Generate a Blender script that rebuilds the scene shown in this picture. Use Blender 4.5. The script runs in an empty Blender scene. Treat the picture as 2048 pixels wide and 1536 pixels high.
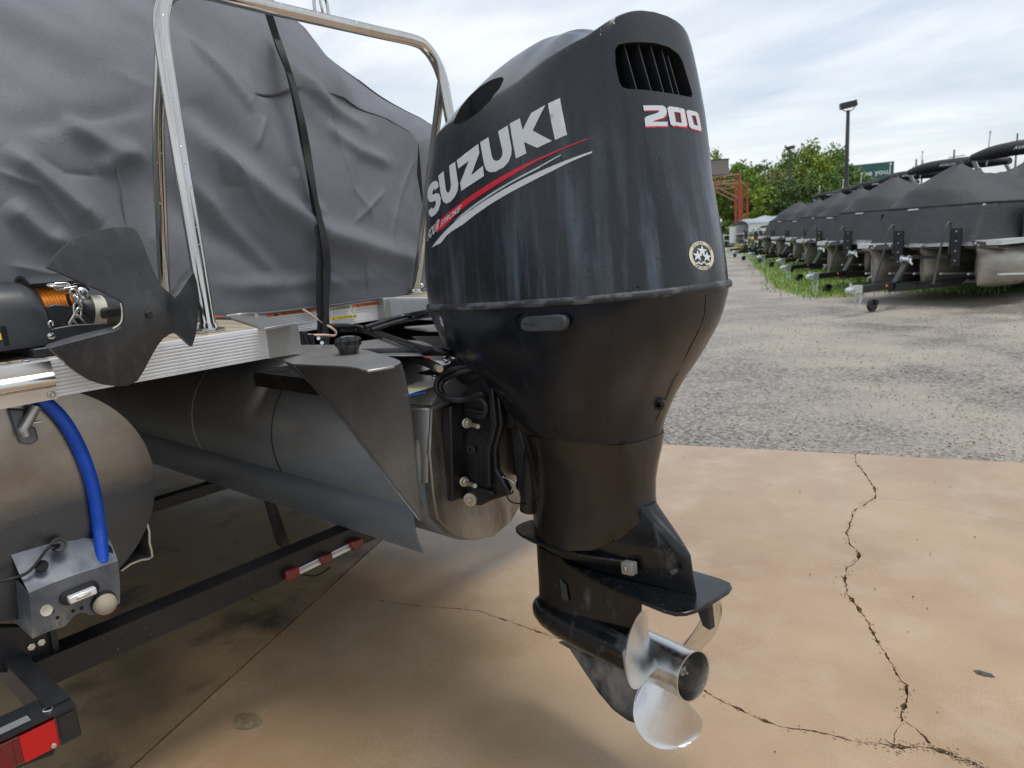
import bpy, bmesh, math, random
import numpy as np
from math import radians, sin, cos, pi
from mathutils import Vector, Matrix, noise
from mathutils.bvhtree import BVHTree
from mathutils.geometry import delaunay_2d_cdt
random.seed(7)
S = bpy.context.scene
COL = S.collection

# ------------------------------------------------------------------ camera (a phone held at chest height)
CAM_RIGHT, CAM_UP, CAM_BACK = (0.7677,0.6376,-0.0635), (-0.0775,0.1908,0.9786), (0.6361,-0.7464,0.1959)
cd = bpy.data.cameras.new('camera'); CAM = bpy.data.objects.new('camera', cd); COL.objects.link(CAM)
m3 = Matrix((CAM_RIGHT, CAM_UP, CAM_BACK)).transposed()
CAM.matrix_world = Matrix.Translation((0, 0, 1.40)) @ m3.to_4x4()
cd.sensor_width = 36; cd.lens = 24.96; cd.clip_start = .05; cd.clip_end = 2000
cd.dof.use_dof = True; cd.dof.focus_distance = 1.9; cd.dof.aperture_fstop = 6.5
S.camera = CAM

# ------------------------------------------------------------------ sky: thin broken overcast over a Nishita sky
W = bpy.data.worlds.new('World'); S.world = W; W.use_nodes = True
wn, wl = W.node_tree.nodes, W.node_tree.links
wn.clear()
SUN_EL, SUN_AZ = radians(76), radians(60)
sky = wn.new('ShaderNodeTexSky'); sky.sky_type = 'NISHITA'; sky.sun_disc = False
sky.sun_elevation = SUN_EL; sky.sun_rotation = SUN_AZ; sky.air_density = 1.0; sky.dust_density = 1.5
tc = wn.new('ShaderNodeTexCoord'); sep = wn.new('ShaderNodeSeparateXYZ'); wl.new(tc.outputs['Generated'], sep.inputs[0])
zz = wn.new('ShaderNodeMath'); zz.operation = 'MAXIMUM'; zz.inputs[1].default_value = 0; wl.new(sep.outputs['Z'], zz.inputs[0])
za = wn.new('ShaderNodeMath'); za.operation = 'ADD'; za.inputs[1].default_value = .16; wl.new(zz.outputs[0], za.inputs[0])
dx = wn.new('ShaderNodeMath'); dx.operation = 'DIVIDE'; wl.new(sep.outputs['X'], dx.inputs[0]); wl.new(za.outputs[0], dx.inputs[1])
dy = wn.new('ShaderNodeMath'); dy.operation = 'DIVIDE'; wl.new(sep.outputs['Y'], dy.inputs[0]); wl.new(za.outputs[0], dy.inputs[1])
cmb = wn.new('ShaderNodeCombineXYZ'); wl.new(dx.outputs[0], cmb.inputs[0]); wl.new(dy.outputs[0], cmb.inputs[1])
def wnoise(scale, detail, loc, rough=.55):
    mp = wn.new('ShaderNodeMapping'); mp.inputs['Location'].default_value = loc; mp.inputs['Scale'].default_value = (1, 1.5, 1); mp.inputs['Rotation'].default_value = (0, 0, .75)
    n = wn.new('ShaderNodeTexNoise'); n.inputs['Scale'].default_value = scale; n.inputs['Detail'].default_value = detail; n.inputs['Roughness'].default_value = rough
    n.inputs['Distortion'].default_value = .3
    wl.new(cmb.outputs[0], mp.inputs[0]); wl.new(mp.outputs[0], n.inputs['Vector']); return n
n1 = wnoise(.62, 6, (3.1, 1.4, 0)); n2 = wnoise(1.1, 5, (8, -2, 0))
r1 = wn.new('ShaderNodeValToRGB'); wl.new(n1.outputs['Fac'], r1.inputs[0])
r1.color_ramp.elements[0].position = .34; r1.color_ramp.elements[0].color = (.30, .30, .30, 1)
r1.color_ramp.elements[1].position = .58; r1.color_ramp.elements[1].color = (.93, .93, .93, 1)
r2 = wn.new('ShaderNodeValToRGB'); wl.new(n2.outputs['Fac'], r2.inputs[0])
r2.color_ramp.elements[0].position = .3; r2.color_ramp.elements[0].color = (5.6, 6.0, 6.5, 1)
r2.color_ramp.elements[1].position = .68; r2.color_ramp.elements[1].color = (7.3, 7.55, 7.75, 1)
mx = wn.new('ShaderNodeMix'); mx.data_type = 'RGBA'
wl.new(r1.outputs[0], mx.inputs['Factor']); wl.new(sky.outputs[0], mx.inputs['A']); wl.new(r2.outputs[0], mx.inputs['B'])
bg = wn.new('ShaderNodeBackground'); bg.inputs[1].default_value = .1; wl.new(mx.outputs['Result'], bg.inputs[0])
wo = wn.new('ShaderNodeOutputWorld'); wl.new(bg.outputs[0], wo.inputs[0])

sd = bpy.data.lights.new('sun', 'SUN'); sd.energy = 1.5; sd.angle = radians(24); sd.color = (1, .965, .91)
SUN = bpy.data.objects.new('sun', sd); COL.objects.link(SUN)
sdir = Vector((sin(SUN_AZ)*cos(SUN_EL), cos(SUN_AZ)*cos(SUN_EL), sin(SUN_EL)))
SUN.rotation_euler = sdir.to_track_quat('Z', 'Y').to_euler(); SUN.location = (0, 0, 30)
S.view_settings.view_transform = 'Standard'; S.view_settings.look = 'None'; S.view_settings.gamma = 1
S.view_settings.use_curve_mapping = False; S.view_settings.exposure = 0.52

# ------------------------------------------------------------------ helpers
MATS = {}
def mat(name, col, rough=.5, metal=0, col2=None, nscale=6, nstretch=(1,1,1), namp=(.4,.65), rough2=None, bump=0, bscale=80, bdist=.002,
        drops=0, dscale=90, spec=.5, coat=0, trans=0, emis=None, third=None, tscale=2, tamp=(.55,.75), tstretch=(1,1,1), alpha=1, speck=None, obj_rand=0, tgrad=None, waterline=None, dstretch=(1,1,1), damp=.5, grain=None):
    """procedural principled material: two-tone noise colour, an optional third tone (stains), fine relief, water drops"""
    m = bpy.data.materials.new(name); m.use_nodes = True
    nd, ln = m.node_tree.nodes, m.node_tree.links
    b = nd['Principled BSDF']; b.inputs['Roughness'].default_value = rough; b.inputs['Metallic'].default_value = metal
    b.inputs['Specular IOR Level'].default_value = spec
    if coat: b.inputs['Coat Weight'].default_value = coat; b.inputs['Coat Roughness'].default_value = .06
    if trans: b.inputs['Transmission Weight'].default_value = trans
    if alpha < 1: b.inputs['Alpha'].default_value = alpha
    b.inputs['Base Color'].default_value = (*col, 1)
    if emis: b.inputs['Emission Color'].default_value = (*emis, 1); b.inputs['Emission Strength'].default_value = 1
    t = nd.new('ShaderNodeTexCoord')
    def nz(scale, stretch, detail=6, src='Object'):
        mp = nd.new('ShaderNodeMapping'); mp.inputs['Scale'].default_value = stretch; ln.new(t.outputs[src], mp.inputs[0])
        n = nd.new('ShaderNodeTexNoise'); n.inputs['Scale'].default_value = scale; n.inputs['Detail'].default_value = detail; n.inputs['Roughness'].default_value = .62
        ln.new(mp.outputs[0], n.inputs['Vector']); return n
    def ramp(src, lo, hi):
        r = nd.new('ShaderNodeMapRange'); r.inputs[1].default_value = lo; r.inputs[2].default_value = hi; ln.new(src, r.inputs[0]); return r
    last = None
    if col2:
        f = ramp(nz(nscale, nstretch).outputs['Fac'], *namp)
        x = nd.new('ShaderNodeMix'); x.data_type = 'RGBA'; x.inputs['A'].default_value = (*col, 1); x.inputs['B'].default_value = (*col2, 1)
        ln.new(f.outputs[0], x.inputs['Factor']); last = x.outputs['Result']
        if rough2 is not None:
            rr = nd.new('ShaderNodeMapRange'); rr.inputs[3].default_value = rough; rr.inputs[4].default_value = rough2
            ln.new(f.outputs[0], rr.inputs[0]); ln.new(rr.outputs[0], b.inputs['Roughness'])
    if third:
        f3 = ramp(nz(tscale, tstretch, 8).outputs['Fac'], *tamp)
        x = nd.new('ShaderNodeMix'); x.data_type = 'RGBA'; x.inputs['B'].default_value = (*third, 1)
        if last: ln.new(last, x.inputs['A'])
        else: x.inputs['A'].default_value = (*col, 1)
        fo = f3.outputs[0]
        if tgrad:      # the stain thins out above a height
            sp_ = nd.new('ShaderNodeSeparateXYZ'); ln.new(t.outputs['Object'], sp_.inputs[0])
            gr = nd.new('ShaderNodeMapRange'); gr.inputs[1].default_value = tgrad[0]; gr.inputs[2].default_value = tgrad[1]; gr.inputs[3].default_value = 1; gr.inputs[4].default_value = 0
            ln.new(sp_.outputs['Z'], gr.inputs[0]); mu = nd.new('ShaderNodeMath'); mu.operation = 'MULTIPLY'
            ln.new(fo, mu.inputs[0]); ln.new(gr.outputs[0], mu.inputs[1])
            pn = ramp(nz(4.2, (1,1,.8), 5).outputs['Fac'], .36, .62); m2 = nd.new('ShaderNodeMath'); m2.operation = 'MULTIPLY'
            ln.new(mu.outputs[0], m2.inputs[0]); ln.new(pn.outputs[0], m2.inputs[1]); fo = m2.outputs[0]
        ln.new(fo, x.inputs['Factor']); last = x.outputs['Result']
    if waterline:  # old waterline: the metal below it is oxidised to another colour
        sp_ = nd.new('ShaderNodeSeparateXYZ'); ln.new(t.outputs['Object'], sp_.inputs[0])
        nn = nz(5, (1,1,3)); ad = nd.new('ShaderNodeMath'); ad.operation = 'MULTIPLY_ADD'; ad.inputs[1].default_value = .10
        ln.new(nn.outputs['Fac'], ad.inputs[0]); ln.new(sp_.outputs['Z'], ad.inputs[2])
        gr = nd.new('ShaderNodeMapRange'); gr.inputs[1].default_value = waterline[0]+.05; gr.inputs[2].default_value = waterline[1]+.05; gr.inputs[3].default_value = .85; gr.inputs[4].default_value = 0
        ln.new(ad.outputs[0], gr.inputs[0])
        x = nd.new('ShaderNodeMix'); x.data_type = 'RGBA'; x.inputs['B'].default_value = (*waterline[2], 1)
        if last: ln.new(last, x.inputs['A'])
        else: x.inputs['A'].default_value = (*col, 1)
        ln.new(gr.outputs[0], x.inputs['Factor']); last = x.outputs['Result']
    if speck:      # small chips, grit or lichen dots: (colour, scale, threshold)
        vo = nd.new('ShaderNodeTexVoronoi'); vo.inputs['Scale'].default_value = speck[1]; ln.new(t.outputs['Object'], vo.inputs['Vector'])
        gt = nd.new('ShaderNodeMath'); gt.operation = 'LESS_THAN'; gt.inputs[1].default_value = speck[2]; ln.new(vo.outputs['Distance'], gt.inputs[0])
        wn2 = ramp(nz(3, (1,1,1)).outputs['Fac'], .45, .6); mu = nd.new('ShaderNodeMath'); mu.operation = 'MULTIPLY'
        ln.new(gt.outputs[0], mu.inputs[0]); ln.new(wn2.outputs[0], mu.inputs[1])
        x = nd.new('ShaderNodeMix'); x.data_type = 'RGBA'; x.inputs['B'].default_value = (*speck[0], 1)
        if last: ln.new(last, x.inputs['A'])
        else: x.inputs['A'].default_value = (*col, 1)
        ln.new(mu.outputs[0], x.inputs['Factor']); last = x.outputs['Result']
    if grain:      # fine grit: brightness jitter at a small scale (scale, amount)
        gn = ramp(nz(grain[0], (1,1,1), 3).outputs['Fac'], .3, .7); gm_ = nd.new('ShaderNodeMapRange'); gm_.inputs[3].default_value = 1-grain[1]; gm_.inputs[4].default_value = 1+grain[1]
        ln.new(gn.outputs[0], gm_.inputs[0]); hv = nd.new('ShaderNodeHueSaturation'); ln.new(gm_.outputs[0], hv.inputs['Value'])
        if last: ln.new(last, hv.inputs['Color'])
        else: hv.inputs['Color'].default_value = (*col, 1)
        last = hv.outputs[0]
    if obj_rand:
        oi = nd.new('ShaderNodeObjectInfo'); hv = nd.new('ShaderNodeHueSaturation')
        a = nd.new('ShaderNodeMapRange'); a.inputs[3].default_value = 1-obj_rand; a.inputs[4].default_value = 1+obj_rand; ln.new(oi.outputs['Random'], a.inputs[0])
        ln.new(a.outputs[0], hv.inputs['Value']); 
        if last: ln.new(last, hv.inputs['Color'])
        else: hv.inputs['Color'].default_value = (*col, 1)
        last = hv.outputs[0]
    if last: ln.new(last, b.inputs['Base Color'])
    nrm = None
    if bump:
        bp = nd.new('ShaderNodeBump'); bp.inputs['Strength'].default_value = bump; bp.inputs['Distance'].default_value = bdist
        ln.new(nz(bscale, (1,1,1), 4).outputs['Fac'], bp.inputs['Height']); nrm = bp.outputs[0]
    if drops:
        vo = nd.new('ShaderNodeTexVoronoi'); vo.inputs['Scale'].default_value = dscale; vo.inputs['Randomness'].default_value = 1; dmp = nd.new('ShaderNodeMapping'); dmp.inputs['Scale'].default_value = dstretch; ln.new(t.outputs['Object'], dmp.inputs[0]); ln.new(dmp.outputs[0], vo.inputs['Vector'])
        # each cell its own drop size, many cells dry
        sz = nd.new('ShaderNodeMapRange'); sz.inputs[1].default_value = 1-drops; sz.inputs[2].default_value = 1; sz.inputs[3].default_value = 0; sz.inputs[4].default_value = .42
        spc = nd.new('ShaderNodeSeparateColor'); ln.new(vo.outputs['Color'], spc.inputs[0]); ln.new(spc.outputs[0], sz.inputs[0])
        sb = nd.new('ShaderNodeMath'); sb.operation = 'SUBTRACT'; ln.new(sz.outputs[0], sb.inputs[0]); ln.new(vo.outputs['Distance'], sb.inputs[1])
        mxx = nd.new('ShaderNodeMath'); mxx.operation = 'MAXIMUM'; mxx.inputs[1].default_value = 0; ln.new(sb.outputs[0], mxx.inputs[0])
        bp = nd.new('ShaderNodeBump'); bp.inputs['Strength'].default_value = 1; bp.inputs['Distance'].default_value = damp/dscale
        ln.new(mxx.outputs[0], bp.inputs['Height'])
        if nrm: ln.new(nrm, bp.inputs['Normal'])
        nrm = bp.outputs[0]
    if nrm: ln.new(nrm, b.inputs['Normal'])
    MATS[name] = m; return m

class MB:
    """collects shapes, then links them as ONE mesh object"""
    def __init__(s): s.v = []; s.f = []
    def add(s, vs, fs):
        o = len(s.v); s.v += [tuple(p) for p in vs]; s.f += [tuple(i+o for i in f) for f in fs]; return s
    def box(s, c, d, R=None):
        vs = [Vector((x*d[0]/2, y*d[1]/2, z*d[2]/2)) for z in (-1,1) for y in (-1,1) for x in (-1,1)]
        if R is not None: vs = [R @ p for p in vs]
        return s.add([p+Vector(c) for p in vs], [(0,2,3,1),(4,5,7,6),(0,1,5,4),(2,6,7,3),(0,4,6,2),(1,3,7,5)])
    def bar(s, p0, p1, w, h, up=(0,0,1)):
        p0, p1 = Vector(p0), Vector(p1); d = (p1-p0); L = d.length; d.normalize(); u = Vector(up)
        y = u.cross(d).normalized(); z = d.cross(y)
        return s.box((p0+p1)/2, (L, w, h), Matrix((d, y, z)).transposed())
    def rings(s, rs, closed=True, cap0=True, cap1=True):
        n = len(rs[0]); vs = [p for r in rs for p in r]; fs = []
        for k in range(len(rs)-1):
            for i in range(n if closed else n-1):
                j = (i+1) % n; fs.append((k*n+i, k*n+j, (k+1)*n+j, (k+1)*n+i))
        if cap0: fs.append(tuple(range(n))[::-1])
        if cap1: fs.append(tuple(range((len(rs)-1)*n, len(rs)*n)))
        return s.add(vs, fs)
    def tube(s, path, r, seg=10, cap=True, closed=False):
        P = [Vector(p) for p in path]; n = len(P); rs = []; prev = None
        for i, p in enumerate(P):
            a = P[(i-1) % n] if (i or closed) else p; b = P[(i+1) % n] if (i < n-1 or closed) else p
            t = (b-a).normalized()
            if prev is None: x = t.orthogonal().normalized()
            else: x = (prev - t*prev.dot(t)).normalized()
            prev = x; y = t.cross(x); rr = r[i] if isinstance(r, (list, tuple)) else r
            rs.append([p+(x*cos(2*pi*k/seg)+y*sin(2*pi*k/seg))*rr for k in range(seg)])
        if closed: rs.append(rs[0]); return s.rings(rs, True, False, False)
        return s.rings(rs, True, cap, cap)
    def lathe(s, p0, d, prof, seg=24, cap=True):
        d = Vector(d).normalized(); x = d.orthogonal().normalized(); y = d.cross(x); p0 = Vector(p0)
        rs = [[p0+d*t+(x*cos(2*pi*k/seg)+y*sin(2*pi*k/seg))*max(r, 1e-4) for k in range(seg)] for t, r in prof]
        return s.rings(rs, True, cap, cap)
    def prism(s, poly, off):
        off = Vector(off); n = len(poly); P = [Vector(p) for p in poly]
        return s.add(P+[p+off for p in P], [tuple(range(n)), tuple(range(n, 2*n))[::-1]]+[(i, i+n, (i+1) % n+n, (i+1) % n) for i in range(n)])
    def strip(s, path, width, thick, side):
        """flat ribbon of webbing along a path; side = direction of its width"""
        P = [Vector(p) for p in path]; rs = []
        for i, p in enumerate(P):
            sd_ = Vector(side[min(i, len(side)-1)] if isinstance(side, list) else side).normalized()
            t = (P[min(i+1, len(P)-1)]-P[max(i-1, 0)]).normalized(); nn = t.cross(sd_).normalized()
            rs.append([p+sd_*width/2+nn*thick/2, p-sd_*width/2+nn*thick/2, p-sd_*width/2-nn*thick/2, p+sd_*width/2-nn*thick/2])
        return s.rings(rs)
    def mesh(s, name, smooth=35, recalc=True):
        me = bpy.data.meshes.new(name); me.from_pydata(s.v, [], s.f); me.validate()
        if recalc:
            bm = bmesh.new(); bm.from_mesh(me); bmesh.ops.recalc_face_normals(bm, faces=bm.faces); bm.to_mesh(me); bm.free()
        if smooth:
            me.shade_smooth()
            if smooth < 180: me.set_sharp_from_angle(angle=radians(smooth))
        return me
    def build(s, name, m, parent=None, smooth=35, bevel=0, label=None, kind=None, local=False, seg=2):
        me = s.mesh(name, smooth)
        return link(name, me, m, parent, bevel, label, kind, local, seg)
INV = {}
def link(name, me, m, parent=None, bevel=0, label=None, kind=None, local=False, seg=2):
    o = bpy.data.objects.new(name, me); COL.objects.link(o)
    if m is not None and not me.materials: me.materials.append(m)
    if parent is not None:
        o.parent = parent
        if not local and parent in INV: me.transform(INV[parent])
    if parent in INV: INV[o] = INV[parent]
    if bevel:
        bv = o.modifiers.new('bevel', 'BEVEL'); bv.width = bevel; bv.segments = seg; bv.limit_method = 'ANGLE'; bv.angle_limit = radians(40)
    if label: o['label'] = label
    if kind: o['kind'] = kind
    return o
def tag(o, label, cat, group=None):
    o['label'] = label; o['category'] = cat
    if group: o['group'] = group
    return o
def thing(name, label, cat, loc=(0,0,0), rotz=0, group=None, M=None):
    o = bpy.data.objects.new(name, None); COL.objects.link(o); o.empty_display_size = .1
    o.matrix_world = M if M is not None else Matrix.Translation(loc) @ Matrix.Rotation(rotz, 4, 'Z')
    INV[o] = o.matrix_world.inverted()
    return tag(o, label, cat, group)
def copy_tree(o, parent=None):
    c = o.copy(); COL.objects.link(c); c.parent = parent
    for ch in list(o.children): copy_tree(ch, c)
    return c
def smooth_path(P, n=8):
    P = [Vector(p) for p in P]; out = []
    Q = [P[0]*2-P[1]]+P+[P[-1]*2-P[-2]]
    for i in range(1, len(Q)-2):
        a, b, c, d = Q[i-1], Q[i], Q[i+1], Q[i+2]
        for k in range(n):
            t = k/n; out.append(.5*((2*b)+(c-a)*t+(2*a-5*b+4*c-d)*t*t+(3*b-a-3*c+d)*t**3))
    out.append(P[-1]); return out
def boolean_cut(me, cutters):
    """subtract closed cutter meshes from a closed mesh and return the result as a plain mesh"""
    o = bpy.data.objects.new('cut_target', me); COL.objects.link(o); tmp = []
    for c in cutters:
        k = bpy.data.objects.new('cut_tool', c); COL.objects.link(k); tmp.append(k)
        md = o.modifiers.new('b', 'BOOLEAN'); md.object = k; md.operation = 'DIFFERENCE'; md.solver = 'EXACT'
    bpy.context.view_layer.update()
    res = bpy.data.meshes.new_from_object(o.evaluated_get(bpy.context.evaluated_depsgraph_get()))
    for k in tmp+[o]: bpy.data.objects.remove(k)
    res.shade_smooth(); res.set_sharp_from_angle(angle=radians(32)); return res
def inside(p, poly):
    c = False; n = len(poly)
    for i in range(n):
        (x1, y1), (x2, y2) = poly[i], poly[i-1]
        if (y1 > p[1]) != (y2 > p[1]) and p[0] < (x2-x1)*(p[1]-y1)/(y2-y1)+x1: c = not c
    return c
def fill2d(polys, grid):
    """triangulate outlines (even-odd) with inner points every `grid` metres -> verts2d, tris"""
    V2, E = [], []
    for poly in polys:
        dense = []
        for i, p in enumerate(poly):
            q = poly[(i+1) % len(poly)]; d = math.dist(p, q); k = max(1, int(d/grid))
            dense += [(p[0]+(q[0]-p[0])*j/k, p[1]+(q[1]-p[1])*j/k) for j in range(k)]
        o = len(V2); V2 += dense; E += [(o+i, o+(i+1) % len(dense)) for i in range(len(dense))]
    xs = [p[0] for p in V2]; ys = [p[1] for p in V2]
    def inn(p): return sum(inside(p, q) for q in polys) % 2 == 1
    x = min(xs)+grid/2
    while x < max(xs):
        y = min(ys)+grid/2
        while y < max(ys):
            if inn((x, y)): V2.append((x, y))
            y += grid
        x += grid
    vs, es, fs, *_ = delaunay_2d_cdt([Vector(p) for p in V2], E, [], 0, 1e-6)
    fs = [f for f in fs if inn((sum(vs[i][0] for i in f)/3, sum(vs[i][1] for i in f)/3))]
    return vs, fs


# ------------------------------------------------------------------ materials
mat('concrete', (.42,.298,.182), .34, col2=(.305,.20,.112), nscale=.9, namp=(.36,.64), rough2=.15, bump=.28, bscale=420, bdist=.0014,
    third=(.43,.33,.23), tscale=3.2, tamp=(.50,.80), speck=((.52,.44,.33), 190, .20), grain=(260,.17))
mat('concrete_shade_oil', (.32,.22,.118), .55, col2=(.19,.132,.072), nscale=2.1, namp=(.36,.64), rough2=.36, bump=.6, bscale=300, bdist=.002,  # slab's own tone, oil and the boat's shade together in this colour
    third=(.045,.04,.025), tscale=3.4, tamp=(.52,.72), speck=((.36,.29,.2), 150, .16), grain=(170,.28))
mat('old_patch', (.26,.20,.125), .7, col2=(.19,.14,.08), nscale=18, namp=(.42,.58), grain=(150,.3))
mat('crack_wall', (.05,.04,.03), .9)
mat('gravel_bed', (.31,.278,.238), .82, col2=(.105,.092,.083), nscale=.55, namp=(.42,.58), rough2=.36, bump=1, bscale=95, bdist=.009,
    third=(.34,.305,.255), tscale=30, tamp=(.44,.60), speck=((.44,.40,.34), 62, .26), grain=(70,.32))
mat('dull_dark_grey', (.055,.055,.056), .75, col2=(.075,.074,.072), nscale=.6, bump=.6, bscale=90, bdist=.006)
mat('stone_grey', (.20,.19,.18), .7, col2=(.38,.35,.315), nscale=11, namp=(.42,.58))
mat('stone_tan', (.36,.28,.19), .75, col2=(.24,.17,.11), nscale=9)
mat('stone_pale', (.42,.38,.32), .75, col2=(.33,.30,.26), nscale=9)
mat('lawn', (.15,.25,.05), .9, col2=(.21,.25,.075), nscale=.9, bump=1, bscale=30, bdist=.02)
mat('grass_blade', (.17,.29,.045), .6, col2=(.27,.30,.09), nscale=.7, namp=(.45,.68))
mat('black_shell', (.0065,.008,.0108), .17, col2=(.0115,.015,.021), nscale=3.6, nstretch=(1,1,.6), namp=(.38,.62), rough2=.34, third=(.125,.16,.20), tscale=11, tstretch=(1.7,1.7,.12),
    tamp=(.45,.70), tgrad=(.06,.50), drops=.36, dscale=140, dstretch=(1,1,.5), damp=.42, bump=.12, bscale=140, bdist=.0008)
mat('black_cap', (.03,.032,.036), .33, col2=(.045,.048,.054), nscale=5, rough2=.45, drops=.28, dscale=85, bump=.08, bscale=200, bdist=.0006)
mat('black_lower', (.0055,.008,.0125), .19, col2=(.010,.014,.020), nscale=4, rough2=.32, third=(.032,.042,.056), tscale=13, tstretch=(1,1,.5), tamp=(.56,.86), drops=.10, dscale=130, dstretch=(1,1,.5), damp=.3, bump=.06, bscale=140, bdist=.0006)
mat('black_leg', (.0035,.0037,.0042), .15, col2=(.006,.0063,.007), nscale=5, rough2=.24, third=(.025,.029,.035), tscale=11, tamp=(.62,.9), tstretch=(1,1,.6), coat=.4, speck=((.10,.10,.10), 55, .035))
mat('black_gear', (.004,.0045,.0055), .18, col2=(.009,.011,.013), nscale=7, rough2=.36, third=(.10,.11,.12), tscale=15, tamp=(.60,.80), tstretch=(1.5,1.5,.6), speck=((.30,.28,.24), 45, .05))
mat('seam_rub', (.10,.105,.11), .55, col2=(.022,.024,.027), nscale=14, nstretch=(1,1,2.5), namp=(.46,.54), bump=.4, bscale=70, bdist=.001)
mat('black_void', (.004,.004,.005), .8)
mat('black_rubber', (.010,.010,.011), .45, col2=(.02,.02,.021), nscale=30, bump=.1, bscale=300, bdist=.0006)
mat('black_hose', (.009,.009,.010), .32, col2=(.022,.022,.024), nscale=25, drops=.25, dscale=160)
mat('black_cast', (.007,.007,.008), .36, col2=(.016,.017,.018), nscale=12, rough2=.6, third=(.09,.088,.084), tscale=9, tamp=(.62,.82), bump=.35, bscale=70, bdist=.002)
mat('white_print', (.72,.74,.74), .38)
mat('silver_print', (.62,.64,.66), .3, metal=.2)
mat('red_print', (.72,.012,.035), .35)
mat('gold_print', (.72,.66,.46), .4)
mat('latch_grey', (.055,.062,.068), .5, col2=(.075,.08,.085), nscale=40)
mat('anode', (.32,.31,.26), .6, col2=(.22,.21,.17), nscale=30)
mat('prop_steel', (.70,.70,.69), .30, 1, col2=(.60,.595,.58), nscale=10, rough2=.22, nstretch=(3,1,1), bump=.10, bscale=70, bdist=.001)
mat('stainless', (.60,.585,.55), .09, 1, col2=(.50,.48,.44), nscale=7, nstretch=(1,1,.4), rough2=.16, drops=.15, dscale=160)
mat('skeg_worn', (.012,.014,.016), .35, col2=(.03,.034,.038), nscale=9, third=(.24,.24,.235), tscale=9, tamp=(.42,.62), tstretch=(1,1,.8), rough2=.5)
mat('zinc_bolt', (.58,.53,.42), .45, .7, col2=(.46,.41,.31), nscale=40)
mat('bolt_steel', (.7,.7,.69), .25, 1)
mat('tube_alloy', (.36,.338,.305), .28, 1, col2=(.27,.252,.225), nscale=2.6, namp=(.35,.65), rough2=.42, nstretch=(.6,1,2.2), third=(.20,.155,.11), tscale=4, tamp=(.50,.78), tstretch=(1,1,.6), waterline=(.69,.77,(.065,.085,.115)), bump=.14, bscale=40, bdist=.0012, speck=((.58,.54,.45), 95, .055))
mat('centre_alloy', (.50,.505,.51), .44, .62, col2=(.39,.39,.385), nscale=2.2, namp=(.35,.65), rough2=.54, nstretch=(.6,1,2.2), third=(.27,.24,.20), tscale=3, tamp=(.54,.80), waterline=(.60,.70,(.22,.27,.33)), bump=.12, bscale=40, bdist=.001, speck=((.62,.58,.48), 70, .09))
mat('transom_stained', (.36,.345,.315), .38, .85, col2=(.27,.255,.23), nscale=6, rough2=.5, third=(.13,.108,.085), tscale=9, tstretch=(1,2.2,.35), tamp=(.47,.70), bump=.2, bscale=60, bdist=.0014, speck=((.55,.52,.45), 55, .10))
mat('plate_alloy', (.55,.55,.54), .34, .9, col2=(.42,.415,.40), nscale=5, namp=(.35,.65), rough2=.46, third=(.33,.30,.255), tscale=6, tamp=(.54,.84), bump=.14, bscale=80, bdist=.0012, speck=((.25,.22,.18), 40, .05))
mat('plate_weathered', (.25,.265,.29), .5, .8, col2=(.16,.175,.195), nscale=9, rough2=.6, third=(.52,.50,.40), tscale=11, tamp=(.66,.85), tstretch=(1,1,.6), bump=.1, bscale=120, bdist=.001)
mat('bracket_alloy', (.185,.20,.225), .5, .7, col2=(.11,.122,.14), nscale=11, rough2=.62, third=(.46,.43,.30), tscale=30, tstretch=(1,1,.45), tamp=(.46,.62), tgrad=(.45,.50), bump=.25, bscale=90, bdist=.0012, speck=((.36,.355,.33), 90, .05))
mat('rail_white', (.80,.82,.84), .36, .25, col2=(.66,.67,.69), nscale=5, nstretch=(1,2,1), third=(.55,.53,.50), tscale=8, tamp=(.62,.85))
mat('cap_alloy', (.52,.51,.49), .38, .75, col2=(.43,.42,.40), nscale=7, rough2=.5)
mat('corner_steel', (.66,.65,.62), .22, 1, col2=(.55,.53,.49), nscale=7, nstretch=(1,1,3), rough2=.34, third=(.40,.37,.33), tscale=9, tamp=(.6,.85))
mat('decking', (.42,.36,.27), .55, col2=(.35,.30,.225), nscale=12, nstretch=(.25,3,1), bump=.15, bscale=200, bdist=.001)
mat('canvas', (.150,.156,.174), .66, col2=(.130,.135,.150), nscale=3.5, rough2=.74, spec=.32, bump=.35, bscale=800, bdist=.0007, drops=.42, dscale=105, damp=.40, third=(.172,.178,.196), tscale=2.2, grain=(380,.16))
mat('webbing', (.010,.010,.011), .7, col2=(.016,.016,.018), nscale=50, bump=.3, bscale=500, bdist=.0006)
mat('anchor_vinyl', (.020,.0215,.024), .38, col2=(.046,.049,.052), nscale=6, rough2=.5, third=(.085,.083,.075), tscale=15, tamp=(.54,.80), tstretch=(1,1.6,.7), bump=.2, bscale=120, bdist=.001, speck=((.12,.12,.11), 60, .06))
mat('anchor_vinyl_lit', (.05,.051,.053), .5, col2=(.085,.085,.083), nscale=22, bump=.3, bscale=140, bdist=.001)  # paler copy of the anchor vinyl, light on the rims in its colour
mat('winch_plastic', (.020,.022,.026), .34, col2=(.030,.033,.038), nscale=6, rough2=.45, drops=.3, dscale=190, dstretch=(1,1,.6), damp=.3)
mat('orange_rope', (.85,.27,.008), .6, col2=(.62,.17,.004), nscale=60, bump=.5, bscale=400, bdist=.001)
mat('chain_zinc', (.62,.62,.60), .22, 1)
mat('label_white', (.78,.79,.77), .45)
mat('label_cream', (.62,.60,.50), .6, col2=(.5,.48,.4), nscale=25)
mat('label_orange', (.72,.16,.025), .5)
mat('label_yellow', (.86,.68,.02), .5)
mat('label_olive', (.42,.42,.22), .5)
mat('print_black', (.02,.02,.02), .5)
mat('print_grey', (.25,.25,.25), .5)
mat('cream_panel', (.70,.66,.45), .45)
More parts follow.
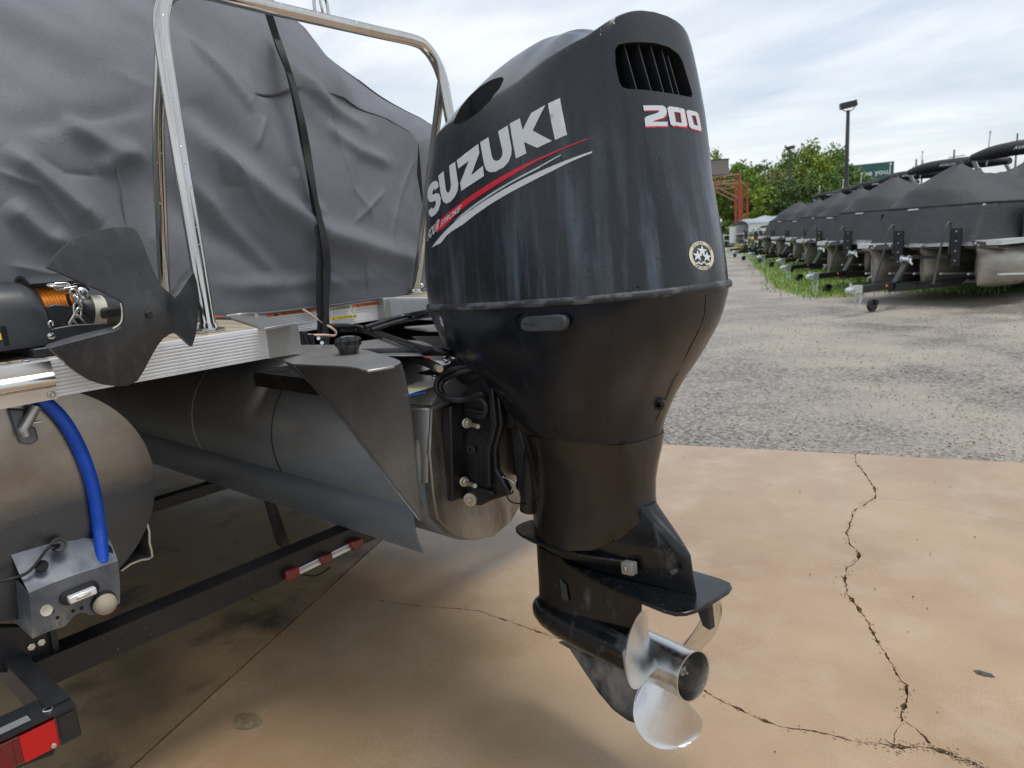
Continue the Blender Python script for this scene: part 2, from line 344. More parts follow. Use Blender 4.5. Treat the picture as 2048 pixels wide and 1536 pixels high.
mat('blue_hose', (.004,.075,.52), .36, col2=(.006,.095,.60), nscale=15)
mat('wire_pink', (.72,.50,.40), .5)
mat('trailer_black', (.010,.0105,.012), .34, col2=(.017,.018,.020), nscale=5, rough2=.45, third=(.07,.065,.055), tscale=26, tamp=(.70,.80), speck=((.3,.27,.22), 60, .07))
mat('grip_tape', (.16,.165,.17), .9, bump=.8, bscale=900, bdist=.001)
mat('lens_red', (.17,.004,.010), .12, coat=.6, col2=(.10,.002,.004), nscale=20)
mat('reflector_red', (.58,.006,.008), .28, bump=.5, bscale=700, bdist=.001)
mat('lamp_clear', (.82,.84,.86), .08, .3)
mat('mesh_tan', (.46,.40,.30), .6, bump=1, bscale=420, bdist=.003)
mat('far_canvas', (.022,.0235,.028), .58, col2=(.036,.037,.041), nscale=1.6, rough2=.72, bump=.35, bscale=4, bdist=.07)
mat('far_boot', (.012,.013,.016), .6, col2=(.02,.021,.024), nscale=4, bump=.3, bscale=7, bdist=.04)
mat('far_alloy', (.40,.37,.33), .36, .8, col2=(.29,.265,.23), nscale=3, nstretch=(.5,1,2), rough2=.5)
mat('far_deck', (.66,.68,.70), .4, .3)
mat('far_black', (.010,.011,.013), .4)
mat('arm_silver', (.66,.70,.72), .35, .3)
mat('navy_panel', (.010,.022,.05), .3)
mat('far_zinc', (.62,.66,.68), .35, .7)
mat('amber', (.8,.2,.02), .3)
mat('bark', (.085,.065,.05), .9, col2=(.05,.04,.03), nscale=8)
mat('red_paint', (.42,.055,.04), .55, col2=(.33,.10,.065), nscale=1.5, namp=(.5,.7))
mat('rust_paint', (.30,.13,.085), .6, col2=(.36,.17,.11), nscale=2)
mat('yellow_paint', (.75,.42,.02), .5)
mat('grey_box', (.22,.19,.175), .6)
mat('pole_dark', (.035,.042,.04), .5, col2=(.10,.08,.065), nscale=.4)
mat('lamp_dark', (.03,.03,.033), .4)
mat('billboard_green', (.028,.115,.105), .5)
mat('billboard_back', (.35,.13,.07), .6)
mat('wood_pole', (.20,.165,.135), .8)
mat('cover_blue', (.26,.31,.35), .6, col2=(.36,.41,.45), nscale=1.6, bump=.4, bscale=4, bdist=.06)
mat('cover_beige', (.55,.46,.30), .6)
mat('boat_white', (.72,.73,.73), .35)
mat('boat_maroon', (.09,.03,.04), .35)
mat('hull_grey', (.40,.40,.39), .35, .5)

# ------------------------------------------------------------------ ground
def slab(name, outer, holes, m, top=0.0, thick=.035):
    polys = [outer]+holes
    V2, Fc = [], []
    for p in polys:
        o = len(V2); V2 += [Vector(q) for q in p]; Fc.append(list(range(o, o+len(p))))
    vs, es, fs, ov, oe, of = delaunay_2d_cdt(V2, [], Fc, 1, 1e-6)
    b = MB()
    def solid(f):
        c = (sum(vs[i][0] for i in f)/3, sum(vs[i][1] for i in f)/3)
        return inside(c, outer) and not any(inside(c, h) for h in holes)
    tri = [f for f in fs if solid(f)]
    b.add([(v[0], v[1], top) for v in vs], tri)
    for p in polys:                       # slab edge and crack walls
        n = len(p)
        b.add([(q[0], q[1], top) for q in p]+[(q[0], q[1], top-thick) for q in p], [(i, (i+1) % n, (i+1) % n+n, i+n) for i in range(n)])
    o = b.build(name, m, None, 0, kind='structure')
    return o
def crack(path, w0, w1, jit, seed, step=.009):
    """a jagged closed outline following a path; width in metres"""
    r = random.Random(seed); P = []
    for a, b in zip(path, path[1:]):
        d = math.dist(a, b); k = max(1, int(d/step))
        P += [(a[0]+(b[0]-a[0])*i/k, a[1]+(b[1]-a[1])*i/k) for i in range(k)]
    P.append(path[-1]); L, Rr = [], []; n = len(P); off = 0
    for i, p in enumerate(P):
        q = P[min(i+1, n-1)]; o = P[max(i-1, 0)]
        tx, ty = q[0]-o[0], q[1]-o[1]; l = math.hypot(tx, ty) or 1; nx, ny = -ty/l, tx/l
        off = (off*.82+r.uniform(-jit, jit)*.62)*(0 if i in (0, n-1) else 1)
        nv = noise.noise((i*.22, seed*3.7, 0)); w = (w0+(w1-w0)*i/n)*max(.18, .62+1.0*nv+.35*r.uniform(-1,1))*.5
        if nv > .36: w *= 1.5
        if i in (0, n-1): w = .0006
        L.append((p[0]+nx*(off+w), p[1]+ny*(off+w))); Rr.append((p[0]+nx*(off-w), p[1]+ny*(off-w)))
    return L+Rr[::-1]
J0, J1 = (-1.719,-0.129), (-3.416,3.786)
jt = [J0, (-2.038,0.605), (-2.33,1.288), (-2.643,2.005), (-3.002,2.834), J1]
JA = [(x+.004, y+.002) for x, y in jt]; JB = [(x-.004, y-.002) for x, y in jt]
slabA = JA + [(-2.251,4.138),(-0.296,4.738),(3.36,5.846),(8.96,7.549),(8.96,-.9),(-1.40,-.9)]
slabB = JB[::-1] + [(-1.41,-.9),(-10.08,-.9),(-10.08,1.736),(-7.84,2.453),(-4.48,3.45)]
c1 = crack([(-2.3296,1.6078),(-2.167,1.6588),(-2.0344,1.7019),(-1.9037,1.7685),(-1.7873,1.817),(-1.6617,1.8198),(-1.543,1.8224),(-1.4305,1.8249),(-1.3275,1.8324),(-1.1994,1.8239),(-1.0521,1.8317),(-0.8929,1.8451),(-0.8112,1.8268),(-0.7122,1.811),(-0.6257,1.8128),(-0.5769,1.834),(-0.4777,1.8607),(-0.4461,1.8633)], .006, .008, .004, 3)
c2 = crack([(-1.1184,4.4859),(-1.0681,4.3233),(-0.9692,4.1409),(-0.8805,3.9386),(-0.8351,3.7852)]+[(-0.858,3.7149),(-0.8753,3.5717),(-0.8623,3.4177),(-0.8394,3.2741),(-0.795,3.1547),(-0.7391,3.0874),(-0.7233,3.0172),(-0.7404,2.9188),(-0.7246,2.8244),(-0.6749,2.6866),(-0.6294,2.613),(-0.5565,2.5072),(-0.4751,2.3572),(-0.4276,2.2724),(-0.3803,2.2113),(-0.3639,2.1351),(-0.3618,2.0596),(-0.3577,2.0203)][:], .008, .011, .005, 5)
c3 = crack([(-0.438,1.8666),(-0.3849,1.8966),(-0.3401,1.9162),(-0.2974,1.9438),(-0.2641,1.9555),(-0.2293,1.9546),(-0.1728,1.9499),(-0.1072,1.9366)], .010, .016, .004, 8)
c4 = crack([(-0.3535,2.031),(-0.3231,2.0163),(-0.2937,1.9896),(-0.275,1.9643)], .004, .005, .003, 9)
c5 = crack([(-0.8214,3.7767),(-0.7308,3.813),(-0.62,3.814),(-0.5113,3.801),(-0.3872,3.7863),(-0.2162,3.7634)], .0025, .002, .002, 10)
c6 = crack([(-0.3585,2.012),(-0.3615,1.9718),(-0.356,1.9169)], .003, .004, .003, 11)
cb = crack([(-2.7192,1.3559),(-2.6181,1.3659),(-2.4624,1.3615)], .005, .006, .004, 12)
slab('concrete_slab', slabA, [c1, c2, c3, c4, c5, c6], MATS['concrete'])
slab('concrete_slab', slabB, [cb], MATS['concrete_shade_oil'])
g = MB(); g.add([(-600,-200,-.03),(600,-200,-.03),(600,900,-.03),(-600,900,-.03)], [(0,1,2,3)])
g.build('ground', MATS['gravel_bed'], None, 0, kind='structure')
g = MB(); g.add([(-60,-40,-.012),(60,-40,-.012),(60,-.93,-.012),(-60,-.93,-.012)], [(0,1,2,3)]); g.build('unseen_dark_ground', MATS['dull_dark_grey'], None, 0, kind='structure')  # unseen dark ground behind the camera, added to darken the motor's reflections

# gravel yard: a gently uneven sheet lying against the slab edge
def edge_y(x): return ipl(x, [-9.184,-7.84,-4.48,-2.251,-0.296,3.36,8.96], [2.15,2.453,3.45,4.144,4.738,5.846,7.549])
# ---- outboard cowling as smooth plan sections (motor frame: a = aft, s = starboard, u = up) ----
CU = [-.335,-.31,-.28,-.24,-.2,-.16,-.13,-.1,-.06,-.012,0,.08,.15,.3,.4,.5,.62]
CAF = [.0,-.004,-.013,-.0285,-.0674,-.1443,-.1925,-.2327,-.2690,-.2812,-.2847,-.2890,-.2837,-.2438,-.2062,-.18,-.15]
CAR = [.4306,.4330,.4430,.4604,.4879,.5228,.5439,.5661,.5900,.6037,.608,.6038,.595,.5735,.5586,.542,.525]
CW_ = [.13,.145,.16,.18,.197,.212,.222,.23,.238,.247,.25,.248,.245,.235,.222,.203,.18]
SEAM = .017
def ipl(x, xs, ys):
    return float(np.interp(x, xs, ys))
def plan(u, t):
    af, ar, w = ipl(u,CU,CAF), ipl(u,CU,CAR), ipl(u,CU,CW_)
    c, s = math.cos(t), math.sin(t)
    n = 2.3+.3*min(1,max(0,(u+.33)/.3)) + (.2+1.1*min(1,max(0,(u-.25)/.25)) if c > 0 else 0)
    return ((af+ar)/2+(ar-af)/2*math.copysign(abs(c)**(2/n), c), w*math.copysign(abs(s)**(2/n), s))
ZA = [-.3,-.14,.15,.3,.41,.49,.53,.6]
ZC = [.437,.450,.468,.482,.512,.533,.545,.552]
def crease(a, s):
    b = max(0, min(1, (a-.40)/.12)); b = b*b*(3-2*b)
    return ipl(a,ZA,ZC)+.042*b*max(0, 1-(s/.16)**2)
def cowl_rings(N=128):
    T = [2*math.pi*i/N for i in range(N)]
    top = []
    for t in T:
        z = .48
        for _ in range(6):
            z = crease(*plan(z, t))
        top.append(z)
    rings = []
    for v in [0,.02,.08,.16,.25,.34,.43,.52,.61,.7,.78,.86,.92,.96]:
        rings.append([(*plan(SEAM+v*(z-SEAM), t), SEAM+v*(z-SEAM)) for t, z in zip(T, top)])
    ac = .16
    crest = [(*plan(z, t), z) for t, z in zip(T, top)]
    def capz(a, s, k):
        return crease(a, s)+.158*(1-k**1.6)*(1-max(0,min(1,(a-.38)/.16)))*min(1, .72+(a+.25)*1.1)
    for k, dz in [(.998,-.004),(.990,-.0008),(.965,0),(.92,0),(.86,0),(.79,0),(.7,0),(.58,0),(.45,0),(.3,0),(.15,0)]:
        rr = []
        for a, s, z in crest:
            aa, ss = ac+(a-ac)*k, s*k
            rr.append((aa, ss, capz(aa, ss, k)+dz))
        rings.append(rr)
    return rings, (ac, 0, capz(ac, 0, 0))
def lower_rings(N=128):
    T = [2*math.pi*i/N for i in range(N)]
    return [[(*plan(u, t), u) for t in T] for u in (.005,-.008,-.025,-.045,-.07,-.095,-.12,-.145,-.17,-.195,-.22,-.245,-.27,-.29,-.31,-.325,-.333)]

def ground_z(x, y):
    if not -9.5 < x < 8.5: return -.02
    t = max(0, y-edge_y(x))/13
    return -.008+.010*(noise.noise((x*1.3, y*1.3, 0)))+.012*noise.noise((x*.4, y*.4, 5))-.004*(1-min(1, t*150))
gb = MB(); NX, NY = 150, 120; vs = []; fs = []
for j in range(NY+1):
    for i in range(NX+1):
        x = -9+17*i/NX; t = j/NY; y = edge_y(x)+.004+13*t**1.6
        vs.append((x, y, ground_z(x, y)))
for j in range(NY):
    for i in range(NX): k = j*(NX+1)+i; fs.append((k, k+1, k+NX+2, k+NX+1))
gb.add(vs, fs); gb.build('gravel_yard', MATS['gravel_bed'], None, 180, kind='structure')
ICO = [(0,0,1),(.9,0,.2),(.28,.85,.2),(-.73,.53,.25),(-.73,-.53,.2),(.28,-.85,.25),(0,0,-.8)]
ICF = [(0,1,2),(0,2,3),(0,3,4),(0,4,5),(0,5,1),(6,2,1),(6,3,2),(6,4,3),(6,5,4),(6,1,5)]
def stones(name, n, m, smin, smax, spread, seed, near=1.0):
    r = random.Random(seed); vs = []; fs = []
    for k in range(n):
        x = r.uniform(-5.5, 5.0); d = spread*r.random()**(1.5 if spread > 0 else 2.5); y = edge_y(x)+.01+d
        s = smin+(smax-smin)*r.random()**3; a = r.random()*6.28; e = r.uniform(.6, 1.0); h = r.uniform(.4, .75)
        o = len(vs)
        for p in ICO:
            px, py = p[0]*s*(1+.25*r.uniform(-1,1)), p[1]*s*e*(1+.25*r.uniform(-1,1))
            vs.append((x+px*cos(a)-py*sin(a), y+px*sin(a)+py*cos(a), -.002+s*.12+p[2]*s*h))
        fs += [(a_+o, b_+o, c_+o) for a_, b_, c_ in ICF]
    me = bpy.data.meshes.new(name); me.from_pydata(vs, [], fs); me.shade_smooth(); me.set_sharp_from_angle(angle=radians(40))
    link(name, me, m, None, kind='stuff')
stones('gravel', 19000, MATS['stone_grey'], .003, .013, 7.5, 1)
stones('gravel', 5000, MATS['stone_tan'], .003, .014, 8.5, 2)
stones('gravel', 2600, MATS['stone_pale'], .003, .013, 8.5, 3)
stones('gravel', 420, MATS['stone_grey'], .009, .018, 5, 4)
stones('gravel', 260, MATS['stone_pale'], .008, .015, 5, 6)
stones('gravel', 420, MATS['stone_tan'], .0025, .008, -.40, 7)
stones('gravel', 520, MATS['stone_grey'], .0025, .008, -.30, 8)
# loose grit and small stones dropped on the slab
r = random.Random(21); gm = MB()
for q in [(-0.2852,2.1181),(-0.2163,2.3937),(-0.5995,1.7006),(-3.302,7.9168),(-0.4717,3.9632),(-1.1796,3.6801),(-0.9405,3.7325),(-0.6361,4.1665),(-0.5601,4.1206),(-0.5099,4.0058),(-0.4899,4.0173),(-0.5652,3.3452),(-0.37,3.4956),(-0.4423,2.5246),(-0.604,2.779),(-0.4767,2.7919),(-0.418,2.7294),(-0.4937,3.2112),(-0.7467,2.7552),(-1.4752,3.4668),(-1.3525,3.7164),(-2.6854,1.1827),(-0.3929,2.1729),(-0.8442,2.774),(-1.7432,3.5432)]:
    s = r.uniform(.0022, .0045)
    gm.add([(q[0]+p[0]*s*r.uniform(.7,1.2), q[1]+p[1]*s, .002+s*.4+p[2]*s*.7) for p in ICO], ICF)
gm.build('grit', MATS['black_void'], None, 40, kind='stuff')

# crumbs broken off along the cracks, and two old marks on the slabs
r = random.Random(33); gm = MB()
for path in (c1, c2, c2, c3, c3):
    for k in range(110):
        q = path[r.randrange(len(path))]; s = r.uniform(.0012, .0042); q = (q[0]+r.gauss(0, .009), q[1]+r.gauss(0, .009))
        gm.add([(q[0]+p[0]*s*r.uniform(.7,1.3), q[1]+p[1]*s, .001+s*.3+p[2]*s*.6) for p in ICO], ICF)
gm.build('crumbs', MATS['stone_tan'], None, 40, kind='stuff')
def mark(name, c, rx, ry, m, seed):
    rr = random.Random(seed); P = []
    for k in range(26):
        a = 2*pi*k/26; f = 1+.28*noise.noise((cos(a)*1.6+seed, sin(a)*1.6, 0))+.10*rr.uniform(-1,1); P.append((c[0]+rx*f*cos(a+.5), c[1]+ry*f*sin(a+.5), .0025))
    MB().add(P, [tuple(range(26))]).build(name, m, None, 0, kind='structure')
mark('slab_stain', [(-0.2064,2.3974)][0], .026, .012, MATS['dull_dark_grey'], 4)
mark('slab_stain', [(-1.9479,0.9187)][0], .055, .035, MATS['old_patch'], 6)
# grass verge under the parked trailers
GE = [(-23.9289,57.0103),(-17.8837,43.682),(-12.2234,30.9584),(-7.1521,19.3427),(-5.6572,15.9373),(-4.7268,14.5461),(-4.224,14.1431),(-3.7398,14.3301),(-3.5892,15.3307)]
lawn = GE + [(1.7,14.4),(6,14),(14,14.5),(14,62),(-14,62)]
lb = MB(); vs, fs = fill2d([lawn], .55); lb.add([(v[0], v[1], (ground_z(v[0], v[1]) if v[1] < edge_y(v[0])+12.9 else -.025)+.003) for v in vs], fs); lb.build('lawn', MATS['lawn'], None, 0, kind='structure')
r = random.Random(5); vs = []; fs = []
for k in range(60000):
    y = 12.8+36*r.random()**1.9; x = r.uniform(-16, 2.2)
    if y > 30 and r.random() < .5: continue
    if not inside((x, y), lawn) and not (inside((x+r.uniform(-.35,.35), y+r.uniform(.1,.6)), lawn) and r.random() < .5): continue
    if x > -1.4 and y < 16.5: continue
    n_ = .5+.5*noise.noise((x*.8, y*.8, 1)); h = r.uniform(.03, .09)*(.6+n_)*(1+.02*y); a = r.random()*6.28; w = r.uniform(.004, .009)*(1+.05*y); l = r.uniform(-.5, .5)*h
    o = len(vs); vs += [(x-w*cos(a), y-w*sin(a), 0), (x+w*cos(a), y+w*sin(a), 0), (x+l*sin(a), y-l*cos(a), h)]; fs.append((o, o+1, o+2))
me = bpy.data.meshes.new('grass'); me.from_pydata(vs, [], fs); link('grass', me, MATS['grass_blade'], None, kind='stuff')


# ------------------------------------------------------------------ the outboard motor (own frame: x aft, y starboard, z up; a little steered and trimmed)
MST, MPT = radians(11.9), radians(3.3)
ma = Vector((cos(MST)*cos(MPT), -sin(MST)*cos(MPT), sin(MPT))); ms = Vector((sin(MST), cos(MST), 0)); mu = ma.cross(ms)
MM = Matrix.Translation((-1.25, 1.533, 1.083)) @ Matrix((ma, ms, mu)).transposed().to_4x4()
NEAR = set(S.objects)
motor = thing('outboard_motor', 'large black outboard motor hanging off the boat stern with steel propeller', 'outboard motor', M=MM)
def closed_mesh(name, rings, tip=None):
    b = MB()
    if tip is None: b.rings(rings)
    else:
        b.rings(rings, True, True, False); n = len(rings[0]); o = len(b.v)-n; b.v.append(tip)
        b.f += [(o+i, o+(i+1) % n, o+n) for i in range(n)]
    return b.mesh(name, 32)
def prism_mesh(poly, off):
    return MB().prism(poly, off).mesh('tool', 0)
rg, tip = cowl_rings()
vent = [(-0.1265,0.4966),(-0.1187,0.5072),(-0.0937,0.5121),(-0.0574,0.5156),(-0.0162,0.5181),(0.024,0.5145),(0.0524,0.5032),(0.062,0.4895),(0.07,0.4523),(0.0767,0.4211),(0.0699,0.413),(0.0056,0.4157),(-0.0625,0.4175),(-0.1157,0.4192),(-0.1268,0.4235),(-0.1302,0.4356),(-0.1307,0.4691)]
intake = [(0.0571,-0.2063),(0.0545,-0.198),(0.0365,-0.1636),(0.0437,-0.1377),(0.0815,-0.1323),(0.1437,-0.14),(0.1958,-0.1538),(0.2222,-0.1685),(0.2323,-0.1908),(0.2158,-0.2068),(0.1754,-0.2106),(0.1314,-0.2123),(0.0863,-0.2106)]
cm = closed_mesh('upper_cowl', rg, tip)
bvh_cowl = BVHTree.FromPolygons([v.co for v in cm.vertices], [tuple(p.vertices) for p in cm.polygons])
cm = boolean_cut(cm, [prism_mesh([(.36, s, u) for s, u in vent], (.4, 0, 0)), prism_mesh([(a, s, .30) for a, s in intake], (0, 0, .4))])
cm.materials.clear(); cm.materials.append(MATS['black_shell']); cm.materials.append(MATS['black_void'])
for p in cm.polygons:
    c = p.center; k = 0
    loc, nrm, idx, dist = bvh_cowl.find_nearest(c)
    if dist > .004 and c[2] > .05: k = 1  # pocket faces near-black: shade inside vent and intake painted in
    p.material_index = k
cowl = link('upper_cowl', cm, None, motor, local=True)
def fin(b, top, bot):
    (a1, s1, u1), (a0, s0, u0) = top, bot
    b.prism([(a1-.012, s1, u1+.006), (a0-.006, s0, u0-.004), (a0-.13, s0+.035, u0-.004), (a1-.13, s1+.035, u1+.006)], (0, .0022, 0))
vt = [(0.536,-0.0967,0.5046),(0.54,-0.0592,0.5084),(0.5406,-0.0216,0.5094),(0.5411,0.012,0.5059),(0.5426,0.0285,0.4963)]
vb = [(0.5503,-0.0907,0.4203),(0.5545,-0.0518,0.4202),(0.5554,-0.0141,0.4188),(0.5557,0.0174,0.4171),(0.5557,0.0353,0.4163)]
for a, b_ in zip(vt, vb):
    b = MB(); fin(b, a, b_); b.build('vent_fin', MATS['black_cap'], cowl, 30, local=True)
def decal(name, polys, plane, m, parent, grid=.012, off=.0011, bvh=None, pre=None, label=None):
    """print on the cowling: outlines in (a,u) on the port side or (s,u) on the rear, laid on the real surface"""
    bvh = bvh or bvh_cowl
    if pre: v2, fs = pre
    else: v2, fs = fill2d(polys, grid)
    b = MB(); vs = []
    for p in v2:
        if plane == 'port': o, d = Vector((p[0], -.6, p[1])), Vector((0, 1, 0))
        else: o, d = Vector((1.2, p[0], p[1])), Vector((-1, 0, 0))
        h, n, i, t = bvh.ray_cast(o, d)
        if h is None: h = Vector((p[0], -.2, p[1])); n = Vector((0, -1, 0))
        if n.dot(d) > 0: n = -n
        vs.append(h+n*off)
    b.add(vs, fs); o = b.build(name, m, parent, 180, local=True, label=label); return o
LET = [[(-0.0196,0.3276),(-0.0351,0.3354),(-0.0623,0.3368),(-0.0951,0.3322),(-0.1233,0.3212),(-0.1185,0.3052),(-0.0942,0.2918),(-0.065,0.2858),(-0.0436,0.2867),(-0.0353,0.2838),(-0.036,0.276),(-0.0505,0.2681),(-0.0616,0.2683),(-0.0651,0.273),(-0.0993,0.2676),(-0.0925,0.2562),(-0.073,0.2488),(-0.0453,0.2506),(-0.0203,0.2593),(-0.0057,0.2734),(-0.0028,0.2875),(-0.0115,0.2988),(-0.0295,0.3035),(-0.0533,0.3029),(-0.0631,0.3064),(-0.0614,0.3121),(-0.0502,0.3172),(-0.0445,0.3175),(-0.0425,0.3122),(-0.0163,0.317)],
 [(-0.0191,0.345),(0.014,0.3508),(0.0279,0.3016),(0.0359,0.2947),(0.0446,0.2948),(0.0508,0.3009),(0.0544,0.3102),(0.0445,0.3582),(0.0747,0.3625),(0.0894,0.3075),(0.0864,0.2927),(0.0715,0.2796),(0.0504,0.2714),(0.0288,0.2693),(0.0131,0.2751),(0.0041,0.285),(-0.0028,0.299)],
 [(0.0821,0.3639),(0.1748,0.3842),(0.1797,0.363),(0.1459,0.3181),(0.1934,0.3316),(0.1978,0.3081),(0.1023,0.289),(0.0987,0.3087),(0.1365,0.353),(0.0899,0.3432)],
 [(0.1827,0.3861),(0.2149,0.3911),(0.2274,0.3474),(0.2331,0.3382),(0.2447,0.3327),(0.2576,0.3337),(0.266,0.3402),(0.2673,0.35),(0.2508,0.3958),(0.2849,0.4015),(0.2984,0.3502),(0.2974,0.3368),(0.2882,0.3235),(0.2699,0.3142),(0.2425,0.3101),(0.2206,0.3126),(0.207,0.3196),(0.1989,0.3319)],
 [(0.292,0.4036),(0.3251,0.4073),(0.3349,0.3808),(0.3601,0.4102),(0.4005,0.4175),(0.3647,0.3733),(0.4153,0.3425),(0.3761,0.3359),(0.338,0.3559),(0.3452,0.3307),(0.3123,0.3258)],
 [(0.4066,0.4185),(0.4363,0.4227),(0.4504,0.3477),(0.4225,0.3427)]]
for L in LET: decal('letter', [L], 'port', MATS['white_print'], cowl)
decal('red_stripe', [[(-0.0657,0.2227),(-0.0156,0.2338),(0.069,0.2548),(0.1486,0.2739),(0.2286,0.2905),(0.3033,0.3034),(0.3742,0.314),(0.434,0.323),(0.4919,0.3328),(0.4918,0.3315),(0.4598,0.3251),(0.4198,0.3175),(0.3738,0.3093),(0.3214,0.2978),(0.2621,0.2851),(0.2001,0.2715),(0.1373,0.2579),(0.0842,0.2416),(0.0426,0.2242),(0.0031,0.2113),(-0.0336,0.2048)]], 'port', MATS['red_print'], cowl)
decal('white_stripe', [[(0.0942,0.2334),(0.1611,0.2519),(0.2266,0.2676),(0.3015,0.2825),(0.3728,0.2962),(0.4344,0.3117),(0.4343,0.3099),(0.3758,0.2933),(0.3012,0.2788),(0.2262,0.2624),(0.1606,0.2466),(0.1044,0.2308),(0.06,0.2221)]], 'port', MATS['silver_print'], cowl)
decal('white_stripe', [[(-0.08,0.1699),(-0.0355,0.1857),(0.0157,0.2042),(0.0713,0.2222),(0.1304,0.2371),(0.1985,0.2533),(0.2688,0.2676),(0.3379,0.2803),(0.4032,0.291),(0.4579,0.3001),(0.4966,0.307),(0.4964,0.3036),(0.4575,0.2944),(0.4084,0.2818),(0.3473,0.269),(0.2798,0.2557),(0.2156,0.2418),(0.1539,0.2259),(0.1024,0.2102),(0.0519,0.2004),(0.0208,0.1921),(-0.0143,0.1764)]], 'port', MATS['white_print'], cowl)
def text2d(txt, shear=0, bold=0.0, space=1.0):
    """glyph triangles in the plane, height of capitals = 1"""
    c = bpy.data.curves.new('t', 'FONT'); c.body = txt; c.size = 1.44; c.shear = shear; c.offset = bold; c.space_character = space; c.resolution_u = 3
    o = bpy.data.objects.new('t', c); COL.objects.link(o); bpy.context.view_layer.update()
    me = bpy.data.meshes.new_from_object(o.evaluated_get(bpy.context.evaluated_depsgraph_get()))
    v = [(q.co.x, q.co.y) for q in me.vertices]; f = [tuple(p.vertices) for p in me.polygons]
    bpy.data.objects.remove(o); bpy.data.curves.remove(c); bpy.data.meshes.remove(me)
    w = max(q[0] for q in v); return v, f, w
def text_decal(name, txt, org, end, up, plane, m, parent, shear=0, bold=.02, off=.0018, bvh=None):
    v, f, w = text2d(txt, shear, bold)
    ex = (end[0]-org[0], end[1]-org[1]); ey = (up[0]-org[0], up[1]-org[1])
    v2 = [(org[0]+ex[0]*x/w+ey[0]*y, org[1]+ex[1]*x/w+ey[1]*y) for x, y in v]
    return decal(name, None, plane, m, parent, off=off, pre=(v2, f), bvh=bvh)
o_, e_, u_ = [(-0.1117,0.1887),(-0.0213,0.2133),(-0.1026,0.2137)]
text_decal('lettering', 'FOUR', o_, e_, u_, 'port', MATS['white_print'], cowl, .25, .03, .0022)
o_, e_, u_ = [(-0.0131,0.216),(0.0952,0.2436),(-0.0045,0.2296)]
text_decal('lettering', 'STROKE', o_, e_, u_, 'port', MATS['white_print'], cowl, .25, .03, .0022)
two = '567,1012 830,1012 870,1040 885,1090 875,1140 840,1175 710,1215 700,1230 893,1228 893,1295 600,1300 588,1185 610,1160 760,1110 782,1090 775,1075 580,1080'
decal('red_shadow', [[(-0.0886,0.3842),(-0.0334,0.3865),(-0.0247,0.3828),(-0.0238,0.3752),(-0.0284,0.3672),(-0.0381,0.3614),(-0.0678,0.3543),(-0.0703,0.352),(-0.027,0.3557),(-0.0302,0.3442),(-0.0916,0.3413),(-0.0901,0.3585),(-0.0854,0.3622),(-0.0533,0.3706),(-0.0476,0.3739),(-0.0485,0.3761),(-0.0894,0.3741)]], 'rear', MATS['red_print'], cowl, .006, .0009)
decal('red_shadow', [[(-0.0205,0.3826),(-0.0135,0.3868),(0.0262,0.3859),(0.036,0.3834),(0.0365,0.3507),(0.0293,0.3451),(-0.0134,0.3454),(-0.0194,0.3493)], [(-0.0001,0.3763),(0.0159,0.3759),(0.0153,0.3562),(-0.0002,0.3568)]], 'rear', MATS['red_print'], cowl, .006, .0009)
decal('red_shadow', [[(0.0402,0.3796),(0.0471,0.3832),(0.0779,0.3817),(0.0873,0.3786),(0.0896,0.3433),(0.0814,0.3396),(0.048,0.3421),(0.0414,0.3469)], [(0.0571,0.3728),(0.0689,0.3721),(0.0719,0.3535),(0.0605,0.3547)]], 'rear', MATS['red_print'], cowl, .006, .0009)
decal('digit', [[(-0.0896,0.386),(-0.0348,0.3883),(-0.0266,0.3845),(-0.0252,0.3769),(-0.0298,0.369),(-0.0394,0.3632),(-0.069,0.3561),(-0.0715,0.3538),(-0.0293,0.3556),(-0.0319,0.3463),(-0.0921,0.3444),(-0.0911,0.3603),(-0.0864,0.364),(-0.0546,0.3724),(-0.0489,0.3757),(-0.0498,0.3779),(-0.0894,0.3759)]], 'rear', MATS['silver_print'], cowl, .006, .0016)
decal('digit', [[(-0.0222,0.3832),(-0.015,0.388),(0.0245,0.3869),(0.0337,0.3843),(0.0339,0.3525),(0.0276,0.3481),(-0.0145,0.3482),(-0.0208,0.3508)], [(-0.0027,0.3774),(0.018,0.3771),(0.0165,0.3552),(-0.0029,0.3558)]], 'rear', MATS['silver_print'], cowl, .006, .0016)
decal('digit', [[(0.0385,0.3807),(0.0453,0.3843),(0.0758,0.3827),(0.0842,0.3795),(0.0864,0.3456),(0.0791,0.3426),(0.0468,0.3452),(0.04,0.3492)], [(0.0547,0.3739),(0.0711,0.3736),(0.0734,0.3523),(0.0575,0.3536)]], 'rear', MATS['silver_print'], cowl, .006, .0016)
# three-star emission sticker on the rear
ec, ex_, ey_ = [(0.0089,0.0786),(0.05,0.0727),(0.0141,0.1083)]
def E2(x, y): return (ec[0]+(ex_[0]-ec[0])*x+(ey_[0]-ec[0])*y, ec[1]+(ex_[1]-ec[1])*x+(ey_[1]-ec[1])*y)
circ = lambda r, n=40, cx=0, cy=0: [E2(cx+r*cos(2*pi*i/n), cy+r*sin(2*pi*i/n)) for i in range(n)]
stick = decal('emission_sticker', [circ(1), circ(.76)], 'rear', MATS['gold_print'], cowl, .03, .0010)
for cx, cy, R_ in ((0, .33, .42), (-.36, -.05, .42), (.38, -.05, .40)):
    st = [E2(cx+(R_ if i % 2 == 0 else R_*.4)*sin(pi*i/5), cy+(R_ if i % 2 == 0 else R_*.4)*cos(pi*i/5)) for i in range(10)]
    decal('star', [st], 'rear', MATS['white_print'], stick, .03, .0016)
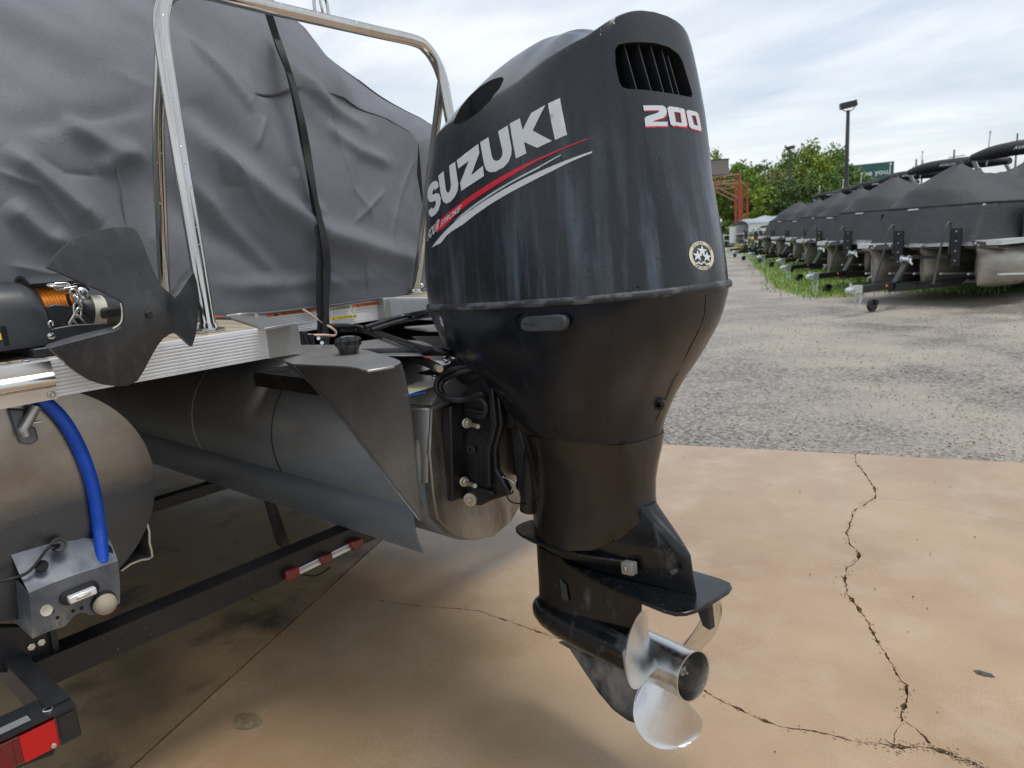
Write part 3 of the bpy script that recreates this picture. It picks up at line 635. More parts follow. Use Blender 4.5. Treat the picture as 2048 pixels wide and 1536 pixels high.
decal('wave', [[E2(x, y) for x, y in ((-.55,-.62),(-.3,-.42),(-.12,-.55),(.12,-.36),(.32,-.52),(.6,-.4),(.6,-.5),(.32,-.63),(.12,-.47),(-.12,-.66),(-.3,-.54),(-.5,-.7))]], 'rear', MATS['white_print'], stick, .03, .0016)
def arc_text(txt, a0, a1, rad, h, flip):
    V2, F2 = [], []
    for i, ch in enumerate(txt):
        if ch == ' ': continue
        v, f, w = text2d(ch, 0, .02); th = a0+(a1-a0)*i/(len(txt)-1); o = len(V2)
        for x, y in v:
            x, y = (x-w/2)*h*.8, y*h
            r_ = rad+y if not flip else rad-y+h
            t_ = th-(x/rad) if not flip else th+(x/rad)
            V2.append(E2(r_*cos(t_), r_*sin(t_)))
        F2 += [tuple(k+o for k in q) for q in f]
    decal('lettering', None, 'rear', MATS['print_black'], stick, off=.0017, pre=(V2, F2))
arc_text('ULTRA-LOW', radians(140), radians(38), .80, .16, False)
arc_text('EMISSION', radians(-125), radians(-52), .80, .16, True)
# rubbed rim between upper and lower cowling
def seam_ring(u, grow, N=128):
    return [(a*(1+grow/.45)-.16*grow/.45, s*(1+grow/.25), u) for a, s in (plan(u, 2*pi*i/N) for i in range(N))]
b = MB(); b.rings([seam_ring(SEAM+du, g) for du, g in ((-.013,-.004),(-.013,.004),(-.011,.0065),(-.006,.0075),(0,.0065),(.004,.003),(.004,-.004))], True, False, False)
b.build('cowl_rim', MATS['seam_rub'], motor, 60, local=True)
# lower cowling with the latch pocket
lm = closed_mesh('lower_cowl', lower_rings())
bvh_low = BVHTree.FromPolygons([v.co for v in lm.vertices], [tuple(p.vertices) for p in lm.polygons])
pocket = [(0.2687,-0.0232),(0.2758,-0.014),(0.2931,-0.0086),(0.3255,-0.0084),(0.3835,-0.0094),(0.4276,-0.0125),(0.4386,-0.0196),(0.4403,-0.0339),(0.4342,-0.0468),(0.4188,-0.054),(0.3688,-0.0549),(0.3087,-0.0552),(0.2804,-0.0515),(0.269,-0.0408)]
lm = boolean_cut(lm, [prism_mesh([(a, -.235, u) for a, u in pocket], (0, -.3, 0))])
low = link('lower_cowl', lm, MATS['black_lower'], motor, local=True)
lat = [(0.2856,-0.0328),(0.2932,-0.0214),(0.31,-0.016),(0.3534,-0.015),(0.4085,-0.0138),(0.4278,-0.0158),(0.4362,-0.0239),(0.4354,-0.0348),(0.4279,-0.0443),(0.4157,-0.0483),(0.3706,-0.0493),(0.3104,-0.0506),(0.2905,-0.0469)]
b = MB(); b.prism([(a, -.226, u) for a, u in lat], (0, -.0155, 0)); latch = b.build('latch', MATS['latch_grey'], low, 40, bevel=.003, local=True)
bp_, = [(0.4185,-0.0307)]
MB().lathe((bp_[0], -.2405, bp_[1]), (0, -1, 0), [(0,.0085),(.003,.0085),(.003,.007),(.0022,.0065)], 20).build('latch_button', MATS['latch_grey'], latch, 40, local=True)
v, f, w = text2d('PULL', 0, .03)
o_, e_, u_ = [(0.2989,-0.0377),(0.3491,-0.0363),(0.3017,-0.0296)]
b = MB(); b.add([(o_[0]+(e_[0]-o_[0])*x/w, -.2418, o_[1]+(u_[1]-o_[1])*y) for x, y in v], f); b.build('lettering', MATS['print_black'], latch, 0, local=True)
# oval badge near the front
bp_ = Vector([(-0.0648,-0.2268,-0.025)][0]); loc, nrm, i_, d_ = bvh_low.find_nearest(bp_)
bu = (Vector((0,0,1))-nrm*nrm.z).normalized(); bs = nrm.cross(bu)
oval = lambda k, h, n=28: [loc+nrm*h+(bs*.0135*cos(2*pi*i/n)+bu*.023*sin(2*pi*i/n))*k for i in range(n)]
bd = MB().rings([oval(1,-.006), oval(1,.0015), oval(.86,.002), oval(.84,.0008), oval(.02,.0008)]).build('badge', MATS['latch_grey'], low, 40, local=True)
eg = [(.5,.25),(0,.6),(-.5,.25),(-.5,.08),(.15,-.22),(0,-.32),(-.3,-.12),(-.5,-.25),(0,-.6),(.5,-.25),(.5,-.08),(-.15,.22),(0,.32),(.3,.12)]
MB().prism([loc+nrm*.0009+bs*.0135*x*1.2+bu*.023*y*1.1 for x, y in eg], nrm*.001).build('emblem', MATS['silver_print'], bd, 0, local=True)
# moulded parting lines
def skin(pts_, off=.0009):
    out = []
    for p in pts_:
        loc, nrm, i, d = bvh_low.find_nearest(Vector(p)); out.append(loc+nrm*off)
    return out
MB().tube(smooth_path(skin([(0.6058,0.0121,-0.0041),(0.5949,0.0196,-0.0418),(0.5783,0.0174,-0.0792),(0.5485,0.017,-0.1236),(0.4995,0.0268,-0.186),(0.456,0.0343,-0.2468),(0.4365,0.0198,-0.2977)]), 5), .0009, 6).build('parting_line', MATS['latch_grey'], low, 60, local=True)
MB().tube(smooth_path(skin([(0.5113,-0.1785,-0.0493),(0.4774,-0.1664,-0.1203),(0.4359,-0.138,-0.2047),(0.4031,-0.107,-0.2854)]), 5), .0006, 6).build('parting_line', MATS['black_rubber'], low, 60, local=True)
# screw sockets
p_, = [(0.4549,0.0118,-0.2522)]
n_ = Vector((.45, -.85, -.25)).normalized(); p_ = Vector(p_)
MB().lathe(p_-n_*.006, n_, [(0,.0155),(.010,.0155),(.012,.0135),(.012,.007),(.002,.006)], 20).build('screw_plug', MATS['black_rubber'], low, 40, local=True)
# leg shroud
def teardrop(af, ar, w, u, N=64, k=.42, tail=.10, ub=None):
    """plan of the leg: round nose, long tapering tail"""
    P = []
    for i in range(N):
        t = 2*pi*i/N; x = .5-.5*cos(t) if t <= pi else .5-.5*cos(2*pi-t)
        yy = math.sqrt(max(0, 1-((k-x)/k)**2)) if x < k else 1-(1-tail)*((x-k)/(1-k))**1.6
        if x > .965: yy *= math.sqrt(max(0, 1-((x-.965)/.035)**2))
        a = af+(ar-af)*x
        P.append((a, (w*yy if t <= pi else -w*yy), u if ub is None else max(u, ub(a))))
    return P
def leg_bot(a): return ipl(a, [-.1,.18,.28,.36,.42,.47], [-.662,-.652,-.630,-.585,-.53,-.50])
LR = []
for u, af, ar, w, tl in ((-.337,.003,.4250,.126,.58),(-.35,.000,.4245,.122,.57),(-.375,-.001,.4225,.115,.54),(-.41,.002,.417,.108,.48),(-.45,.004,.412,.104,.42),(-.49,.000,.414,.100,.36),(-.52,-.002,.420,.097,.32),(-.56,-.006,.424,.094,.3),(-.60,-.010,.426,.092,.28),(-.64,-.014,.426,.091,.26),(-.665,-.016,.426,.091,.25)):
    LR.append(teardrop(af, ar, w, u, 96, .40, tl, leg_bot))
leg = MB().rings(LR).build('leg_shroud', MATS['black_leg'], motor, 50, local=True)
MB().rings([teardrop(.006,.424,.121,-.340,64,.40,.6), teardrop(.006,.424,.121,-.330,64,.40,.6)]).build('joint_band', MATS['black_void'], motor, 30, local=True)
p_ = Vector([(0.1501,-0.105,-0.3585)][0]); n_ = Vector((-.15, -1, 0)).normalized()
MB().lathe(p_-n_*.014, n_, [(0,.017),(.017,.017),(.019,.0145),(.019,.012),(.006,.011)], 24).build('screw_plug', MATS['black_rubber'], leg, 40, local=True)
# gearcase: upper block with the swept fin, splash plate, ventilation plate, strut, torpedo, skeg
UB = []
for u, af, ar, w, tl in ((-.50,.05,.425,.045,.50),(-.516,.03,.437,.056,.42),(-.54,.0,.464,.066,.30),(-.57,-.02,.498,.072,.20),(-.595,-.022,.522,.074,.14),(-.604,-.022,.529,.074,.12),(-.63,-.024,.532,.070,.11),(-.66,-.024,.535,.062,.10),(-.695,-.024,.540,.054,.10)):
    UB.append(teardrop(af, ar, w, u, 72, .36, tl))
gear = MB().rings(UB).build('gearcase', MATS['black_gear'], motor, 45, local=True)
def plate(outline, u0, th, slope=0):
    return [[(a, s, u0+slope*a) for a, s in outline], [(a, s, u0+th+slope*a) for a, s in outline]]
half = [(-.095,0),(-.092,-.022),(-.08,-.044),(-.055,-.062),(-.01,-.078),(.06,-.090),(.16,-.096),(.28,-.080),(.36,-.056),(.42,-.030),(.46,-.012)]
b = MB(); b.rings(plate(half+[(a, -s) for a, s in half[::-1][:-1]], -.664, .009, .04)); b.build('splash_plate', MATS['black_gear'], gear, 40, bevel=.003, local=True)
half = [(.10,-.045),(.16,-.064),(.26,-.084),(.36,-.096),(.46,-.104),(.53,-.106),(.560,-.101),(.577,-.085),(.585,-.06),(.587,0)]
b = MB(); b.rings(plate(half+[(a, -s) for a, s in half[::-1][1:]], -.712, .010, .012)); b.build('ventilation_plate', MATS['black_gear'], gear, 40, bevel=.003, local=True)
ST = []
for u, af, ar, w in ((-.70,-.030,.372,.048),(-.76,-.036,.366,.044),(-.82,-.040,.360,.042),(-.87,-.045,.355,.044),(-.90,-.050,.350,.048)):
    ST.append(teardrop(af, ar, w, u, 64, .36, .12))
MB().rings(ST).build('strut', MATS['black_gear'], gear, 50, local=True)
MB().lathe((-.072,0,-.912), (1,0,0), [(0,.001),(.004,.014),(.014,.028),(.035,.043),(.07,.055),(.13,.063),(.22,.066),(.32,.0655),(.38,.063),(.405,.060),(.412,.056)], 40).build('torpedo', MATS['black_gear'], gear, 50, local=True)
sk = [(0.0229,0,-1.008),(0.0707,-0,-1.009),(0.1238,0,-1.0553),(0.1789,0,-1.1015),(0.2337,0,-1.1302),(0.285,0,-1.1362),(0.3338,0,-1.1277),(0.3435,0,-1.0798),(0.3361,0,-1.0116),(0.3194,0,-0.9687)]
b = MB(); n = len(sk)
b.rings([[(a, -.004, u) for a, s, u in sk], [(a, -.0075, u+.004) for a, s, u in sk], [(a, .0075, u+.004) for a, s, u in sk], [(a, .004, u) for a, s, u in sk]])
b.build('skeg', MATS['skeg_worn'], gear, 30, bevel=.002, local=True)
tt = ((.535,-.702),(.577,-.702),(.580,-.768),(.560,-.764))
MB().prism([(a, -.011, u) for a, u in tt], (0, .022, 0)).build('trim_tab', MATS['black_rubber'], gear, 30, bevel=.003, local=True)
an = [(0.3671,-0.066,-0.64),(0.4036,-0.066,-0.6352),(0.4037,-0.066,-0.6672),(0.3672,-0.066,-0.6712)]
MB().prism([(a, s, u) for a, s, u in an], (0, .02, 0)).build('anode', MATS['anode'], gear, 30, bevel=.002, local=True)
p_ = Vector([(0.385,-0.067,-0.6516)][0]); MB().lathe(p_, (0,-1,0), [(0,.006),(.004,.006),(.005,.004)], 12).build('screw', MATS['bolt_steel'], gear, 40, local=True)
for q, rr in (([(0.5078,-0.05,-0.6367)][0], .008), ([(0.223,-0.058,-0.6512)][0], .007)):
    MB().lathe(Vector(q), (0,-1,0), [(-.02,rr),(.003,rr),(.003,rr*.7),(-.001,rr*.6)], 16).build('plug', MATS['black_rubber'], gear, 40, local=True)
# water intake grille: slanted slots on the strut
for k in range(4):
    a = .108+.0065*k; b = MB(); b.bar((a, -.0462, -.765-.004*k), (a+.004, -.0462, -.825), .0035, .004, (1,0,0)); b.build('intake_slat', MATS['latch_grey'], gear, 0, local=True)
# propeller
hub = (.345, 0, -.912)
prop = MB().lathe(hub, (1,0,0), [(-.004,.052),(0,.0585),(.03,.0588),(.09,.058),(.13,.0575),(.155,.059),(.168,.0625),(.171,.0625),(.1705,.0585),(.155,.0555),(.09,.053),(.06,.052),(.055,.018)], 48, True).build('propeller', MATS['prop_steel'], motor, 40, local=True)
b = MB(); b.lathe((.40,0,-.912), (1,0,0), [(0,.022),(.055,.020),(.06,.017),(.062,.012),(.085,.011),(.086,.004),(.098,.003)], 12)
for k in range(6):
    t = k*pi/3; b.box((.462, .0155*cos(t), -.912+.0155*sin(t)), (.012, .006, .006), Matrix.Rotation(t, 3, 'X'))
b.lathe((.475,-.018,-.912), (0,1,0), [(0,.0016),(.04,.0016)], 8)
b.build('prop_nut', MATS['anode'], prop, 40, local=True)
def blade(theta0, R=.208, P=.45):
    nr, nq = 26, 20; up, dn = [], []
    for i in range(nr+1):
        p = sin(i/nr*pi/2)**.9; r_ = .053+(R-.053)*p
        # half-width angle along the radius: wide ear-shaped blade, rounded tip
        hw = radians(35.5)*(.80+.34*p)*math.sqrt(max(0, 1-max(0, (p-.30)/.70)**2.3))
        skew = radians(17)*p*p-radians(4)
        for j in range(nq+1):
            q = -1+2*j/nq; th = theta0+skew+hw*q
            ax_ = .425+P*(th-theta0)/(2*pi)*(.9-.05*p)+.13*(r_-.053)+.010*q*q*p
            thk = (.0046*(1-.75*p)+.0006)*(1-q*q)**.5+.0005
            up.append((ax_+thk, r_*cos(th), -.912+r_*sin(th))); dn.append((ax_-thk, r_*cos(th), -.912+r_*sin(th)))
    b = MB(); n = nq+1; o = len(up); fs = []
    for i in range(nr):
        for j in range(nq):
            k = i*n+j; fs += [(k, k+1, k+n+1, k+n), (o+k, o+k+n, o+k+n+1, o+k+1)]
    for i in range(nr):
        for k in (i*n, i*n+nq): fs.append((k, k+n, o+k+n, o+k))
    fs += [(nr*n+j, nr*n+j+1, o+nr*n+j+1, o+nr*n+j) for j in range(nq)]
    b.add(up+dn, fs); b.build('blade', MATS['prop_steel'], prop, 55, local=True)
for th in (-106, 14, 134): blade(radians(th))

# transom bracket (fixed to the boat; port cheek, starboard cheek, swivel head, bolts)
chk = [(-1.4083,0.8188),(-1.3566,0.8638),(-1.3062,0.8959),(-1.2625,0.8742),(-1.2428,0.8344),(-1.24,0.765),(-1.2702,0.69),(-1.2718,0.6318),(-1.2486,0.6037),(-1.2264,0.5669),(-1.2933,0.5395),(-1.3438,0.5116),(-1.3837,0.5068),(-1.4026,0.5186),(-1.4543,0.515),(-1.4485,0.6032),(-1.4301,0.7125)]
br = MB().prism([(x, 1.40, z) for x, z in chk], (0, .022, 0)).build('clamp_bracket', MATS['black_cast'], motor, 30, bevel=.005)
MB().prism([(x, 1.645, z) for x, z in chk], (0, .022, 0)).build('clamp_bracket', MATS['black_cast'], motor, 30, bevel=.005)
fl = [(-1.4071,0.8046),(-1.3744,0.8166),(-1.3969,0.5323),(-1.4401,0.5288)]
MB().prism([(x, 1.345, z) for x, z in fl], (0, .07, 0)).build('bracket_flange', MATS['black_cast'], br, 30, bevel=.004)
rb = [(-1.2677,0.8699),(-1.2492,0.8755),(-1.2465,0.7678),(-1.2796,0.6855),(-1.2854,0.5829),(-1.3084,0.5787),(-1.2984,0.6828),(-1.2685,0.7652)]
MB().prism([(x, 1.384, z) for x, z in rb], (0, .03, 0)).build('bracket_rib', MATS['black_cast'], br, 30, bevel=.004)
rb = [(-1.3921,0.5774),(-1.2772,0.5711),(-1.2783,0.5592),(-1.3935,0.565)]
MB().prism([(x, 1.384, z) for x, z in rb], (0, .03, 0)).build('bracket_rib', MATS['black_cast'], br, 30, bevel=.004)
rb = [(-1.3621,0.8048),(-1.2743,0.7997),(-1.2753,0.7898),(-1.3631,0.7946)]
MB().prism([(x, 1.384, z) for x, z in rb], (0, .03, 0)).build('bracket_rib', MATS['black_cast'], br, 30, bevel=.004)
# tilt tube head, cylinders and swivel body between the cheeks
b = MB(); b.lathe((-1.235, 1.425, .775), (0,1,0), [(0,.02),(.01,.026),(.21,.026),(.22,.02)], 20); b.build('tilt_tube', MATS['black_cast'], motor, 40)
b = MB(); b.bar((-1.16,1.53,.98), (-1.13,1.53,.50), .15, .13, (0,1,0)); b.build('swivel_body', MATS['black_cast'], motor, 30, bevel=.02)
b = MB(); b.tube([(-1.22,1.47,.50), (-1.17,1.47,.80)], .027, 16); b.build('tilt_cylinder', MATS['black_cast'], motor, 40)
b = MB(); b.tube([(-1.22,1.60,.50), (-1.17,1.60,.80)], .027, 16); b.build('tilt_cylinder', MATS['black_cast'], motor, 40)
hd = [(-1.4287,0.9185),(-1.3696,0.9192),(-1.3148,0.8972),(-1.2714,0.8696),(-1.2478,0.8297),(-1.2388,0.7885),(-1.2891,0.7759),(-1.322,0.8227),(-1.3671,0.8504),(-1.4154,0.8581),(-1.4428,0.8824)]
b = MB(); b.prism([(x, 1.43, z) for x, z in hd], (0, .21, 0)); b.build('swivel_head', MATS['black_cast'], motor, 30, bevel=.012)
hd = [(-1.4277,0.9273),(-1.3929,0.9379),(-1.3329,0.9045),(-1.2795,0.8802),(-1.2599,0.8356),(-1.2845,0.8262),(-1.3181,0.863),(-1.3821,0.8926),(-1.4249,0.8983)]
b = MB(); b.prism([(x, 1.405, z) for x, z in hd], (0, .03, 0)); b.build('swivel_rib', MATS['black_cast'], motor, 30, bevel=.006)
ap = [(-1.2772,0.8277),(-1.2613,0.822),(-1.2174,0.7442),(-1.2012,0.6791),(-1.1907,0.6302),(-1.201,0.5407),(-1.234,0.5344),(-1.2465,0.6064),(-1.2515,0.6791),(-1.2539,0.7368)]
b = MB(); b.prism([(x, 1.45, z) for x, z in ap], (0, .03, 0)); b.build('apron', MATS['black_rubber'], motor, 30, bevel=.006)
def stud(px0, px1, y0=1.40):
    b = MB(); d = Vector(px1)-Vector(px0)
    b.lathe(px0, d, [(0,.014),(.004,.0145),(.006,.011),(.006,.011)], 20); b.lathe(Vector(px0)+d.normalized()*.006, d, [(0,.0115),(.013,.0115),(.015,.009)], 6)
    b.tube([Vector(px0)+d.normalized()*.01, Vector(px1)], .0062, 12); b.build('mounting_bolt', MATS['zinc_bolt'], br, 35)
s0 = Vector([(-1.3571,1.385,0.7606)][0]); s1 = Vector([(-1.2386,1.33,0.7725)][0]); stud(s0, s0+(s1-s0).normalized()*.085)
s0 = Vector([(-1.3855,1.385,0.5831)][0]); s1 = Vector([(-1.266,1.33,0.6008)][0]); stud(s0, s0+(s1-s0).normalized()*.085)
s0 = Vector([(-1.3736,1.398,0.5294)][0]); MB().lathe(s0, (0.35,-1,0), [(0,.021),(.012,.020),(.013,.012)], 20).lathe(s0+Vector((.004,-.012,0)), (.35,-1,0), [(0,.0095),(.006,.0095),(.008,.007)], 6).build('pivot_bolt', MATS['zinc_bolt'], br, 35)
for q in [(-1.3743,1.392,0.7335),(-1.38,1.392,0.7165),(-1.3838,1.392,0.6998)]:
    MB().lathe(Vector(q)+Vector((0,.006,0)), (0,-1,0), [(0,.0065),(.008,.0065),(.008,.005),(.002,.004)], 14).build('bolt_hole', MATS['black_void'], br, 40)
MB().lathe(Vector([(-1.3503,1.392,0.6837)][0]), (.3,-1,0), [(0,.013),(.006,.013),(.006,.008),(.001,.007)], 14).build('stop_pin', MATS['black_rubber'], br, 40)
# hoses looping out of the bracket, thin ground wire, steering lines
def hose(name, pts_, r, m, parent, n=8, seg=10):
    return MB().tube(smooth_path(pts_, n), r, seg).build(name, m, parent, 60)
hz = [(-1.331,1.4,0.9278)]+[(-1.3699,1.36,0.9184),(-1.4215,1.36,0.8951)]+[(-1.4302,1.35,0.8706),(-1.4211,1.35,0.847),(-1.3847,1.35,0.8374)]+[(-1.3407,1.37,0.8358),(-1.2923,1.37,0.8528),(-1.2687,1.37,0.8522)]
hose('cable', hz, .0075, MATS['black_rubber'], motor)
hz = [(-1.3131,1.41,0.9174)]+[(-1.3617,1.37,0.9074),(-1.4172,1.37,0.8821)]+[(-1.4255,1.36,0.8618),(-1.4087,1.36,0.8345),(-1.3661,1.36,0.8313)]+[(-1.3313,1.38,0.8346),(-1.29,1.38,0.8384),(-1.2735,1.38,0.8191),(-1.2833,1.38,0.7929),(-1.3026,1.38,0.7851)]
hose('cable', hz, .009, MATS['black_rubber'], motor)
hz = [(-1.2665,1.42,0.615)]+[(-1.2493,1.41,0.5668),(-1.2401,1.41,0.5464),(-1.2188,1.41,0.5417)]+[(-1.2074,1.45,0.5276),(-1.1716,1.45,0.5317)]
hose('ground_wire', hz, .0022, MATS['black_rubber'], motor)
hz = [(-1.2789,1.41,0.6497),(-1.2885,1.41,0.6262),(-1.2669,1.41,0.618),(-1.2529,1.41,0.6101),(-1.2314,1.41,0.6065),(-1.2197,1.41,0.5969),(-1.2309,1.41,0.5702)]
hose('ground_wire', hz, .0022, MATS['chain_zinc'], motor)
MB().lathe(Vector([(-1.2323,1.5,0.5531)][0]), (1,-.3,0), [(-.05,.02),(-.02,.024),(.03,.022),(.035,.015)], 18).build('lower_mount', MATS['black_rubber'], motor, 40)


# ------------------------------------------------------------------ the pontoon boat (x aft, y starboard)
boat = thing('pontoon_boat', 'large pontoon boat with bare aluminium tubes and white ribbed deck edge, nearest to us', 'boat', (-1.8, 1.535, 0))
def dome_end(x, cy, cz, r, depth=.012, n=64):
    return [[(x+depth*(1-k*k), cy+r*k*cos(2*pi*i/n), cz+r*k*sin(2*pi*i/n)) for i in range(n)] for k in (1, .9, .7, .45, .2)]
def tube_body(cy, cz, r, x0, x1, name='pontoon'):
    n = 64; rs = [[(x, cy+r*cos(2*pi*i/n), cz+r*sin(2*pi*i/n)) for i in range(n)] for x in (x0, (x0+x1)/2, x1-.004)]
    b = MB(); b.rings(rs+dome_end(x1, cy, cz, r-.002)); return b.build(name, MATS['centre_alloy' if name == 'centre_pontoon' else 'tube_alloy'], boat, 40)
PT = tube_body(.473, .727, .271, -9.2, -1.875)
CT = tube_body(1.535, .62, .272, -9.2, -1.452, 'centre_pontoon')
STB = tube_body(2.597, .727, .271, -9.2, -1.875)
def sheet_along_x(name, prof, x0, x1, th, m, parent, nx=1):
    """bent sheet: profile in (y,z) run along x"""
    P = [Vector((0, y, z)) for y, z in prof]; L, R_ = [], []
    for i, p in enumerate(P):
        t = (P[min(i+1, len(P)-1)]-P[max(i-1, 0)]).normalized(); nn = Vector((0, -t.z, t.y)); L.append(p+nn*th/2); R_.append(p-nn*th/2)
    ring = L+R_[::-1]
    return MB().rings([[(x, p.y, p.z) for p in ring] for x in (x0, x1)]).build(name, m, parent, 30)
for sgn in (1, -1):
    f = lambda y: 1.535-sgn*(1.535-y)
    sheet_along_x('lifting_strake', [(f(1.290),.520),(f(1.281),.500),(f(1.279),.47),(f(1.281),.44),(f(1.288),.41),(f(1.304),.368)], -9.0, -1.497, .006, MATS['centre_alloy'], CT)
    sh = [(x, z) for x, z in [(-2.0304,0.9207),(-1.461,0.9467),(-1.4532,0.9155),(-1.4426,0.8609),(-1.4352,0.7063),(-1.4398,0.5006),(-1.5553,0.5868),(-1.7379,0.7448),(-1.8951,0.8556)]]
    MB().prism([(x, f(1.253), z) for x, z in sh], (0, sgn*.006, 0)).build('splash_shield', MATS['plate_alloy'], boat, 30)
tp = [(-2.0097,1.311),(-1.8205,1.3648),(-1.4513,1.229),(-1.4027,1.2055),(-1.3729,1.1775),(-1.3564,1.1463),(-1.3675,1.0995),(-1.3763,1.0753),(-1.4396,1.0947),(-1.5007,1.1024),(-1.6844,1.0687),(-1.8337,1.1104)]
for sgn in (1, -1):
    b = MB(); b.prism([(x, 1.535-sgn*(1.535-y), .959) for x, y in tp], (0, 0, .007)); b.build('shield_flange', MATS['plate_alloy'], boat, 30, bevel=.002)
wl_ = smooth_path([(-1.9681,1.248,0.9123),(-1.8405,1.248,0.831),(-1.7304,1.248,0.75),(-1.6377,1.248,0.6697),(-1.5486,1.248,0.5926),(-1.4812,1.248,0.5388),(-1.4345,1.248,0.5005)], 4)
MB().tube([p+Vector((0, 0, .0015*(-1)**i)) for i, p in enumerate(wl_)], .0022, 6).build('weld_bead', MATS['plate_weathered'], boat, 60)
MB().tube([(-2.178, 1.535+.2728*cos(t), .62+.2728*sin(t)) for t in [radians(100+5*k) for k in range(40)]], .0028, 6).build('tube_seam', MATS['black_rubber'], CT, 60)
MB().tube([(-2.75, 1.535+.2728*cos(t), .62+.2728*sin(t)) for t in [radians(120+5*k) for k in range(28)]], .0016, 6).build('tube_seam', MATS['plate_alloy'], CT, 60)
# transom pod the motor hangs on
b = MB(); b.prism([(-1.418, y, z) for y, z in ((1.315,.812),(1.755,.812),(1.785,.70),(1.785,.54),(1.70,.43),(1.62,.372),(1.53,.352),(1.44,.372),(1.36,.418),(1.30,.49),(1.292,.56),(1.292,.69))], (-.05, 0, 0))
b.build('transom_plate', MATS['transom_stained'], boat, 30, bevel=.004)
b = MB(); b.prism([(-1.425, 1.315, .812), (-1.425, 1.294, .69), (-1.425, 1.285, .60), (-1.52, 1.262, .60), (-1.52, 1.268, .80), (-1.50, 1.272, .812)], (-.03, 0, 0)); b.build('pod_side', MATS['plate_alloy'], boat, 30, bevel=.003)
b = MB(); b.box((-1.60, 1.535, .795), (.33, .44, .03)); b.build('pod_top', MATS['plate_alloy'], boat, 30, bevel=.004)
wb = [(-1.4165+.002*random.random(), 1.315+.44*k/40, .812+.003*random.random()) for k in range(41)]
MB().tube(wb, .0055, 8).build('weld_bead', MATS['plate_alloy'], boat, 60)
b = MB(); b.box((-2.0, 1.535, .84), (.52, .52, .05)); b.build('well_floor', MATS['black_cast'], boat, 30)
b = MB(); b.add([(-1.4425,1.2476,0.862),(-1.4581,1.4436,0.862),(-1.5851,1.5618,0.862),(-1.5391,1.3344,0.862)]+[(-1.4574,1.2605,0.858),(-1.4732,1.4585,0.858),(-1.6014,1.5779,0.858),(-1.555,1.3481,0.858)], [(0,1,2,3),(7,6,5,4),(0,4,5,1),(1,5,6,2),(2,6,7,3),(3,7,4,0)]); b.build('cream_panel', MATS['cream_panel'], boat, 0)
b = MB(); b.add([(-1.4148,1.2301,0.864),(-1.4021,1.2822,0.864),(-1.4171,1.2963,0.864),(-1.4347,1.248,0.864)], [(0,1,2,3)]); b.build('blue_stripe', MATS['blue_hose'], boat, 0)
b = MB(); b.prism([(-1.76, 1.535+.20*cos(t), .80+.155*sin(t)) for t in [pi*k/20 for k in range(21)]], (-.012, 0, 0)); b.build('bulkhead', MATS['plate_alloy'], boat, 30)
b = MB(); b.add([(-1.6983,1.2513,0.955),(-1.9193,1.4812,0.955),(-1.8954,1.5698,0.955),(-1.6469,1.4801,0.955),(-1.4464,1.3331,0.955)]+[(-1.9762,1.4551,0.9),(-2.1907,1.6888,0.9),(-2.1497,1.7784,0.9),(-1.8753,1.6837,0.9),(-1.6691,1.5372,0.9)], [(0,1,2,3,4),(9,8,7,6,5)]+[(i,(i+1)%5,(i+1)%5+5,i+5) for i in range(5)]); b.build('pod_hatch', MATS['plate_alloy'], boat, 30, bevel=.006)
# filler cap
kb = Vector([(-1.6615,1.2396,0.985)][0])
b = MB(); n = 14
b.rings([[kb+Vector((r_*(1+(.07 if i % 2 else -.05)*w)*cos(2*pi*i/28), r_*(1+(.07 if i % 2 else -.05)*w)*sin(2*pi*i/28), h)) for i in range(28)] for h, r_, w in ((-.02,.026,0),(0,.031,.4),(.008,.036,1),(.020,.036,1),(.027,.032,.5),(.029,.025,0))])
kn = b.build('filler_cap', MATS['black_hose'], boat, 25)
for r_ in (.019, .014, .009): MB().tube([kb+Vector((r_*cos(2*pi*i/24), r_*sin(2*pi*i/24), .0295)) for i in range(20)], .0009, 5).build('cap_ring', MATS['print_grey'], kn, 60)
# deck edge extrusions with eight ribs
def ribbed(p0, p1, out, z0=.975, z1=1.06, name='deck_rail', th=.03):
    p0, p1, out = Vector(p0), Vector(p1), Vector(out).normalized()
    prof = [(0, z1)]; prof += [(.004, z1-.001), (.006, z1-.010)]
    n = 8; h = (z1-.012-z0-.006)/n
    for k in range(n):
        zt = z1-.012-h*k
        prof += [(.0046, zt), (.0060, zt-h*.22), (.0064, zt-h*.5), (.0060, zt-h*.8), (.0046, zt-h*.98)]
    prof += [(.006, z0+.005), (.006, z0), (-th, z0), (-th, z1)]
    return MB().rings([[(p.x+out.x*d, p.y+out.y*d, z) for d, z in prof] for p in (p0, p1)]).build(name, MATS['rail_white'], boat, 30)
ribbed((-1.797,.527,0), (-1.797,1.064,0), (1,0,0))
rec = ribbed((-2.277,1.17,0), (-2.277,1.86,0), (1,0,0))
ribbed((-2.235,1.895,0), (-1.83,1.895,0), (0,-1,0))
ribbed((-1.797,1.99,0), (-1.797,2.55,0), (1,0,0))
for a in ((-1.81,1.117,1.017,.036,.109,.090), (-2.255,1.884,1.017,.05,.05,.090), (-1.81,1.94,1.017,.036,.10,.090)):
    MB().box(a[:3], a[3:]).build('rail_cap', MATS['cap_alloy'], boat, 30, bevel=.003)
b = MB(); b.box((-2.04, 1.165, 1.017), (.46, .02, .086)); b.build('well_side', MATS['cap_alloy'], boat, 30)
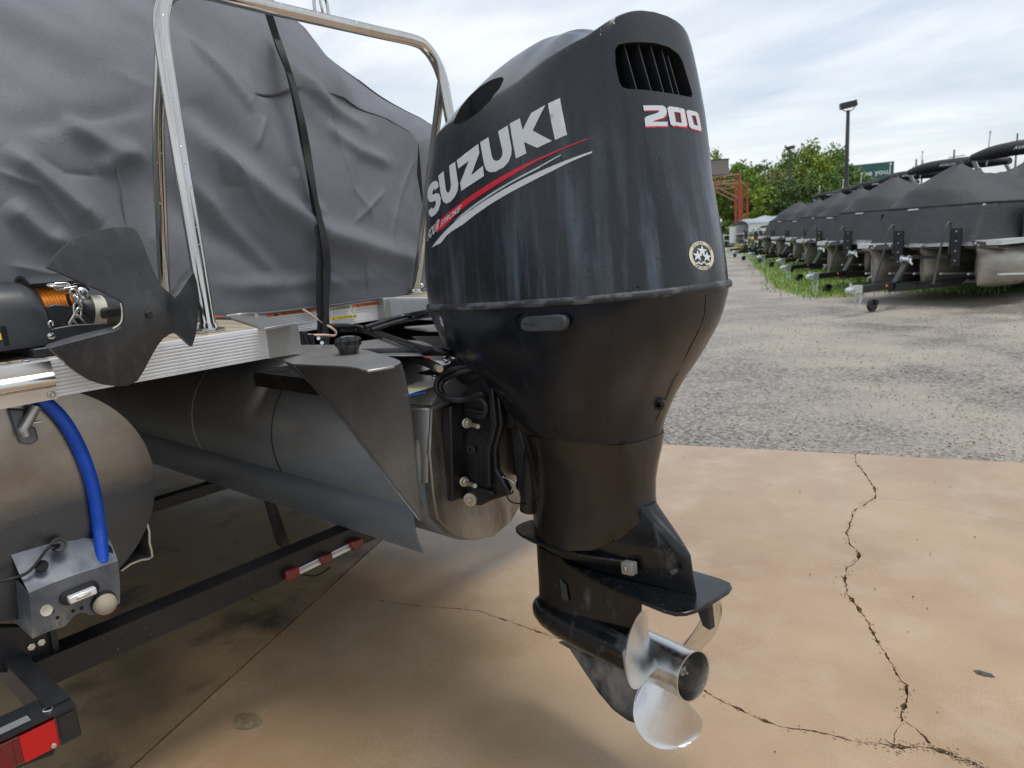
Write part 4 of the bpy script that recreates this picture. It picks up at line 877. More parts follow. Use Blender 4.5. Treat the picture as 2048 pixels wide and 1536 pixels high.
# steel corner wrap
pr = [(-1.800,1.064),(-1.792,1.063),(-1.784,1.058),(-1.782,1.045),(-1.782,1.033),(-1.776,1.028),(-1.770,1.020),(-1.770,1.012),(-1.776,1.004),(-1.783,.999),(-1.784,.985),(-1.784,.972),(-1.80,.972)]
rs = []
for k in range(15):
    if k < 7: rs.append([(x, .530-.03*k, z) for x, z in pr])
    else:
        t = (k-7)/7*pi/2; cx, cy = -1.87, .345
        rs.append([(cx+(x-cx)*cos(t), cy-(x-cx)*sin(t), z) for x, z in pr])
rs.append([(-2.6, .345-(x+1.87), z) for x, z in pr])
cw_ = MB().rings(rs, True).build('corner_wrap', MATS['corner_steel'], boat, 40)
for q in [(-1.783,0.5194,0.9837)]+[(-1.783,0.6194,1.8088)]:
    if q[2] < 1.1: MB().lathe(q, (1,0,0), [(0,.0085),(.002,.008),(.003,.005),(.0015,.003)], 16).build('rivet', MATS['cap_alloy'], cw_, 40)
MB().lathe((-1.80,.49,1.064), (0,0,1), [(0,.009),(.002,.008),(.003,.004)], 16).build('rivet', MATS['bolt_steel'], cw_, 40)
ribbed((-9,.275,0), (-2.6,.275,0), (0,-1,0)); ribbed((-2.0,2.79,0), (-9,2.79,0), (0,1,0))
# deck boards, one mesh each
bw = MB(); bw.box((0,0,0), (1,.057,.012)); bme = bw.mesh('deck_board', 30)
y = .31; bi = 0
while y < 2.76:
    x1 = -1.815 if (y < 1.14 or y > 1.93) else -2.30
    m_ = MB().box(((x1-3.6)/2, y, 1.055), (x1+3.6, .058, .012)).build('deck_board', MATS['decking'], boat, 0); y += .0635
MB().box((-5.7, 1.535, 1.02), (6.6, 2.45, .05)).build('deck_frame', MATS['black_cast'], boat, 0)
MB().box((-2.05, .68, 1.02), (.44, .86, .05)).build('deck_frame', MATS['black_cast'], boat, 0)
hp = [(-2.2923,1.2167,1.068),(-2.2196,1.2836,1.068),(-1.7369,1.1276,1.068),(-1.7144,1.0159,1.068)]
MB().prism(hp, (0,0,-.006)).build('hinge_plate', MATS['plate_alloy'], boat, 30, bevel=.002)
MB().tube(smooth_path([(-2.1941,1.1692,1.072),(-2.2025,1.2232,1.072),(-2.1511,1.2437,1.072),(-2.0844,1.2114,1.072)], 4), .0055, 8).build('hinge_pin', MATS['cap_alloy'], boat, 60)
MB().tube(smooth_path([(-2.2384,1.1123,1.07),(-2.2678,1.1616,1.07),(-2.234,1.1801,1.07)], 4), .003, 8).build('wire', MATS['label_orange'], boat, 60)
# hand-sized warning labels stuck on the recessed rail
def quad_x(name, q, m, parent, dx): 
    P = [(x+dx, y_, z) for x, y_, z in q]; b = MB(); b.add(P, [(0,1,2,3)]); return b.build(name, MATS[m], parent, 0)
def lab(white, head, hm, txt):
    l = quad_x('warning_label', white, 'label_white', rec, 0)
    h = quad_x('label_header', head, hm, l, .0008)
    v, f, w = text2d(txt, 0, .02); A, B, D = Vector(head[0]), Vector(head[1]), Vector(head[3])
    tw = .55; x0 = .25
    b = MB(); P = [A+(B-A)*(x0+tw*x/w)+(D-A)*(.85-.7*yy)+Vector((.0014,0,0)) for x, yy in v]; b.add(P, f)
    for cx in ((x0-.09, ) if txt == 'WARNING' else (x0-.10, x0+tw+.10)):
        b.add([A+(B-A)*(cx+dx)+(D-A)*dy+Vector((.0014,0,0)) for dx, dy in ((-.045,.85),(.045,.85),(0,.15))], [(0,1,2)])
    b.build('lettering', MATS['print_black'], l, 0)
    A, B, D = Vector(white[0]), Vector(white[1]), Vector(white[3]); rr = random.Random(len(txt)+int(A.y*1000))
    b = MB(); t = .16 if hm != 'label_white' else .1
    while t < .92:
        e = .95 if t < .8 else rr.uniform(.3,.7)
        s0 = .05+rr.uniform(0,.08); b.add([A+(B-A)*s+(D-A)*tt+Vector((.0009,0,0)) for s, tt in ((s0,t),(e-rr.uniform(0,.15),t),(e-.1,t+.045),(s0,t+.045))], [(0,1,2,3)]); t += .155
    b.build('small_print', MATS['print_grey'], l, 0, kind='stuff')
lab([(-2.2685,1.3576,1.0463),(-2.2685,1.5925,1.0434),(-2.2685,1.5872,1.0054),(-2.2685,1.352,1.0082)], [(-2.2685,1.3594,1.0584),(-2.2685,1.5943,1.0564),(-2.2685,1.5924,1.0425),(-2.2685,1.3574,1.0446)], 'label_orange', 'WARNING')
lab([(-2.2685,1.6281,1.0384),(-2.2685,1.7199,1.0387),(-2.2685,1.717,1.0166),(-2.2685,1.625,1.0159)], [(-2.2685,1.6295,1.0487),(-2.2685,1.7214,1.0493),(-2.2685,1.7198,1.0378),(-2.2685,1.6279,1.0366)], 'label_olive', 'CAUTION')
lab([(-2.2685,1.7333,1.0392),(-2.2685,1.8861,1.0366),(-2.2685,1.8834,1.0155),(-2.2685,1.7306,1.0189)], [(-2.2685,1.7349,1.0508),(-2.2685,1.8876,1.0487),(-2.2685,1.8859,1.0356),(-2.2685,1.7332,1.0382)], 'label_orange', 'WARNING')
lab([(-2.2685,1.6187,1.0033),(-2.2685,1.7489,1.0001),(-2.2685,1.7516,0.9829),(-2.2685,1.6184,0.9843)], [(-2.2685,1.62,1.0127),(-2.2685,1.7502,1.0098),(-2.2685,1.7488,0.9991),(-2.2685,1.6186,1.0024)], 'label_yellow', 'CAUTION')
# tow bar
def towbar():
    R_ = .0205; P = [(-1.895,.955,1.06),(-1.915,.962,1.25),(-1.945,.972,1.50),(-1.975,.985,1.76),(-1.985,.992,1.86),(-1.995,1.012,1.925),(-2.0,1.05,1.967),(-2.0,1.11,1.984),(-2.0,1.30,1.984)]
    Q = [(x, 3.035-y, z) for x, y, z in P[::-1]]
    tb = MB().tube(smooth_path(P+Q, 7), R_, 20).build('tow_bar', MATS['stainless'], boat, 60)
    for s in (1, -1):
        g_ = lambda y: 1.5175+s*(y-1.5175)
        MB().tube(smooth_path([(-1.99,g_(.995),1.855),(-2.03,g_(.99),1.74),(-2.08,g_(.985),1.60),(-2.17,g_(.99),1.30),(-2.24,g_(.995),1.06)], 6), .0165, 16).build('brace', MATS['stainless'], tb, 60)
        for x, y_ in ((-1.895,.955),(-2.24,.995)):
            MB().lathe((x, g_(y_), 1.062), (0,0,1), [(0,.042),(.006,.042),(.010,.026),(.022,.023)], 24).build('foot_flange', MATS['stainless'], tb, 40)
    P = [(-2.0,1.506,1.995),(-2.0,1.505,2.03),(-2.0,1.512,2.052),(-2.0,1.530,2.060),(-2.0,1.548,2.052),(-2.0,1.556,2.03),(-2.0,1.556,1.995)]
    MB().tube(smooth_path(P, 6), .0052, 12).build('tow_eye', MATS['stainless'], tb, 60)
    P = [(-2.002,1.530,2.056),(-1.992,1.524,2.03),(-1.992,1.530,2.00),(-2.0,1.538,1.998)]
    MB().tube(smooth_path(P, 6), .004, 10).build('tow_eye', MATS['stainless'], tb, 60)
towbar()
# cables and hoses in the well
hose('rigging_hose', [(-2.2,1.5516,0.9909),(-2.2,1.636,0.9799),(-2.2,1.7048,0.9651)]+[(-1.9063,1.5587,0.97),(-1.6846,1.4535,0.97),(-1.5073,1.3728,0.97),(-1.3952,1.3429,0.97)]+[(-1.3961,1.43,0.9418)], .0095, MATS['black_hose'], boat)
hose('rigging_hose', [(-2.2,1.6114,0.9681),(-2.2,1.7036,0.9556)]+[(-1.9056,1.5777,0.95),(-1.6495,1.4506,0.95),(-1.5134,1.3959,0.95),(-1.4355,1.4203,0.95)], .008, MATS['black_hose'], boat)
hose('rigging_hose', [(-1.6903,1.3091,0.955),(-1.6237,1.3393,0.955),(-1.5632,1.3675,0.955)]+[(-1.4916,1.3765,0.96),(-1.4367,1.4025,0.96),(-1.3768,1.4118,0.96)], .0125, MATS['black_hose'], boat)
hose('rigging_hose', [(-1.7537,1.3957,0.93),(-1.6688,1.4041,0.93),(-1.5576,1.3949,0.93),(-1.4447,1.3477,0.93),(-1.3821,1.3138,0.93)], .013, MATS['black_hose'], boat)
MB().tube([(-1.3908,1.3185,0.93),(-1.3565,1.3,0.93)], .0095, 12).build('hose_end', MATS['zinc_bolt'], boat, 40)
hose('rigging_hose', [(-1.95,1.5322,0.9947),(-1.95,1.6226,1.0058),(-1.95,1.7172,1.0121)]+[(-1.85,1.753,1.0273),(-1.85,1.8488,1.0237)], .0085, MATS['black_hose'], boat)
hose('rigging_hose', [(-1.93,1.5409,0.9855),(-1.93,1.6504,0.9974),(-1.93,1.7464,1.0016)]+[(-1.83,1.7398,1.0167),(-1.83,1.8276,1.0154)], .0085, MATS['black_hose'], boat)
hose('steering_arm', [(-1.6698,1.45,0.8478),(-1.6036,1.45,0.8653),(-1.5138,1.45,0.887),(-1.4387,1.45,0.9097),(-1.3973,1.45,0.9239)], .013, MATS['black_cast'], boat)
hose('steering_arm', [(-1.6538,1.48,0.8143),(-1.5701,1.48,0.8527),(-1.4925,1.48,0.8738),(-1.4392,1.48,0.8895)], .009, MATS['black_cast'], boat)
for q in [(-1.4639,1.43,0.9279),(-1.4304,1.43,0.9371),(-1.5169,1.43,0.8677)]: MB().lathe(q, (.5,-.6,.3), [(-.01,.0095),(.006,.0095),(.008,.006)], 12).build('clamp_bolt', MATS['chain_zinc'], boat, 40)
hose('white_wire', [(-1.7402,1.5,0.8462),(-1.6791,1.5,0.875),(-1.6193,1.5,0.8931),(-1.5844,1.5,0.9047)], .0028, MATS['wire_pink'], boat)
hose('red_wire', [(-1.6435,1.5,0.9172),(-1.6161,1.5,0.9187),(-1.6023,1.5,0.9036)], .003, MATS['red_print'], boat)
hose('pink_wire', [(-2.21,1.4697,1.0607),(-2.21,1.4965,1.0414),(-2.21,1.5195,1.0223),(-2.21,1.5469,1.0005)]+[(-2.18,1.5584,0.985),(-2.18,1.578,0.9657),(-2.18,1.5675,0.9542)]+[(-2.1,1.4727,0.9721),(-2.1,1.412,0.9806),(-2.1,1.3699,0.9933)], .0042, MATS['wire_pink'], boat)
for q in [(-2.05,1.3573,0.9765),(-2.05,1.3797,0.9682),(-2.05,1.3389,0.9842)]: MB().tube([Vector(q)+Vector((0,0,.02)), Vector(q)-Vector((0,0,.03))], .012, 10).build('corrugated_hose', MATS['black_hose'], boat, 60)
MB().prism([(-2,1.3662,0.9804),(-2,1.4137,0.9787),(-2,1.4054,0.9477),(-2,1.3787,0.9568)], (.012,0,0)).build('cable_clip', MATS['black_cast'], boat, 30, bevel=.002)
for q in [(-1.985,1.3653,0.9794),(-1.985,1.3768,0.9628)]: MB().lathe(q, (.7,-.5,.3), [(0,.006),(.004,.006),(.004,.0035),(.001,.003)], 10).build('clip_screw', MATS['bolt_steel'], boat, 40)
# brackets and fittings on the port pontoon
hb = [(-1.855,0.4537,0.9579),(-1.855,0.4816,0.9517),(-1.855,0.4792,0.9151),(-1.855,0.4973,0.9048),(-1.855,0.4982,0.875),(-1.855,0.4809,0.8676),(-1.855,0.4625,0.8749),(-1.855,0.4589,0.8991)]
MB().prism(hb, (-.05,0,0)).build('deck_bracket', MATS['plate_weathered'], boat, 30, bevel=.004)
MB().tube(smooth_path([(-1.845,0.5029,0.955),(-1.845,0.487,0.9318),(-1.845,0.4713,0.9089),(-1.845,0.4724,0.8923)], 5), .0115, 12).build('conduit', MATS['plate_alloy'], boat, 60)
MB().tube([(-1.85,0.49,0.9177),(-1.85,0.5079,0.917)], .0028, 8).build('bracket_screw', MATS['bolt_steel'], boat, 60)
up_ = [(-1.868,0.4026,0.632),(-1.868,0.4423,0.6324),(-1.868,0.4958,0.6307),(-1.868,0.5507,0.6151),(-1.868,0.597,0.6057),(-1.868,0.6095,0.5824)]+[(-1.8,0.5955,0.5516),(-1.8,0.5492,0.5524),(-1.8,0.5007,0.5549),(-1.8,0.4539,0.555),(-1.8,0.4065,0.5513)]+[(-1.84,0.4061,0.5842)]
lo_ = [(-1.794,0.4048,0.5514),(-1.794,0.452,0.555),(-1.794,0.4987,0.5549),(-1.794,0.5469,0.5523),(-1.794,0.5931,0.5515),(-1.794,0.5892,0.4994),(-1.794,0.5811,0.4501),(-1.794,0.5711,0.4454),(-1.794,0.5522,0.4489),(-1.794,0.53,0.4436),(-1.794,0.513,0.4477),(-1.794,0.506,0.4575),(-1.794,0.492,0.4641),(-1.794,0.4809,0.4617),(-1.794,0.4687,0.4523),(-1.794,0.4594,0.4466),(-1.794,0.4269,0.4488),(-1.794,0.3938,0.4479),(-1.794,0.4002,0.5025)]
bk = MB().prism(lo_, (-.005,0,0)).build('bracket', MATS['bracket_alloy'], boat, 30)
ctr = len(up_); b = MB(); b.prism(up_, (-.003, 0, -.004)); b.build('bracket_top', MATS['bracket_alloy'], bk, 30)
sg = [(-1.8,0.4061,0.5491),(-1.8,0.3951,0.4452)]+[(-1.9,0.3907,0.4549),(-1.9,0.4007,0.5704)]
b = MB(); b.prism(sg, (0, .004, 0)); b.build('bracket_side', MATS['bracket_alloy'], bk, 30)
def disc_on(pxc, nrm, r_, name, m, parent, prof=None):
    return MB().lathe(pxc, nrm, prof or [(-.002, r_), (.003, r_), (.003, r_*.7), (.001, r_*.65)], 28).build(name, m, parent, 40)
n_up = (.75, 0, .65)
q = Vector([(-1.838,0.4913,0.6243)][0]); disc_on(q, n_up, .0175, 'grommet', MATS['black_rubber'], bk)
q = Vector([(-1.822,0.4453,0.5946)][0]); disc_on(q, n_up, .0135, 'hole', MATS['black_void'], bk, [(-.002,.0135),(.0035,.0135)])
q = Vector([(-1.832,0.5778,0.5716)][0]); b = MB(); b.prism([q+Vector((-.013*sin(t)*1.0, .020*cos(t), .021*sin(t))) for t in [2*pi*k/24 for k in range(24)]], (.003,0,.003)); b.build('hole', MATS['black_void'], bk, 40)
q = Vector([(-1.793,0.4302,0.4997)][0]); disc_on(q, (1,0,0), .0125, 'hole', MATS['label_cream'], bk, [(-.002,.0125),(.0015,.0125),(.0008,.011)])
for q in [(-1.7935,0.4412,0.492),(-1.7935,0.4483,0.4736),(-1.7935,0.4808,0.4746),(-1.7935,0.4988,0.4739)]: disc_on(Vector(q), (1,0,0), .004, 'hole', MATS['black_void'], bk, [(-.002,.004),(.0012,.004)])
# courtesy light in its rubber surround, strainer dome
c0, c1_ = Vector([(-1.793,0.4752,0.5114)][0]), Vector([(-1.793,0.5257,0.513)][0]); ax_ = (c1_-c0).normalized(); az_ = Vector((1,0,0)).cross(ax_)
def stadium(c0, c1_, r_, x, n=10):
    return [(x, *(Vector((0, c1_.y, c1_.z))+(ax_*cos(t)+az_*sin(t))*r_).yz) for t in [-pi/2+pi*k/n for k in range(n+1)]]+[(x, *(Vector((0, c0.y, c0.z))+(ax_*cos(t)+az_*sin(t))*r_).yz) for t in [pi/2+pi*k/n for k in range(n+1)]]
b = MB(); b.rings([stadium(c0,c1_,.0175,-1.796), stadium(c0,c1_,.0165,-1.786), stadium(c0,c1_,.013,-1.785)]); ul = b.build('underwater_light', MATS['black_rubber'], bk, 40)
R3 = Matrix((Vector((1,0,0)), ax_, az_)).transposed()
MB().box((c0+c1_)/2+Vector((.016,0,-.001)), (.018, (c1_-c0).length+.008, .017), R3).build('lens', MATS['lamp_clear'], ul, 30, bevel=.003)
MB().box((c0+c1_)/2+Vector((.026,0,-.0005)), (.004, (c1_-c0).length*.6, .006), R3).build('reflector', MATS['chain_zinc'], ul, 30, bevel=.001)
q = Vector([(-1.793,0.5459,0.4678)][0]); dd = Vector((.93,-.05,-.2))
b = MB(); b.lathe(q, dd, [(-.004,.0285),(.008,.0285),(.008,.026)], 32); st_ = b.build('strainer', MATS['black_rubber'], bk, 40)
MB().lathe(q+dd*.006, dd, [(0,.0262),(.006,.0258),(.016,.023),(.024,.017),(.029,.009),(.030,.001)], 36).build('strainer_mesh', MATS['mesh_tan'], st_, 60)
hose('sensor_cable', [(-1.836,0.4908,0.625)]+[(-1.82,0.4685,0.6337),(-1.82,0.451,0.6198),(-1.82,0.4306,0.6),(-1.82,0.4111,0.5898)]+[(-1.83,0.389,0.5857),(-1.83,0.3658,0.5884),(-1.83,0.3386,0.5919)], .0036, MATS['black_rubber'], boat)
fl_ = [(y_, z) for y_, z in [(0.7076,0.5914),(0.7098,0.5655),(0.7054,0.5377),(0.7071,0.5159),(0.7067,0.4977),(0.6971,0.4944),(0.6787,0.4991),(0.6522,0.4987),(0.6273,0.4896)]]
sheet_along_x('keel_strake', fl_, -6.0, -1.885, .005, MATS['plate_alloy'], PT)
hz_ = smooth_path([(-1.855,0.5137,0.9656),(-1.855,0.5329,0.9473),(-1.855,0.5551,0.9064),(-1.855,0.5718,0.8534),(-1.855,0.5836,0.793),(-1.855,0.5891,0.7318),(-1.855,0.5885,0.6742),(-1.855,0.5858,0.6233)]+[(-1.835,0.5767,0.5857)]+[(-1.818,0.5681,0.5516)], 8)
bh = MB().tube(hz_, .0150, 20).build('water_hose', MATS['blue_hose'], None, 60); tag(bh, 'bright blue hose curving from under the deck down to the bracket', 'hose')
# ------------------------------------------------------------------ grey travel cover over the stern
CY = [.28,.5,.665,.857,1.124,1.4,1.67,1.9,2.05,2.13,2.165]
Z1 = [1.53,1.57,1.60,1.655,1.725,1.80,1.86,1.86,1.79,1.73,1.69]
X1 = [-2.30,-2.31,-2.32,-2.33,-2.35,-2.36,-2.38,-2.38,-2.36,-2.34,-2.32]
Z2 = [2.12,2.26,2.36,2.48,2.62,2.60,2.36,2.16,1.99,1.86,1.76]
X2 = [-3.0,-3.0,-3.0,-3.0,-2.95,-2.85,-2.68,-2.6,-2.58,-2.55,-2.5]
ZH = [1.066,1.066,1.066,1.066,1.066,1.060,1.058,1.062,1.069,1.075,1.078]
def cover_point(y, v):
    z1, x1, z2, x2, zh = (ipl(y, CY, k) for k in (Z1, X1, Z2, X2, ZH))
    xh = -2.262
    if v < .5:
        t = v/.5; x = xh+(x1-xh)*t**1.3+.035*sin(pi*t)*(.6+.4*sin(y*5)); z = zh+(z1-zh)*t
    elif v < .8:
        t = (v-.5)/.3; tt = t*t*(3-2*t)*.35+t*.65
        x = x1+(x2-x1)*tt; z = z1+(z2-z1)*(t**.85)
    else:
        t = (v-.8)/.2; x = x2-3.2*t; z = z2+.10*sin(t*1.6)
    return x, y, z
# drape folds: outlines in (y, z) across the stern, height, width (metres)
FOLDS = [([(1.1635,1.7478),(1.2327,1.667),(1.3007,1.5809),(1.4419,1.4479),(1.6438,1.3143),(1.8974,1.2414),(2.1538,1.1593)], .030, .050, 0),
 ([(1.1643,1.5271),(1.2537,1.389),(1.3472,1.2788),(1.4631,1.1495)], .014, .030, 0), ([(1.2189,1.7182),(1.2759,1.637),(1.3266,1.5381),(1.3833,1.4191),(1.4408,1.346)], .013, .018, 1),
 ([(0.667,1.5933),(0.7583,1.4955),(0.8529,1.3884),(0.8786,1.3619)], .024, .032, 0), ([(0.6124,1.5371),(0.7269,1.4775),(0.7773,1.3927),(0.8067,1.3356)], .016, .026, 1),
 ([(0.6405,1.4411),(0.7209,1.3417),(0.7857,1.3124)], .02, .03, 0), ([(0.8122,1.673),(0.8615,1.6622),(0.945,1.604),(1.0426,1.5712)], .016, .035, 0), ([(0.8934,1.5337),(0.9683,1.565),(1.0621,1.5988)], .012, .03, 0),
 ([(1.9904,1.4948),(1.8638,1.4139),(1.7544,1.3447)], .011, .016, 1), ([(2.1859,1.6887),(2.0946,1.5226),(2.0014,1.3706),(1.9367,1.2414)], .012, .016, 1), ([(1.5141,1.7527),(1.4667,1.6838),(1.43,1.6182)], .012, .014, 1),
 ([(1.5061,1.9392),(1.4962,1.8189),(1.4241,1.7575)], .006, .018, 1), ([(1.3093,2.0538),(1.3393,1.9488),(1.4341,1.812),(1.4589,1.7361)], .012, .022, 0), ([(1.1511,1.1846),(1.2778,1.1535),(1.4267,1.1527),(1.7176,1.1431),(1.9582,1.1378)], .014, .030, 0),
 ([(0.6755,1.6424),(0.8247,1.6727),(0.9933,1.7182),(1.1351,1.7671)], -.010, .03, 0), ([(1.0615,1.4029),(1.0185,1.3274),(1.0501,1.2325)], .01, .02, 1), ([(1.8083,1.6382),(1.8122,1.4886),(1.8964,1.3725)], .011, .02, 1),
 ([(1.2578,1.6091),(1.2841,1.4948),(1.3551,1.4827)], -.012, .014, 1), ([(1.555,1.5729),(1.5821,1.4678),(1.657,1.3768)], .01, .022, 0), ([(1.7529,1.7439),(1.8815,1.6421),(2.0565,1.5919)], .012, .03, 0),
 ([(1.6902,1.9301),(1.8095,1.8211),(1.9937,1.7254)], .010, .03, 0), ([(1.0153,1.8526),(1.0954,1.8064),(1.1626,1.7923)], .008, .016, 1), ([(0.7351,1.5815),(0.8124,1.5241),(0.9182,1.5174)], -.012, .02, 1),
 ([(1.7763,1.2205),(1.9172,1.1308),(2.0212,1.0908)], .010, .02, 1), ([(1.5592,1.3064),(1.6313,1.1917),(1.7607,1.1042)], -.010, .022, 0), ([(0.7877,1.2222),(0.8642,1.275),(0.954,1.2999)], .012, .02, 1), ([(0.6118,1.2767),(0.6905,1.2509),(0.7618,1.2243)], .012, .02, 1)]
NU, NV = 330, 250
YS = np.concatenate([np.linspace(.28, 2.10, NU-14), np.linspace(2.106, 2.165, 15)]); VS = np.concatenate([np.linspace(0, .8, NV-12), np.linspace(.815, 1, 13)])
G = np.array([[cover_point(y, v) for v in VS] for y in YS])          # NU+1 x NV+1 x 3
Yg, Zg = G[..., 1], G[..., 2]; D = np.zeros(Yg.shape)
for path, amp, wd, sharp in FOLDS:
    P = np.array(path); best = np.full(Yg.shape, 9.); par = np.zeros(Yg.shape); Ls = np.r_[0, np.cumsum(np.hypot(*(P[1:]-P[:-1]).T))]
    for k in range(len(P)-1):
        d = P[k+1]-P[k]; t = np.clip(((Yg-P[k,0])*d[0]+(Zg-P[k,1])*d[1])/(d@d), 0, 1)
        dist = np.hypot(Yg-P[k,0]-t*d[0], Zg-P[k,1]-t*d[1]); sgn = np.sign((Yg-P[k,0])*d[1]-(Zg-P[k,1])*d[0])
        u = dist < best; best = np.where(u, dist, best); par = np.where(u, (Ls[k]+t*(Ls[k+1]-Ls[k]))/Ls[-1], par)
    fade = np.clip(np.sin(np.pi*np.clip(par, .03, .97))*1.6, 0, 1)
    D += amp*(.62 if sharp else 1.25)*fade*(np.exp(-best/wd*1.3) if sharp else np.exp(-(best/wd)**2))
N1 = np.array([[noise.noise((y*2.2, z*2.2, x)) for x, y, z in row] for row in G]); N2 = np.array([[noise.noise((y*7+z*3, z*5-y*2, 3)) for x, y, z in row] for row in G])
DRP = lambda y, z: (y*.66+z*.75, y*.75-z*.66) if y < 1.8 else (y*.8-z*.6, y*.6+z*.8)
N3 = np.array([[abs(noise.noise((DRP(y, z)[0]*5.2, DRP(y, z)[1]*1.3, 9+x))) for x, y, z in row] for row in G]); N4 = np.array([[abs(noise.noise((DRP(y, z)[0]*3.1+5, DRP(y, z)[1]*8.5, 19))) for x, y, z in row] for row in G])
wgt = np.clip((np.array(VS)/.10), .15, 1)[None, :]*np.clip((2.165-YS)/.05, .1, 1)[:, None]
D = (1.35*D+.016*N1+.0025*N2-.085*N3*N3-.008*N4*N4)*wgt
nx_ = np.where(VS < .5, 1, np.where(VS < .8, .55, .1))[None, :]; nz_ = np.where(VS < .5, .12, np.where(VS < .8, .8, 1))[None, :]
G[..., 0] += D*nx_; G[..., 2] += D*nz_
fl = np.clip((YS-1.98)/.185, 0, 1)[:, None]**1.5*np.clip((-2.30-G[..., 0])/.20, 0, 1)
G[..., 1] += .44*fl
vs = [tuple(p) for row in G for p in row]; n = len(VS); fs = []
for i in range(len(YS)-1):
    for j in range(n-1): k = i*n+j; fs.append((k, k+n, k+n+1, k+1))
j0 = int(np.argmax(VS >= .5)); ks = (len(YS)-1)*n; base = len(vs); rows = 14       # starboard wall, falling from the shoulder to the deck
for j in range(j0, n):
    x, y, z = vs[ks+j]
    for q in range(1, rows+1):
        t = q/rows; vs.append((x, y+.10*min(1, (-2.32-x)*1.5)*sin(t*pi/2)*0+.16*min(1, max(0, -2.5-x))*t, z+(1.075-z)*t))
for j in range(j0, n-1):
    for q in range(rows):
        a = ks+j if q == 0 else base+(j-j0)*rows+q-1; b_ = ks+j+1 if q == 0 else base+(j+1-j0)*rows+q-1
        fs.append((a, b_, base+(j+1-j0)*rows+q, base+(j-j0)*rows+q))
b = MB(); b.add(vs, fs); cover = b.build('boat_cover', MATS['canvas'], None, 180)
md = cover.modifiers.new('thickness', 'SOLIDIFY'); md.thickness = .003
tag(cover, 'wrinkled grey canvas cover beaded with rain over the stern of the nearest boat', 'boat cover')
hem = [(-2.2595, y, ipl(y, CY, ZH)) for y in np.linspace(.3, 2.165, 50)]
MB().tube(hem, .0042, 8).build('hem', MATS['canvas'], cover, 60)
MB().lathe([(-2.255,2.0942,1.0924)][0], (1,-.3,.1), [(0,.0105),(.004,.010),(.007,.007),(.008,.001)], 20).build('snap', MATS['chain_zinc'], cover, 40)
# lifted seam stitching down the cover
MB().tube([(-2.262-.05*t, .985+.012*sin(t*9)-.05*t, 1.10+.5*t) for t in [k/14 for k in range(15)]], .0022, 6).build('seam', MATS['canvas'], cover, 60)
# black webbing strap hanging in two lengths
sp1 = [(x, y, z) for x, y, z in [(-2.42,1.6128,2.1278),(-2.42,1.63,2.0634)]+[(-2.33,1.5941,1.9544),(-2.33,1.6191,1.8565)]+[(-2.27,1.5899,1.7414),(-2.27,1.5963,1.6392)]+[(-2.235,1.5824,1.5308),(-2.235,1.589,1.4261)]+[(-2.215,1.5815,1.3186),(-2.215,1.5642,1.1941),(-2.215,1.5493,1.0865)]+[(-2.21,1.5379,1.0145),(-2.21,1.5289,0.9494)]]
sp2 = [(x, y, z) for x, y, z in [(-2.38,1.5956,2.082),(-2.38,1.6181,1.9851)]+[(-2.31,1.6043,1.8596)]+[(-2.255,1.5866,1.7303),(-2.255,1.596,1.62)]+[(-2.22,1.5796,1.4946),(-2.22,1.5897,1.3984)]+[(-2.2,1.5874,1.282),(-2.2,1.586,1.1922),(-2.2,1.5689,1.0845)]+[(-2.195,1.5511,1.0132),(-2.195,1.5373,0.945)]]
s1 = MB().strip(smooth_path(sp1, 6), .030, .003, [(.1*sin(k*.35), 1, .15*sin(k*.3)) for k in range(67)]).build('strap', MATS['webbing'], None, 40)
tag(s1, 'black webbing strap hanging in two lengths down the grey cover', 'strap')
MB().strip(smooth_path(sp2, 6), .026, .003, [(.35*sin(1+k*.3), 1, -.1*sin(k*.4)) for k in range(67)]).build('strap_tail', MATS['webbing'], s1, 40)

# ------------------------------------------------------------------ anchor and its winch on the port quarter
anch = thing('river_anchor', 'black vinyl-coated river anchor with broad curved flukes hanging over the deck edge', 'anchor', (-1.66, .73, 1.15))
ol = [(0.5321,1.2584),(0.5475,1.2788),(0.5717,1.3001),(0.5984,1.3165),(0.6246,1.327),(0.6507,1.3336),(0.677,1.3372),(0.7082,1.3343),(0.7166,1.3264),(0.7215,1.2955),(0.7251,1.2565),(0.73,1.2248),(0.7355,1.2029),(0.7449,1.1906),(0.7509,1.1855),(0.763,1.174),(0.7783,1.1817),(0.8056,1.2038),(0.8295,1.2254),(0.8352,1.2226),(0.8398,1.2045),(0.8423,1.172),(0.8365,1.1426),(0.8267,1.1113),(0.8134,1.0816),(0.7955,1.0541),(0.7797,1.0696),(0.7621,1.0864),(0.7494,1.0952),(0.7361,1.0924),(0.7211,1.0841),(0.7073,1.0687),(0.6921,1.0445),(0.6753,1.0162),(0.661,0.9958),(0.6435,0.9888),(0.6202,0.99),(0.5955,0.9983),(0.5722,1.0117),(0.5508,1.0322),(0.5309,1.0573),(0.5159,1.0811),(0.5086,1.0928),(0.526,1.0964),(0.5607,1.1029),(0.6017,1.11),(0.628,1.1141),(0.6425,1.1199),(0.6483,1.1358),(0.6508,1.1576),(0.6514,1.1741),(0.6452,1.1813),(0.6188,1.2013),(0.5873,1.2211),(0.5531,1.2457)]
v2, f2 = fill2d([ol], .009); cy_, cz_ = .735, 1.145; b = MB(); n = len(v2)
def bowl(y, z):
    r_ = math.hypot(y-cy_, z-cz_); a = math.atan2(z-cz_, y-cy_)
    return -1.652-.85*r_*r_+.014*math.exp(-(r_/.07)**2)-.035*max(0, cos(a))**2*min(1, r_/.1)
b.add([(bowl(y, z), y, z) for y, z in v2]+[(bowl(y, z)-.016, y, z) for y, z in v2], f2+[tuple(i+n for i in f)[::-1] for f in f2])
from collections import Counter
ec_ = Counter(); 
